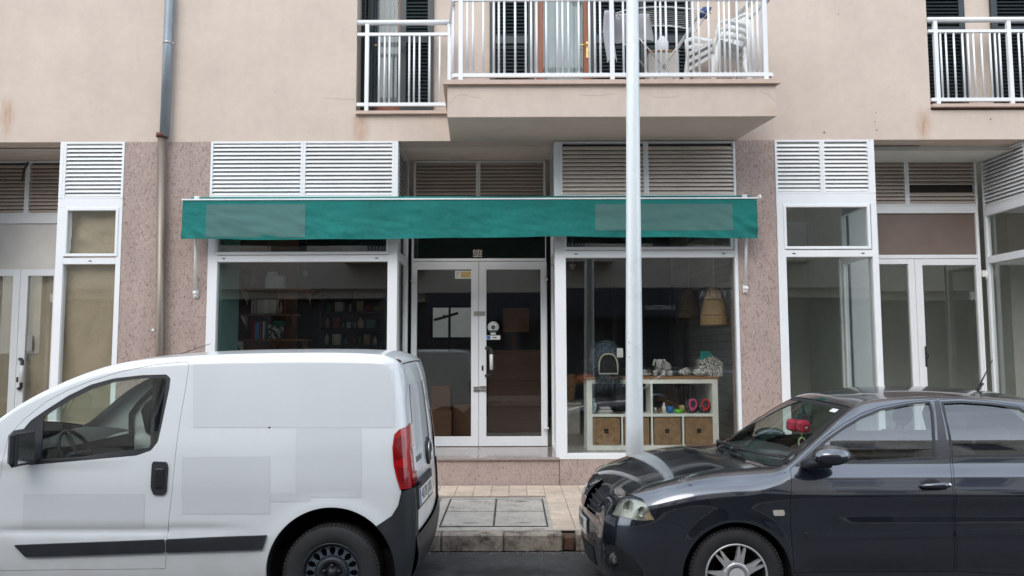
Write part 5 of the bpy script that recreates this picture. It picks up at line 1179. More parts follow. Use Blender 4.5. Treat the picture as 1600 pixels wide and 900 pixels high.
def resample_open(l, step):
    out = []
    for a, b in zip(l[:-1], l[1:]):
        a = np.array(a, float); b = np.array(b, float); m = max(1, int(np.ceil(np.linalg.norm(b-a)/step)))
        for k in range(m): out.append(tuple(a+(b-a)*k/m))
    out.append(tuple(l[-1])); return out

paintw = M('van_white_paint', (.74,.76,.77), .28, var=.02, vs=1, coat=.7, dirt=.05)
# road film: grime that gathers on the lower flank
def grime(m, z0, z1, c, k):
    n = m.node_tree.nodes; l = m.node_tree.links; b = n['Principled BSDF']; cs = b.inputs['Base Color'].links[0].from_socket
    g = n.new('ShaderNodeNewGeometry'); s = n.new('ShaderNodeSeparateXYZ'); l.new(g.outputs['Position'], s.inputs[0]); t = n.new('ShaderNodeTexNoise'); t.inputs['Scale'].default_value = 6; t.inputs['Detail'].default_value = 6; l.new(g.outputs['Position'], t.inputs['Vector'])
    a = n.new('ShaderNodeMath'); a.operation = 'MULTIPLY_ADD'; a.inputs[1].default_value = .35; l.new(t.outputs['Fac'], a.inputs[0]); l.new(s.outputs['Z'], a.inputs[2])
    r = n.new('ShaderNodeMapRange'); r.inputs[1].default_value = z0+.17; r.inputs[2].default_value = z1+.17; r.inputs[3].default_value = k; r.inputs[4].default_value = 0; l.new(a.outputs[0], r.inputs[0])
    x = n.new('ShaderNodeMix'); x.data_type = 'RGBA'; x.inputs['B'].default_value = (*c,1); l.new(r.outputs[0], x.inputs['Factor']); l.new(cs, x.inputs['A']); l.new(x.outputs['Result'], b.inputs['Base Color'])
grime(paintw, .22, .62, (.42,.38,.33), .5)
film_blur = M('grey_film_and_blur', (.665,.68,.695), .3, var=.03, vs=1.2, coat=.7)  # rear window film, and plain patches standing in for blurred-out van lettering
trimb = M('black_trim', (.022,.024,.028), .5, var=.15, vs=8, bump=.0006, bs=400); grime(trimb, .15, .4, (.07,.065,.06), .4)
rubber = M('tyre_rubber', (.022,.022,.023), .75, var=.25, vs=12)
carp = M('car_metallic_paint', (.036,.042,.059), .25, metal=.8, var=.05, vs=2, coat=1.0, dirt=.02); carp.node_tree.nodes['Principled BSDF'].inputs['Coat IOR'].default_value = 2.1; grime(carp, .2, .5, (.06,.055,.05), .35)
carg = glassmat('car_glass', (.74,.80,.77), 2.6); vang = glassmat('van_glass', (.82,.88,.84), 2.0); wsg = glassmat('windscreen_glass', (.84,.93,.88), 1.5)
chrome = M('chrome', (.7,.7,.7), .12, metal=1, var=0); silver = M('silver_wheel', (.62,.61,.60), .35, metal=.6, var=.1, vs=10, dirt=.3)
steelb = M('black_steel_wheel', (.03,.034,.042), .45, metal=.3, var=.2, vs=10)
redl = M('red_lens', (.42,.006,.009), .08, var=.1, vs=10, coat=1); redd = M('red_lens_dark', (.22,.004,.006), .1, coat=1); clearl = glassmat('clear_lens', (.9,.92,.9), 1.6); lampb = M('lamp_bowl', (.42,.42,.36), .22, metal=.5, var=.1)
orangel = M('orange_lens', (.55,.10,.01), .15, coat=1); platem = M('plate_white', (.72,.72,.70), .35); eub = M('plate_blue', (.01,.05,.35), .4)
cabm2 = M('cabin_plastic', (.028,.028,.03), .7); seatm = M('seat_fabric', (.045,.045,.05), .9); headl = M('headlining', (.42,.42,.40), .9)
wellm = M('wheel_well', (.008,.008,.009), .95)

def tyre(parent, cx, cy, cz, r, wd, side, rimr, style, nsp=5, rot=0.):
    """wheel with its axle along y; outer face towards side"""
    t = MB(); h = wd/2
    prof = [(rimr-.012,-h+.02),(rimr+.004,-h+.008),(rimr+.035,-h),(r-.03,-h+.002),(r-.012,-h+.014),(r-.002,-h+.035),(r,0),(r-.002,h-.035),(r-.012,h-.014),(r-.03,h-.002),(rimr+.035,h),(rimr+.004,h-.008),(rimr-.012,h-.02)]
    t.lathe([(a, b) for a,b in prof], (cx,cy,cz), 'y', 72, cap=False)
    W_ = thing if False else None
    wobj = obj('wheel', t, rubber, parent)
    tb = MB()
    for k in range(72):                                    # tread blocks on the shoulder
        a = 2*PI*(k+.5)/72
        for yy in (-h+.012, h-.037):
            X = Matrix.Translation((cx,cy,cz)) @ Matrix.Rotation(a,4,'Y'); m_ = MB(X); m_.box(-.009,.009,yy,yy+.025,r-.014,r+.002); tb.add(m_.v, m_.f)
    setp(obj('tread', tb, rubber, wobj), kind='stuff')
    o = -1 if side < 0 else 1; yo = cy+o*(h-.012)
    rm = MB()
    def yl(d): return o*d                              # depth behind the outer face; lathe 'y' runs towards -y
    F = (cx, yo, cz)
    rm.lathe([(rimr+.002,yl(-.0)*1),(rimr-.004,yl(-.006)),(rimr-.012,yl(.0)),(rimr-.02,yl(.03)),(rimr-.03,yl(.09)),(.05,yl(.10)),(.0005,yl(.10))] if True else [], F, 'y', 48, cap=False)
    return wobj, rm, F, o
def steel_wheel(parent, cx, cy, cz, r, wd, side, rimr):
    wobj, rm, F, o = tyre(parent, cx, cy, cz, r, wd, side, rimr, 's')
    y = lambda d: F[1]-o*d
    obj('rim', rm, steelb, wobj)
    m_ = MB(); n_ = 16; ro, ri = rimr-.022, rimr*.58      # ventilated disc: ring of spokes between round openings
    m_.lathe([(ri-.02,0),(ri,.0)],(cx,y(.022),cz),'y',40,cap=False)
    for k in range(n_):
        a = 2*PI*k/n_; a1 = a+2*PI/n_
        am = (a+a1)/2; q = []
        w0, w1 = .30, .20
        for rr, ww in ((ri-.004,.5),((ri+ro)/2-.012,.17),((ri+ro)/2+.012,.17),(ro,.5)): q.append((rr,ww))
        L = [(cx+rr*math.cos(am-ww*2*PI/n_), cz+rr*math.sin(am-ww*2*PI/n_)) for rr,ww in q]+[(cx+rr*math.cos(am+ww*2*PI/n_), cz+rr*math.sin(am+ww*2*PI/n_)) for rr,ww in q[::-1]]
        m_.prism(L, min(y(.03),y(.022)), max(y(.03),y(.022)), 'y')
    setp(obj('wheel_disc', m_, M('dusty_steel',(.10,.12,.15),.45,metal=.3) if 'dusty_steel' not in bpy.data.materials else bpy.data.materials['dusty_steel'], wobj), kind=None)
    m_ = MB(); s_ = o
    m_.lathe([(ri-.005,s_*.03),(ri-.008,s_*.0),(ri-.02,s_*-.012),(.07,s_*-.014),(.062,s_*.008),(.03,s_*.008),(.028,s_*-.006),(.0005,s_*-.008)],(cx,y(.015),cz),'y',40,cap=False)
    for k in range(5):
        a = 2*PI*k/5+.3; m_.tube([(cx+.05*math.cos(a),y(.02),cz+.05*math.sin(a)),(cx+.05*math.cos(a),y(-.002),cz+.05*math.sin(a))],.012,6)
    obj('hub_cap', m_, steelb, wobj)
    return wobj
def alloy_wheel(parent, cx, cy, cz, r, wd, side, rimr, rot):
    wobj, rm, F, o = tyre(parent, cx, cy, cz, r, wd, side, rimr, 'a')
    obj('rim', rm, steelb, wobj); y = lambda d: F[1]-o*d
    m_ = MB(); m_.tube([(cx+(rimr-.006)*math.cos(a), y(.0), cz+(rimr-.006)*math.sin(a)) for a in [2*PI*k/56 for k in range(56)]], .0075, 6, closed=True); obj('rim_edge', m_, silver, wobj)
    for k in range(7):
        a0 = rot+2*PI*k/7; m_ = MB()
        def pt(rr, an, d): return (cx+rr*math.cos(a0+an), y(d), cz+rr*math.sin(a0+an))
        for s in (-1,1):                                   # two blades of one spoke
            o1 = [(.075,s*.0,.0),(.075,s*.46,.0),(.092,s*.31,-.001),(.125,s*.205,.0),(rimr-.03,s*.155,.004),(rimr-.006,s*.118,.006),(rimr-.008,s*.088,.006),(.155,s*.05,.004),(.122,s*.0,-.002)]
            vs = [pt(rr,an,d-.006) for rr,an,d in o1]+[pt(rr,an,d+.022) for rr,an,d in o1]; n_ = len(o1)
            fs = [tuple(range(n_)), tuple(range(n_,2*n_))[::-1]]+[(i,(i+1)%n_,n_+(i+1)%n_,n_+i) for i in range(n_)]
            m_.add(vs, fs)
        obj('spoke', m_, silver, wobj, fix=True)
    m_ = MB(); s_ = o
    m_.lathe([(.088,s_*.03),(.088,s_*.004),(.080,s_*-.008),(.062,s_*-.012),(.058,s_*-.006),(.0005,s_*-.010)],(cx,y(.0),cz),'y',40,cap=False); obj('hub_cap', m_, silver, wobj)
    m_ = MB(); m_.lathe([(.05,s_*-.0125),(.0005,s_*-.0125)],(cx,y(.0),cz),'y',30,cap=False); obj('centre_cap', m_, M('cap_silver',(.75,.74,.72),.3,metal=.3) if 'cap_silver' not in bpy.data.materials else bpy.data.materials['cap_silver'], wobj)
    m_ = MB(); m_.lathe([(.13,s_*.07),(.13,s_*.085)],(cx,y(.0),cz),'y',30); m_.lathe([(.14,s_*.055),(.14,s_*.07),(.02,s_*.07)],(cx,y(0),cz),'y',30,cap=False); obj('brake_disc', m_, M('rusty_disc',(.12,.05,.035),.5,metal=.5) if 'rusty_disc' not in bpy.data.materials else bpy.data.materials['rusty_disc'], wobj)
    return wobj
def well(c, parent, wx, wz, r, side):
    m_ = MB(); n_ = 28; vs = []
    for yy in (c.YC+side*(float(c.w(wx, wz+r))-.012), c.YC+side*.48):
        for i in range(n_+1): a = -.35+(PI+.7)*i/n_; vs.append((c.X0+wx+(r+.006)*math.cos(a), yy, wz+(r+.006)*math.sin(a)))
    m_.add(vs, [(i,i+1,n_+1+i+1,n_+1+i) for i in range(n_)]); m_.box(c.X0+wx-r-.01, c.X0+wx+r+.01, c.YC+side*.47-.005, c.YC+side*.47+.005, .12, wz+r)
    obj('wheel_well', m_, wellm, parent)
def seat(parent, x, y, z, matl, w=.5):
    m_ = MB(); m_.cbox(x-.25,x+.25,y-w/2,y+w/2,z,z+.14,.04)
    X = Matrix.Translation((x+.22,y,z+.1)) @ Matrix.Rotation(R(16),4,'Y'); b_ = MB(X); b_.cbox(-.06,.07,-w/2,w/2,0,.58,.04); m_.add(b_.v,b_.f)
    s_ = obj('seat', m_, matl, parent); X = Matrix.Translation((x+.22,y,z+.1)) @ Matrix.Rotation(R(16),4,'Y'); b_ = MB(X); b_.ell((.0,0,.72),(.05,.13,.09),16,10); b_.tube([(0,-.05,.56),(0,-.05,.68)],.007,6); b_.tube([(0,.05,.56),(0,.05,.68)],.007,6); obj('headrest', b_, matl, s_)
def rings_of(c, parent, poly, w0, off, matl, side, name):
    vb = VB(); c.panel(vb, poly, [inset(poly, w0)], off=off, side=side, flange=.012, rings=False, edge=.015); return vobj(name, vb, matl, parent)

# ---------------------------------------------------------------- WHITE VAN
VX = -4.47; VY = 5.85
vsil = [(.16,.20),(.05,.26),(.0,.36),(.0,.52),(.02,.66),(.07,.80),(.18,.915),(.36,.99),(.62,1.055),(.86,1.12),(1.02,1.24),(1.24,1.41),(1.43,1.515),(1.64,1.605),(1.855,1.665),(2.284,1.708),(2.93,1.727),(3.45,1.722),(3.62,1.705),(3.70,1.66),(3.735,1.56),(3.755,1.40),(3.785,1.15),(3.81,.90),(3.825,.70),(3.83,.52),(3.84,.40),(3.80,.29),(3.70,.24)]
VW = (.39, 3.31, .335)
van = Car(VX, VY, vsil, [(.1,.80),(.22,.82),(.4,.84),(.6,.85),(.85,.85),(1.05,.835),(1.3,.79),(1.6,.725),(1.75,.69)], [(0,.97),(1,1),(3,1),(3.86,.975)],
    [(.1,.12),(.26,.05),(.4,0),(.7,.02),(.9,.10),(1.8,.3)], [(.1,3.76),(.28,3.80),(.5,3.83),(.9,3.81),(1.4,3.757),(1.65,3.71),(1.8,3.66)],
    (.5,.34,2.2), (.10,.085), [(0,.1),(.3,.14),(.8,.10),(1.1,.05),(1.6,.06),(3.5,.07),(3.8,.06)], [(0,0),(.15,.0),(.5,.10),(.9,.05),(1.6,.05),(3.3,.06),(3.68,.05),(3.8,.0)],
    [(0,.06),(.08,.10),(.16,.08),(.27,.10),(.36,.07),(.42,.04),(.72,.025),(.76,.025),(.8,.035),(1,.035)],
    flare=[(.76,.335,.40,.012),(3.31,.335,.41,.012)], expo=1.3,
    extra=lambda x,z: -.012*np.exp(-((z-.60)/.03)**2)*np.clip((x-1.0)/.3,0,1)*np.clip((2.85-x)/.35,0,1) + .010*np.exp(-((z-1.01-.02*x)/.035)**2)*np.clip((x-.6)/.4,0,1)*np.clip((2.05-x)/.3,0,1))
vt = thing('delivery_van', 'white delivery van with grey patches for blurred-out lettering and black bumpers parked on the left', 'van', (VX+1.93, VY, 0))
S = van.S; silpoly = [tuple(p) for p in S]
vdoor = [(13,681),(35,657),(71,628),(107,609),(142,595),(190,580),(240,570),(290,565),(296,568),(290,610),(281,660),(270,760),(262,836),(259,889),(-30,893),(-40,860),(-12,800),(0,745),(5,715)]
vdoor = roundpoly(van.pts(vdoor), .012)
vwin = roundpoly(van.pts([(35.5,672),(48,657),(71,641),(107,618),(142,601),(178,591),(222,586),(260,585),(266.5,591),(264.5,608),(254,658),(247,690),(236,704),(213,712),(124,720),(46,727),(34,722)]), .012)
vgl = roundpoly(van.pts([(68,651),(107,625),(142,608),(178,597),(222,591),(257,590),(261,594),(250,657),(243,688),(233,699),(124,714),(62,718)]), .01)
ra = circ(3.31, .335, .41, PI+.18, -.12, 40); fa = circ(.76, .335, .40, PI+.1, -.1, 40)
tail = van.pts([(616,679),(624,671),(640,665)]); tz1 = tail[-1][1]
tl_front = van.pts([(625,765),(619,745),(615,728),(613,700),(616,679),(624,671),(641,664)])
xrr = lambda z: float(van.xr(z))-.0035
tz0 = tl_front[0][1]; tz1 = tl_front[-1][1]
taill = tl_front+[(xrr(tz1+ (tz0-tz1)*k/10)-.0, tz1+(tz0-tz1)*k/10) for k in range(0,11)]
taill = [p for i,p in enumerate(taill) if i == 0 or math.hypot(p[0]-taill[i-1][0], p[1]-taill[i-1][1]) > .004]
bmp = van.pts([(627,768),(622,790),(612,806),(588,822)])
# rear bumper on the flank: from the arch back round the corner
th0 = math.atan2(bmp[-1][1]-.335, bmp[-1][0]-3.31)
arc_b = circ(3.31, .335, .41, -.12, th0, 14)
bumper = [(xrr(tz0),tz0)]+bmp+arc_b[::-1]+[(3.31+.41*math.cos(-.12), .25),(3.72,.245)]+[(xrr(.26+(tz0-.26)*k/12), .26+(tz0-.26)*k/12) for k in range(0,12)]
bumper = [p for i,p in enumerate(bumper) if i == 0 or math.hypot(p[0]-bumper[i-1][0], p[1]-bumper[i-1][1]) > .003]
# body flank polygon: silhouette down to the tail light, then forward along bumper edge, arch, sill, front arch
iT = min(range(int(len(S)*.7), len(S)), key=lambda i: abs(S[i,1]-tz1)); iF = min(range(0,int(len(S)*.3)), key=lambda i: abs(S[i,1]-.60))
tl_rev = tl_front[::-1]
flank = [tuple(p) for p in S[iF:iT+1]]+[(a,b) for a,b in tl_rev]+bmp[:-1]+circ(3.31,.335,.41,th0,PI+.18,34)+[(2.80,.262),(1.2,.262)]+circ(.76,.335,.40,-.1,PI*.78,26)+[(.36,.60)]
flank = [p for i,p in enumerate(flank) if i == 0 or math.hypot(p[0]-flank[i-1][0], p[1]-flank[i-1][1]) > .003]
fbump = [tuple(p) for p in S[2:iF+1]]+[(.36,.60)]+[(p[0],p[1]) for p in circ(.76,.335,.40,PI*.78,PI+.1,10)]+[(.3,.22)]
for side in (-1, 1):
    vb = VB(); van.panel(vb, flank, [inset(vdoor,-.0)], side=side, res=.035); o = vobj('body_side', vb, paintw, vt)
    vb = VB(); van.panel(vb, inset(vdoor,.0028), [vwin], side=side, res=.035); d = vobj('door', vb, paintw, vt)
    for nm, l in (('door',vdoor),):
        m_ = strip(van, l+[l[0]], .02, .017, side, blackm, vt); obj('door_gap', m_, blackm, d)
    vb = VB(); van.panel(vb, inset(vwin,.001), [vgl], off=-.004, side=side, rings=False, edge=.012, flange=.01); obj_ = vobj('window_surround', vb, trimb, d)
    vb = VB(); van.panel(vb, vgl, off=-.010, side=side, rings=False, flange=0); vobj('window_pane', vb, vang, d)
    vb = VB(); van.panel(vb, bumper, off=.014, side=side, res=.03, rings=True); vobj('rear_bumper_corner', vb, trimb, vt)
    vb = VB(); van.panel(vb, fbump, off=.004, side=side, res=.035); vobj('front_bumper_corner', vb, trimb, vt)
    vb = VB(); van.panel(vb, inset(taill,.002), off=.008, side=side, res=.02, rings=True); tlo = vobj('tail_light', vb, redl, vt)
    q = [(p[0]+.006, p[1]) for p in van.pts([(634,750),(642,690),(648,690)])]
    c0 = van.pts([(617,735),(650,735)]); 
    # darker lower part and white reversing lamp of the cluster
    ix0 = tl_front[1][0]
    low = [(tl_front[0][0]+.01, tl_front[0][1]+.012),(tl_front[2][0]+.012,tl_front[2][1]),(xrr(tl_front[2][1])-.02,tl_front[2][1]-.02),(xrr(tz0+.02)-.012,tz0+.014)]
    vb = VB(); van.panel(vb, low, off=.0105, side=side, rings=False, res=.02, flange=0); vobj('lens_segment', vb, redd, tlo)
    up = [(tl_front[3][0]+.012,tl_front[2][1]+.03),(tl_front[3][0]+.012,tl_front[4][1]-.03),(tl_front[5][0]+.01,tl_front[5][1]-.04),(tl_front[5][0]+.03,tl_front[5][1]-.05),(tl_front[5][0]+.035,tl_front[2][1]+.05)]
    vb = VB(); van.panel(vb, up, off=.0105, side=side, rings=False, res=.02, flange=0); vobj('lens_segment', vb, redd, tlo)
    # door handle, moulding, patches for blurred-out lettering
    hp = roundpoly(van.pts([(238,726),(240,721),(261,722),(263.5,730),(261,768),(256,773.5),(241,773),(236.5,762)]), .01)
    vb = VB(); van.panel(vb, hp, off=.010, side=side, rings=False, res=.02, edge=.01); h_ = vobj('door_handle', vb, trimb, d)
    hp2 = roundpoly(inset(hp, .016), .01); m_ = MB()
    hc = van.px(250,745); wy = float(van.w(*hc)); m_.cbox(VX+hc[0]-.028,VX+hc[0]+.028,VY+side*(wy+.014)-.008,VY+side*(wy+.014)+.008,hc[1]-.07,hc[1]+.055,.007); obj('handle_grip', m_, blackp, h_)
    for l, nm in (([(24,851),(257.5,842.5),(257.5,862.5),(42,869.5)],'door_moulding'),([(260.5,842.5),(418,836),(411,858),(260.5,862.5)],'side_moulding')):
        vb = VB(); van.panel(vb, roundpoly(van.pts(l),.008), off=.016, side=side, rings=False, res=.03); vobj(nm, vb, trimb, d if nm[0]=='d' else vt)
    if side < 0:
        for l in ([(37,772),(226,771.5),(226,829),(37,829.5)],): vb = VB(); van.panel(vb, van.pts(l), off=.0015, side=side, rings=False, flange=0); vobj('blur_patch', vb, film_blur, d)
        for l in ([(302,568),(617,568),(617,668),(302,668)],[(285,714),(422,713),(422,803),(285,803)],[(463,668.5),(565,668.5),(565,777),(463,777)],[(422.5,770),(485,770),(485,784),(422.5,784)]): vb = VB(); van.panel(vb, van.pts(l), off=.0015, side=side, rings=False, flange=0); vobj('blur_patch', vb, film_blur, vt)  # plain patches added where the van's lettering is blurred out
        # small black lock dot
        lc = van.px(421,668); obj('emblem_rivet', MB().ell((VX+lc[0],VY-float(van.w(*lc)),lc[1]),(.008,.004,.006)), blackp, vt)
    well(van, vt, .76, .335, .40, side); well(van, vt, 3.31, .335, .41, side)
    # mirror housing
    mc = van.px(35,700); my = VY+side*(float(van.w(*mc))+.13); mp_ = P(34,700,VY-float(van.w(*mc))-.13); mz = mp_.z
    m_ = MB(); a = mp_.x
    m_.cbox(a-.052,a+.012,my-.085,my+.085,mz-.115,mz+.115,.03); hs = obj('mirror', m_, trimb, vt)
    m_ = MB(); m_.tube([(a+.02,VY+side*(float(van.w(*mc))-.02),mz-.08),(a+.0,my,mz-.08)],[.035,.03],10); obj('mirror_arm', m_, trimb, hs)
    m_ = MB(); X = Matrix.Translation((a+.018,my,mz)) @ Matrix.Rotation(R(8)*side,4,'Z'); mm = MB(X); mm.cbox(-.010,.012,-.075,.075,-.10,.10,.006); obj('mirror_face', mm, trimb, hs); mm = MB(X); mm.box(.0125,.0135,-.066,.066,-.09,.09); obj('mirror_glass', mm, chrome, hs)
# van shell
n_ = len(S); iH0 = van.idx(x=.16); iH1 = van.idx(x=.86); iW1 = van.idx(x=1.55); iR1 = van.idx(x=3.60)
iG = min(range(0,iH0), key=lambda i: abs(S[i,1]-.62) if i < int(n_*.3) else 9)
vb = VB(); van.shell(vb, 1, iG, -1, 1, off=.002); vobj('front_bumper', vb, trimb, vt)
vb = VB(); van.shell(vb, iG, iH0, -1, 1); vobj('front_panel', vb, paintw, vt)
for s in (-1,1):
    vb = VB(); van.shell(vb, iG+4, iH0-1, s*.62, s*.98, off=.006); vobj('headlight', vb, clearl, vt)
    vb = VB(); van.shell(vb, iH0, iH1, s*.93, s*1, nv=4, flange=0); vobj('fender_top', vb, paintw, vt)
    vb = VB(); van.shell(vb, iH1, iW1, s*.94, s*1, nv=4, flange=0); vobj('windscreen_pillar', vb, paintw, vt)
vb = VB(); van.shell(vb, iG+8, iH0-4, -.5, .5, off=.004); vobj('grille', vb, trimb, vt)
vb = VB(); van.shell(vb, iH0+1, iH1-1, -.925, .925); vobj('bonnet', vb, paintw, vt)
vb = VB(); van.shell(vb, iH1+2, iW1-1, -.935, .935, off=-.004, flange=0); vobj('windscreen', vb, wsg, vt)
vb = VB(); van.shell(vb, iW1, iR1, -1, 1); vobj('roof', vb, paintw, vt)
# rear end: two barn doors with their window, emblem, plate recess
iD0 = iR1+1; iD1 = van.idx(z=.53, part='rear'); iB1 = n_-2
vb = VB(); van.shell(vb, iR1, iR1+int((iD1-iR1)*.10), -1, 1); vobj('roof_edge', vb, paintw, vt)
iDo = iR1+int((iD1-iR1)*.10); gI = lambda z: van.idx(z=z, part='rear')
for s in (-1,1):
    a, b = (-.86,-.005) if s < 0 else (.005,.86)
    vb = VB(); van.shell(vb, iDo+.6, iD1-.6, a, b, nu=80); dr = vobj('rear_door', vb, paintw, vt)
    vb = VB(); van.shell(vb, gI(1.50), gI(1.08), *((-.78,-.12) if s < 0 else (.12,.78)), off=.004, nu=30); vobj('rear_window_film', vb, film_blur, dr)
    vb = VB(); van.shell(vb, iDo, gI(tz1), s*.865, s*1, nv=4, flange=0); vobj('rear_pillar', vb, paintw, vt)
    vb = VB(); van.shell(vb, gI(tz1)+.5, gI(tz0)-.5, s*.80, s*1, nv=6, off=.008); t2 = vobj('tail_light_rear', vb, redl, vt)
    vb = VB(); van.shell(vb, gI(1.10), gI(.94), s*.81, s*.90, nv=4, off=.011, nu=12); vobj('reversing_lens', vb, M('pale_lens',(.45,.45,.45),.15,coat=1) if 'pale_lens' not in bpy.data.materials else bpy.data.materials['pale_lens'], t2)
    vb = VB(); van.shell(vb, gI(tz0)+.5, iD1, s*.865, s*1, nv=4, off=.012); vobj('bumper_upright', vb, trimb, vt)
vb = VB(); van.shell(vb, iD1, iB1, -1, 1, off=.016, flange=.02); vobj('rear_bumper', vb, trimb, vt)
vb = VB(); van.shell(vb, iDo-3, iDo-1, -.97, -.88, nv=4, off=.006, nu=6); vobj('marker_light', vb, redl, vt)
def onshell(i, t, off): return Vector(van.sh(i, t, off))
pi0 = gI(.765); pt0 = -.50; pc = onshell(pi0, pt0, .012); u1 = (onshell(pi0,-.45,.012)-onshell(pi0,-.55,.012)).normalized(); u2 = (onshell(pi0-3,pt0,.012)-onshell(pi0+3,pt0,.012)).normalized(); u3 = u1.cross(u2)
XP = Matrix(((u1.x,u2.x,u3.x,pc.x),(u1.y,u2.y,u3.y,pc.y),(u1.z,u2.z,u3.z,pc.z),(0,0,0,1)))
m_ = MB(XP); m_.cbox(-.29,.29,-.075,.11,-.02,.006,.005); obj('plate_recess', m_, trimb, vt)
m_ = MB(XP); m_.cbox(-.26,.26,-.055,.055,.0065,.010,.001); pl = obj('number_plate', m_, platem, vt); m_ = MB(XP); m_.box(-.255,-.22,-.05,.05,.0105,.0112); obj('plate_band', m_, eub, pl)
m_ = MB(); text_mb(m_, '4078 JXK', .105, XP @ Matrix.Translation((.02,0,.0105)), .0006); obj('plate_number', m_, inkm, pl)
m_ = MB(XP); m_.cbox(-.3,.1,.085,.12,.0,.03,.008); obj('plate_light_bar', m_, trimb, vt)
ec = onshell(gI(1.0), -.10, .004); m_ = MB(Matrix.Translation(ec) @ XP.to_3x3().to_4x4()); m_.lathe([(.10,-.01),(.10,.012),(.085,.018),(.0005,.02)],(0,0,0),'z',32,cap=False); em = obj('badge', m_, trimb, vt)
m_ = MB(Matrix.Translation(ec) @ XP.to_3x3().to_4x4()); m_.tube([(.07*math.cos(a),.07*math.sin(a),.02) for a in [2*PI*k/28 for k in range(28)]],.005,6,closed=True); obj('badge_ring', m_, chrome, em)
nc = onshell(gI(1.0), -.62, .003); m_ = MB(); text_mb(m_, 'FIORINO', .055, Matrix.Translation(nc) @ XP.to_3x3().to_4x4(), .0015); obj('model_lettering', m_, M('badge_grey',(.25,.25,.26),.3,metal=.6), vt)
m_ = MB(); hcn = onshell(gI(1.60),0,.006)
# wheels, cabin, antenna
for wx in (.76, 3.31):
    for side in (-1,1): steel_wheel(vt, VX+wx, VY+side*.735, .32, .308, .185, side, .193)
m_ = MB(); m_.box(VX+1.0,VX+3.7,VY-.62,VY+.62,.20,.42); m_.box(VX+.15,VX+3.7,VY-.42,VY+.42,.2,.40); obj('underbody', m_, wellm, vt)
m_ = MB(); m_.cbox(VX+2.05,VX+2.09,VY-.66,VY+.66,.42,1.55,.01); obj('bulkhead', m_, cabm2, vt)
m_ = MB(); m_.grid(lambda u,v: (VX+.92+.36*v, VY-.70+1.40*u, 1.10-.02*math.cos((u-.5)*9)*1-.04*v**3), 30, 8); m_.grid(lambda u,v: (VX+1.28+.02*v, VY+.70-1.40*u, 1.06-.5*v), 20, 4); obj('dashboard', m_, cabm2, vt)
m_ = MB(); X = Matrix.Translation((VX+1.40,VY-.36,1.02)) @ Matrix.Rotation(R(62),4,'Y'); mm = MB(X); mm.tube([(.18*math.cos(a),.18*math.sin(a),0) for a in [2*PI*k/30 for k in range(30)]],.014,8,closed=True); mm.tube([(-.17,0,0),(.17,0,0)],.018,8); mm.tube([(0,0,0),(0,.17,0)],.018,8); mm.tube([(0,0,0),(0,0,-.2)],.03,8); obj('steering_wheel', mm, cabm2, vt)
seat(vt, VX+1.75, VY-.38, .62, seatm); seat(vt, VX+1.75, VY+.38, .62, seatm)
p = P(254,556,VY); q = P(329,537,VY); m_ = MB(); zr = float(van.zt(p.x-VX))+.02; m_.tube([(p.x+.0,VY,zr),(p.x+.05,VY,zr+.012),(q.x,VY,PZ(537,VY,329))],[.008,.004,.002],6); m_.ell((p.x,VY,zr),(.03,.018,.012)); obj('antenna', m_, blackp, vt)
# ---------------------------------------------------------------- DARK HATCHBACK
HX = .585; HY = 5.85
csil = [(.16,.17),(.06,.20),(.015,.27),(.0,.38),(.0,.48),(.012,.58),(.04,.665),(.09,.725),(.18,.78),(.34,.845),(.55,.90),(.80,.94),(1.05,.955),(1.20,.975),(1.32,1.055),(1.50,1.185),(1.64,1.285),(1.79,1.366),(1.95,1.395),(2.2,1.41),(2.5,1.413),(2.85,1.395),(3.15,1.35),(3.38,1.285),(3.55,1.17),(3.72,1.02),(3.83,.93),(3.90,.84),(3.925,.72),(3.93,.58),(3.93,.45),(3.90,.32),(3.84,.24),(3.72,.20)]
FWX, RWX, WZ = .842, 3.302, .30
bgl = lambda z, z0, s: np.exp(-((z-z0)/s)**2)
car = Car(HX, HY, csil, [(.1,.76),(.2,.80),(.35,.832),(.55,.845),(.72,.846),(.82,.836),(.90,.812),(1.0,.762),(1.1,.727),(1.2,.684),(1.3,.628),(1.40,.558),(1.5,.50)], [(0,.985),(.9,1),(3.1,1),(3.95,.965)],
    [(.1,.10),(.2,.045),(.3,.01),(.45,0),(.58,.012),(.7,.05),(.85,.13),(1.0,.2)], [(.1,3.75),(.3,3.87),(.5,3.91),(.75,3.905),(.95,3.82),(1.1,3.66),(1.3,3.42)],
    (.52,.38,2.3), (.30,.22,2.2), [(0,.05),(.3,.13),(.9,.15),(1.15,.09),(1.3,.05),(1.8,.06),(3.2,.06),(3.6,.06),(3.93,.05)], [(0,0),(.08,.0),(.35,.12),(.8,.16),(1.1,.13),(1.25,.055),(1.8,.05),(3.2,.06),(3.55,.08),(3.8,.04),(3.93,0)],
    [(0,.05),(.08,.07),(.12,.065),(.17,.055),(.25,.05),(.33,.018),(.39,.02),(.455,.035),(.52,.045),(.6,.045),(.7,.04),(.8,.06),(.9,.07),(1,.05)], ax=[(0,0),(.17,0),(.25,-.06),(.33,-.18),(.36,-.18),(.39,-.13),(.455,-.08),(.52,-.03),(.6,0),(1,0)],
    flare=[(FWX,WZ,.35,.014),(RWX,WZ,.35,.018)], expo=1.15,
    extra=lambda x,z: .012*bgl(z,.80,.05)*np.clip((x-.9)/.6,0,1)*np.clip((3.9-x)/.5,0,1) - .008*bgl(z,.70,.06)*np.clip((x-1.2)/.4,0,1)*np.clip((3.4-x)/.4,0,1) - .010*bgl(z,.33,.05)*np.clip((x-1.25)/.1,0,1)*np.clip((2.95-x)/.1,0,1))
ct = thing('parked_car', 'dark blue grey hatchback parked on the right with red plush dice at its windscreen', 'car', (HX+1.97, HY, 0))
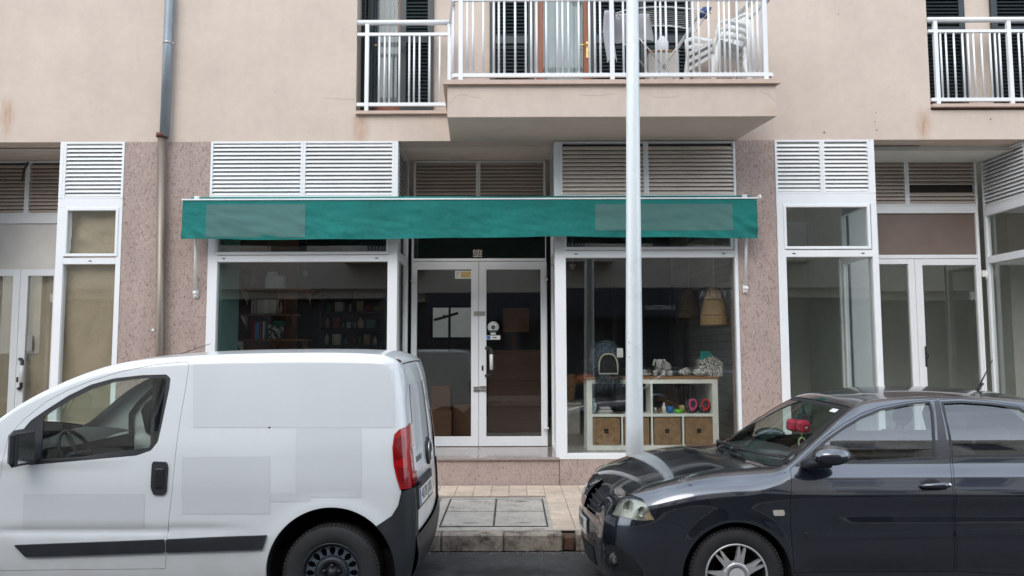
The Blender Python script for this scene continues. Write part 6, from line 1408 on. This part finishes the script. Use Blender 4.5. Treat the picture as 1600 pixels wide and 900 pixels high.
CS = car.S; nC = len(CS); cp = car.pts
fd = cp([(1234,733),(1246,722),(1262,707),(1285,685),(1318,661),(1345,646),(1372,636),(1418,627),(1459,623.5),(1465,624),(1472,650),(1480,690),(1485,715),(1488,760),(1490,828),(1491,893),(1241,896),(1237,850),(1234,790)])
wf_ = cp([(1241,729),(1260,712),(1288,687),(1320,665),(1345,650.5),(1373,639),(1419,629.5),(1453,626.5),(1458,640),(1461,680),(1463,717),(1352,723)])
rd = cp([(1466.5,624),(1500,622.5),(1545,626),(1585,632),(1610,641),(1625,652)])
rdl = [rd[0]]+rd[1:]; 
# rear door and quarter, beyond the frame, in car coordinates
zr = lambda x: float(car.zt(x))
p6 = rd[5]
rdoor = rd+[(2.98,1.20),(3.06,1.02),(3.05,.86),(2.98,.72),(2.93,.60),(2.90,.45),(2.89,.285)]+cp([(1494,893),(1493,828),(1491,760),(1488,715),(1483,690),(1475,650)])
rwin = cp([(1470,627.5),(1500,626),(1545,629),(1590,635),(1606,643)])+[(2.88,1.20),(2.95,1.04)]+cp([(1487,714.5),(1482,680),(1476,655)])
fdoor = roundpoly(fd, .008); rdoor = roundpoly(rdoor, .01); fwin = roundpoly(wf_, .008); rwin = roundpoly(rwin, .008)
hl = roundpoly(cp([(944,798),(952,783),(962,773.5),(986,772.5),(1004,779.5),(1014,797),(1024,813.5),(1006,813.5),(986,811),(966,806)]), .012)
CA = lambda a0, a1, n=30: circ(FWX, WZ, .345, a0, a1, n); CR = lambda a0, a1, n=30: circ(RWX, WZ, .345, a0, a1, n)
sm_ = cp([(1085,820),(1055,817),(1024,814)])
th_ = math.atan2(sm_[0][1]-WZ, sm_[0][0]-FWX)
arcp = (FWX+.345*math.cos(th_), WZ+.345*math.sin(th_))
ih = min(range(0,int(nC*.3)), key=lambda i: abs(CS[i,1]-.70)); ir = min(range(int(nC*.7),nC), key=lambda i: abs(CS[i,1]-.62))
tlr = [(3.62,.92),(3.60,.80),(3.70,.66),(float(car.xr(.66))-.006,.66)]+[(float(car.xr(z))-.006,z) for z in (.72,.78,.84,.90)]; tlr = roundpoly(tlr, .01)
hlf = hl
body = [tuple(p) for p in CS[ih:ir+1]]+[(3.66,.62)]+CR(PI*.25,PI+.02,30)+[(2.90,.262),(1.30,.262)]+CA(-.02,th_,30)+[sm_[1],sm_[2]]
# front part of the body flank stops at the headlamp's rear edge; between headlamp and bonnet tip it runs forward
body = body+cp([(1024,814.5)])[:0]
hl_lo = cp([(1006,814.5),(986,812),(966,807),(946,800),(935,790)])
body = [p for i,p in enumerate(body+hl_lo) if i == 0 or math.hypot(p[0]-(body+hl_lo)[i-1][0], p[1]-(body+hl_lo)[i-1][1]) > .003]
bump = [tuple(p) for p in CS[3:ih]]+hl_lo[::-1]+[sm_[2],sm_[1],arcp]+CA(th_,PI+.12,14)+[(.46,.165),(.3,.16)]
bump = [p for i,p in enumerate(bump) if i == 0 or math.hypot(p[0]-bump[i-1][0], p[1]-bump[i-1][1]) > .003]
rb_ = [(3.66,.62)]+[tuple(p) for p in CS[ir:nC-3]]+[(3.62,.2)]+CR(-.1,PI*.25,10)
fogp = roundpoly(cp([(942,848),(960,851),(985,868),(1003,890),(1006,899),(960,893),(945,880)]), .012)
for side in (-1, 1):
    vb = VB(); car.panel(vb, body, [inset(fdoor,-.0),inset(rdoor,-.0),inset(hl,-.001),inset(tlr,-.001)], side=side, res=.03); vobj('body_side', vb, carp, ct)
    vb = VB(); car.panel(vb, inset(fdoor,.0028), [fwin], side=side, res=.03); d1 = vobj('door', vb, carp, ct)
    vb = VB(); car.panel(vb, inset(rdoor,.0028), [rwin], side=side, res=.03); d2 = vobj('door', vb, carp, ct)
    for l, d_ in ((fdoor,d1),(rdoor,d2)): obj('door_gap', strip(car, l+[l[0]], .018, .017, side, blackm, ct), blackm, d_)
    for l, d_, g_ in ((fwin,d1,.014),(rwin,d2,.014)):
        gl_ = inset(l, g_)
        vb = VB(); car.panel(vb, inset(l,.0005), [gl_], off=.001, side=side, rings=False, edge=.012, flange=.014); vobj('window_seal', vb, trimb, d_)
        vb = VB(); car.panel(vb, gl_, off=-.008, side=side, rings=False, flange=0); vobj('window_pane', vb, carg, d_)
    vb = VB(); car.panel(vb, roundpoly(cp([(1459.5,627),(1465,626),(1471,650),(1480,690),(1484,714),(1466,716.5),(1465,680),(1462,640)]),.003), off=.002, side=side, rings=False, res=.02, flange=.01); vobj('pillar_cover', vb, M('pillar_film',(.05,.05,.055),.35) if 'pillar_film' not in bpy.data.materials else bpy.data.materials['pillar_film'], ct)
    vb = VB(); car.panel(vb, inset(bump,.001), [fogp] , side=side, res=.03); bo = vobj('front_bumper', vb, carp, ct)
    vb = VB(); car.panel(vb, inset(fogp,-.004), off=-.012, side=side, rings=False, res=.02, flange=0); fo = vobj('fog_lamp_grille', vb, trimb, ct)
    # mesh ribs and round fog lamp
    m_ = MB(); fa_ = np.array(fogp); lo = fa_.min(0); hi = fa_.max(0)
    for k in range(14):
        for j in range(9):
            q = np.array([[lo[0]+(k+.5*(j%2))*.019, lo[1]+j*.022]])
            if inside(q, inset(fogp,.012))[0]:
                y_ = HY+side*(float(car.w(q[0,0],q[0,1]))-.006); x_c, z_c = HX+q[0,0], q[0,1]
                m_.tube([(x_c+.009*math.cos(a),y_,z_c+.010*math.sin(a)) for a in [PI/6+PI*i/3 for i in range(6)]],.0022,4,closed=True)
    obj('mesh_ribs', m_, blackp, fo)
    fx, fz = car.px(962,874); y_ = HY+side*(float(car.w(fx,fz))-.014); m_ = MB(Matrix.Translation((HX+fx,y_,fz)) @ Matrix.Rotation(R(30)*(-side),4,'Z')); s_ = side
    m_.lathe([(.045,-.01*-s_),(.042,.012*-s_),(.036,.014*-s_)],(0,0,0),'y',24,cap=False); fl_ = obj('fog_lamp', m_, trimb, fo)
    m_ = MB(Matrix.Translation((HX+fx,y_,fz)) @ Matrix.Rotation(R(30)*(-side),4,'Z')); m_.ell((0,side*.0,0),(.036,.012,.036),16,8); obj('lens', m_, lampb, fl_)
    vb = VB(); car.panel(vb, inset(bump,.0)[:3]+[(.3,.16),(.46,.165),(.5,.19),(.3,.195),(.12,.205)] if False else [(.10,.185),(.3,.165),(.46,.172),(.47,.20),(.3,.197),(.1,.215)], off=.012, side=side, rings=False); vobj('lip_spoiler', vb, trimb, bo)
    vb = VB(); car.panel(vb, inset(rb_,.0015), side=side, res=.03); vobj('rear_bumper', vb, carp, ct)
    # headlamp: bowl, reflectors, clear cover
    hi_ = inset(hl, .002)
    vb = VB(); car.panel(vb, hi_, off=-.030, side=side, res=.02, rings=False, flange=0); hb = vobj('headlight', vb, lampb, ct)
    for (cx_, cz_, r_) in ((981,793,.045),(1001,800,.033)):
        q = car.px(cx_, cz_); y_ = HY+side*(float(car.w(*q))-.026); m_ = MB(Matrix.Translation((HX+q[0],y_,q[1])) @ Matrix.Rotation(R(38)*(-side),4,'Z')); s_ = -side
        m_.lathe([(r_,.016*s_),(r_*.8,-.002*s_),(r_*.35,-.012*s_),(.0005,-.012*s_)],(0,0,0),'y',24,cap=False); obj('reflector', m_, chrome, hb)
    vb = VB(); car.panel(vb, hi_, off=.001, side=side, res=.02, rings=True, flange=.01); vobj('lens_cover', vb, clearl, hb)
    oq = cp([(1006,806),(1014,800),(1022,812.5),(1008,812.5)]); vb = VB(); car.panel(vb, oq, off=-.012, side=side, rings=False, res=.02, flange=0); vobj('indicator', vb, M('pale_amber',(.40,.30,.2),.3) if 'pale_amber' not in bpy.data.materials else bpy.data.materials['pale_amber'], hb)
    vb = VB(); car.panel(vb, inset(tlr,.001), off=.004, side=side, res=.02); vobj('tail_light', vb, redl, ct)
    # side marker, handles, mouldings
    mk = roundpoly(cp([(1207,797),(1225,796.5),(1226,805.5),(1209,806)]), .012); vb = VB(); car.panel(vb, inset(mk,-.005), off=.002, side=side, rings=False, res=.01, edge=.006); mo_ = vobj('side_repeater', vb, trimb, ct)
    vb = VB(); car.panel(vb, mk, off=.006, side=side, rings=False, res=.01, edge=.006); vobj('lens', vb, M('repeater_lens',(.5,.45,.40),.15,coat=1) if 'repeater_lens' not in bpy.data.materials else bpy.data.materials['repeater_lens'], mo_)
    for l, d_ in (([(1257,834),(1265,831.5),(1488.5,827),(1488.5,837.5),(1262,842)],d1),):
        vb = VB(); car.panel(vb, roundpoly(cp(l),.004), off=.012, side=side, rings=False, res=.03); vobj('door_moulding', vb, carp, d_)
    mz0, mz1 = cp([(1492,827)])[0], cp([(1492,837.5)])[0]
    vb = VB(); car.panel(vb, [mz0,(2.90,mz0[1]+.012),(2.90,mz1[1]+.012),mz1], off=.012, side=side, rings=False, res=.03); vobj('door_moulding', vb, carp, d2)
    for (hx, hz), d_ in ((car.px(1458,758),d1),((2.83,.865),d2)):
        y_ = float(car.w(hx,hz)); m_ = MB(); m_.ell((HX+hx-.01,HY+side*(y_-.006),hz-.002),(.075,.012,.05),20,10); rec = obj('handle_recess', m_, trimb, d_)
        m_ = MB(); m_.tube([(HX+hx-.085,HY+side*(y_+.008),hz-.004),(HX+hx-.06,HY+side*(y_+.030),hz),(HX+hx+.05,HY+side*(y_+.034),hz+.004),(HX+hx+.088,HY+side*(y_+.026),hz+.004)],[.012,.016,.018,.016],12); obj('door_handle', m_, carp, d_)
        m_ = MB(); m_.ell((HX+hx+.088,HY+side*(y_+.028),hz+.004),(.014,.017,.016),12,8); obj('lock_cylinder', m_, chrome, rec)
    well(car, ct, FWX, WZ, .345, side); well(car, ct, RWX, WZ, .345, side)
    # mirror on its foot
    ym = .90; mp_ = P(1299,712,HY-ym-.03); y_ = HY+side*(ym+.03)
    if side > 0: y_ = HY+.84; mp_ = mp_+Vector((.20,0,-.06))        # folded against the far door
    m_ = MB(Matrix.Translation((mp_.x,y_,mp_.z)) @ Matrix.Rotation(R(-12)*side,4,'Z')); m_.ell((0,0,0),(.125,.09,.062),24,14); mo_ = obj('mirror', m_, carp, ct)
    m_ = MB(Matrix.Translation((mp_.x,y_,mp_.z)) @ Matrix.Rotation(R(-12)*side,4,'Z')); m_.ell((.03,0,-.003),(.10,.08,.052),20,10); obj('mirror_glass', m_, blackp, mo_)
    fx, fz = car.px(1262,724); m_ = MB(); m_.tube([(HX+fx-.02,HY+side*(float(car.w(fx,fz))-.01),fz-.01),(mp_.x-.10,y_-side*.05,mp_.z-.055),(mp_.x+.0,y_,mp_.z-.045)],[.03,.032,.03],12); obj('mirror_foot', m_, trimb, mo_)
    vb = VB(); car.panel(vb, roundpoly(cp([(1243,728),(1262,711.5),(1288,688.5),(1289,727)]),.004), off=.003, side=side, rings=False, res=.02, flange=.01); vobj('mirror_triangle', vb, trimb, d1)
# shell
iN = ih; iB = car.idx(x=.20); iC = car.idx(x=1.17); iWt = car.idx(x=1.735); iRf = car.idx(x=3.36); iRg = car.idx(x=3.70)
def span(i0, i1, t0, t1, nm, matl, parent=ct, **k):
    vb = VB(); car.shell(vb, i0, i1, t0, t1, **k); return vobj(nm, vb, matl, parent)
iG0 = car.idx(z=.585, part='front'); 
fb = span(3, iG0, -1, 1, 'front_bumper', carp)
iTip = iN+2
span(iG0, iTip+3, -.27, .27, 'nose_panel', carp, off=.016)
for s in (-1,1):
    a_, b_ = sorted((s*.28, s*.80)); g_ = span(iG0+.5, iTip+1, a_, b_, 'grille', trimb, off=-.02)
    for k in range(4):
        i_ = iG0+1+(iTip-iG0-1)*(k+.3)/4; m_ = MB(); pts_ = [Vector(car.sh(i_, s*(.29+.50*u/10), -.006)) for u in range(11)]; m_.tube(pts_, .007, 6); obj('grille_bar', m_, trimb, g_)
    a_, b_ = sorted((s*.80, s*1.0)); span(iG0, iTip+1, a_, b_, 'headlight_edge', carp, nv=4, flange=0)
    a_, b_ = sorted((s*.92, s*1.0)); span(iTip, iC+2, a_, b_, 'fender_top', carp, nv=4, flange=0)
    a_, b_ = sorted((s*.95, s*1.0)); span(iC+2, iWt+1, a_, b_, 'windscreen_pillar', carp, nv=4, flange=0); span(iRf, iRg, a_, b_, 'rear_pillar', carp, nv=4, flange=0)
hood = span(iTip+1, iC, -.915, .915, 'bonnet', carp, nv=40)
span(iC+.5, iC+5, -.92, .92, 'wiper_cowl', trimb, off=-.012)
ws = span(iC+2, iWt, -.945, .945, 'windscreen', wsg, off=-.003, flange=0, nv=40)
for (a_, b_, i0_, i1_) in ((-.945,-.90,iC+2,iWt),(.90,.945,iC+2,iWt),(-.90,.90,iWt-3,iWt)): span(i0_, i1_, a_, b_, 'windscreen_band', blackm, ws, off=-.001, nv=30 if a_ == -.9 and b_ == .9 else 3, flange=0)
span(iWt+.5, iRf, -1, 1, 'roof', carp, nv=40)
span(iRf+1, iRg, -.94, .94, 'rear_window', carg, off=-.003, flange=0)
iTb = car.idx(z=.62, part='rear'); span(iRg+.6, iTb, -.985, .985, 'tailgate', carp); span(iTb+.6, nC-4, -1, 1, 'rear_bumper', carp)
# lower intake, plate, badge
span(car.idx(z=.24,part='front'), car.idx(z=.37,part='front'), -.80, .80, 'lower_intake', trimb, off=.004)
i_ = car.idx(z=.475, part='front'); pz = car.idx(z=.475, part='front')
c0 = Vector(car.sh(pz, 0, .02)); m_ = MB(); m_.grid(lambda u,v: tuple(Vector(car.sh(pz, -.54+1.08*u, .014))+Vector((0,0,-.055+.11*v))), 16, 2); m_.grid(lambda u,v: tuple(Vector(car.sh(pz, .54-1.08*u, .008))+Vector((0,0,-.055+.11*v))), 16, 2); pl = obj('number_plate', m_, platem, ct)
m_ = MB(); m_.grid(lambda u,v: tuple(Vector(car.sh(pz, .535-.09*u, .016))+Vector((0,0,-.05+.10*v))), 3, 2); obj('plate_band', m_, eub, pl)
for j, chh in enumerate('1247 DTK'):
    t_ = .40-.105*j; q = Vector(car.sh(pz, t_, .0155)); q2 = Vector(car.sh(pz, t_-.02, .0155)); r_ = (q2-q).normalized(); X = Matrix.Translation(q) @ Matrix.Rotation(math.atan2(r_.y, r_.x),4,'Z') @ FACE
    if chh != ' ': m_ = MB(); text_mb(m_, chh, .085, X, .0005); obj('plate_character', m_, inkm, pl)
bi = (iG0+iTip)/2+1; q = Vector(car.sh(bi, 0, .024)); X = Matrix.Translation(q) @ Matrix.Rotation(-PI/2,4,'Z') @ Matrix.Rotation(PI/2-R(25),4,'X'); mm = MB(X)
mm.prism([(-.05,.035),(.045,.045),(.05,.012),(-.04,.002)],-.004,.004,'z'); mm.prism([(-.05,-.002),(.04,-.006),(.05,-.04),(-.045,-.045)],-.004,.004,'z'); obj('badge', mm, chrome, ct)
# bonnet gap line towards the grille and wipers
for t_, L_ in ((.35,.42),(-.25,.40)):
    m_ = MB(); i0_ = iC+3; pts_ = [Vector(car.sh(i0_, t_, .03)), Vector(car.sh(i0_+2, t_-.25 if t_>0 else t_-.25, .035)), Vector(car.sh(i0_+5, t_-.68, .022))]; m_.tube(pts_, [.010,.008,.006], 6); m_.tube([pts_[1], pts_[2]+Vector((.02,0,.01))], .006, 5); m_.ell(pts_[0],(.022,.022,.018)); obj('wiper', m_, blackp, ct)
for wx in (FWX, RWX):
    for side in (-1,1): alloy_wheel(ct, HX+wx, HY+side*.735, WZ+.003, .300, .195, side, .200, R(77) if side < 0 else R(103))
m_ = MB(); m_.box(HX+1.25,HX+2.95,HY-.66,HY+.66,.16,.36); m_.box(HX+.45,HX+3.6,HY-.38,HY+.38,.17,.38); obj('underbody', m_, wellm, ct)
m_ = MB(); m_.box(HX+1.16,HX+1.2,HY-.64,HY+.64,.38,.90); obj('cabin_bulkhead', m_, cabm2, ct); m_ = MB(); m_.box(HX+3.2,HX+3.24,HY-.55,HY+.55,.38,.95); m_.box(HX+3.24,HX+3.6,HY-.55,HY+.55,.93,.95); obj('parcel_shelf', m_, cabm2, ct)
for s in (-1,1): obj('door_lining', MB().box(HX+1.3,HX+2.95,HY+s*.70-.03,HY+s*.70+.03,.3,.90), cabm2, ct)
m_ = MB(); m_.grid(lambda u,v: (HX+1.14+.50*v-.0*abs(u-.5), HY-.64+1.28*u, .955+.03*math.sin(v*PI)+.03*math.exp(-((u-.27)/.12)**2)*v), 30, 8); m_.grid(lambda u,v: (HX+1.64+.02*v, HY+.64-1.28*u, .955-.45*v), 20, 4); obj('dashboard', m_, cabm2, ct)
mm = MB(Matrix.Translation((HX+1.80,HY-.34,.90)) @ Matrix.Rotation(R(66),4,'Y')); mm.tube([(.18*math.cos(a),.18*math.sin(a),0) for a in [2*PI*k/30 for k in range(30)]],.014,8,closed=True); mm.tube([(-.17,0,0),(.17,0,0)],.018,8); mm.tube([(0,0,0),(0,0,-.25)],.03,8); obj('steering_wheel', mm, cabm2, ct)
for s in (-1,1): seat(ct, HX+2.12, HY+s*.36, .42, seatm)
m_ = MB(); m_.cbox(HX+2.75,HX+3.2,HY-.6,HY+.6,.42,.55,.03); X = Matrix.Translation((HX+3.1,HY,.5)) @ Matrix.Rotation(R(14),4,'Y'); b_ = MB(X); b_.cbox(0,.1,-.6,.6,0,.5,.03); m_.add(b_.v,b_.f); rs = obj('rear_seat', m_, seatm, ct)
for s in (-1,1): b_ = MB(X); b_.ell((.05,.35*s,.57),(.05,.13,.08),14,8); obj('headrest', b_, seatm, rs)
m_ = MB(); ri_ = Vector(car.sh(iWt-6, 0, -.05)); m_.cbox(ri_.x+.02,ri_.x+.05,HY-.12,HY+.12,ri_.z-.10,ri_.z-.03,.012); m_.tube([(ri_.x+.035,HY,ri_.z-.05),(ri_.x+.02,HY,ri_.z+.03)],.012,6); obj('rear_view_mirror', m_, cabm2, ct)
vb = VB(); m_ = MB(); q = Vector(car.sh(iWt-5, -.84, .001)); a_ = [Vector(car.sh(iWt-3.5-3*v, -.86+.10*u, -.001)) for v in (0,1) for u in (0,1)]; m_.add([a_[0],a_[1],a_[3],a_[2]], [(0,1,2,3)]); obj('windscreen_sticker', m_, stickw, ct)
pr = P(1524,603,HY-.1); q = P(1551,562,HY-.1); m_ = MB(); zz = float(car.zt(pr.x-HX))+.03; m_.tube([(pr.x,HY-.1,zz-.01),(q.x,HY-.1,q.z)],[.007,.003],8); m_.tube([(pr.x+.0,HY-.1,zz),(pr.x+.06,HY-.1,zz+.06)],[.013,.008],8); m_.ell((pr.x,HY-.1,zz-.01),(.035,.02,.014)); obj('antenna', m_, blackp, ct)
# plush dice hanging from the mirror
dice = thing('plush_dice', 'pair of red plush dice hanging in the windscreen of the dark hatchback', 'hanging ornament', P(1249,668,HY-.05))
redf = M('red_plush', (.50,.015,.05), .8, bump=.002, bs=200)
for i,(px,py,yy,rz) in enumerate(((1239,664,HY+.02,.5),(1255,666,HY-.08,.2))):
    c = P(px,py,yy); mm = MB(Matrix.Translation(c) @ Matrix.Rotation(rz,4,'Z') @ Matrix.Rotation(.2,4,'X')); mm.cbox(-.042,.042,-.042,.042,-.042,.042,.016); dd = obj('die', mm, redf, dice); mm = MB(Matrix.Translation(c) @ Matrix.Rotation(rz,4,'Z') @ Matrix.Rotation(.2,4,'X')); mm.lathe([(.010,0),(.010,.002)],(0,-.043,0),'y',12); obj('pip', mm, stickw, dd)
    obj('string', MB().tube([c+Vector((0,0,.04)),(ri_.x+.03,HY,ri_.z-.03)],.003,5), blackp, dice)
c = P(1253,685,HY-.1); m_ = MB(); m_.tube([c+Vector((0,0,.06)),c],.004,5); m_.tube([(c.x+.025*math.cos(a),c.y,c.z-.03+.035*math.sin(a)) for a in [2*PI*k/14 for k in range(14)]],.007,6,closed=True); obj('charm', m_, M('green_charm',(.30,.38,.18),.5), dice)
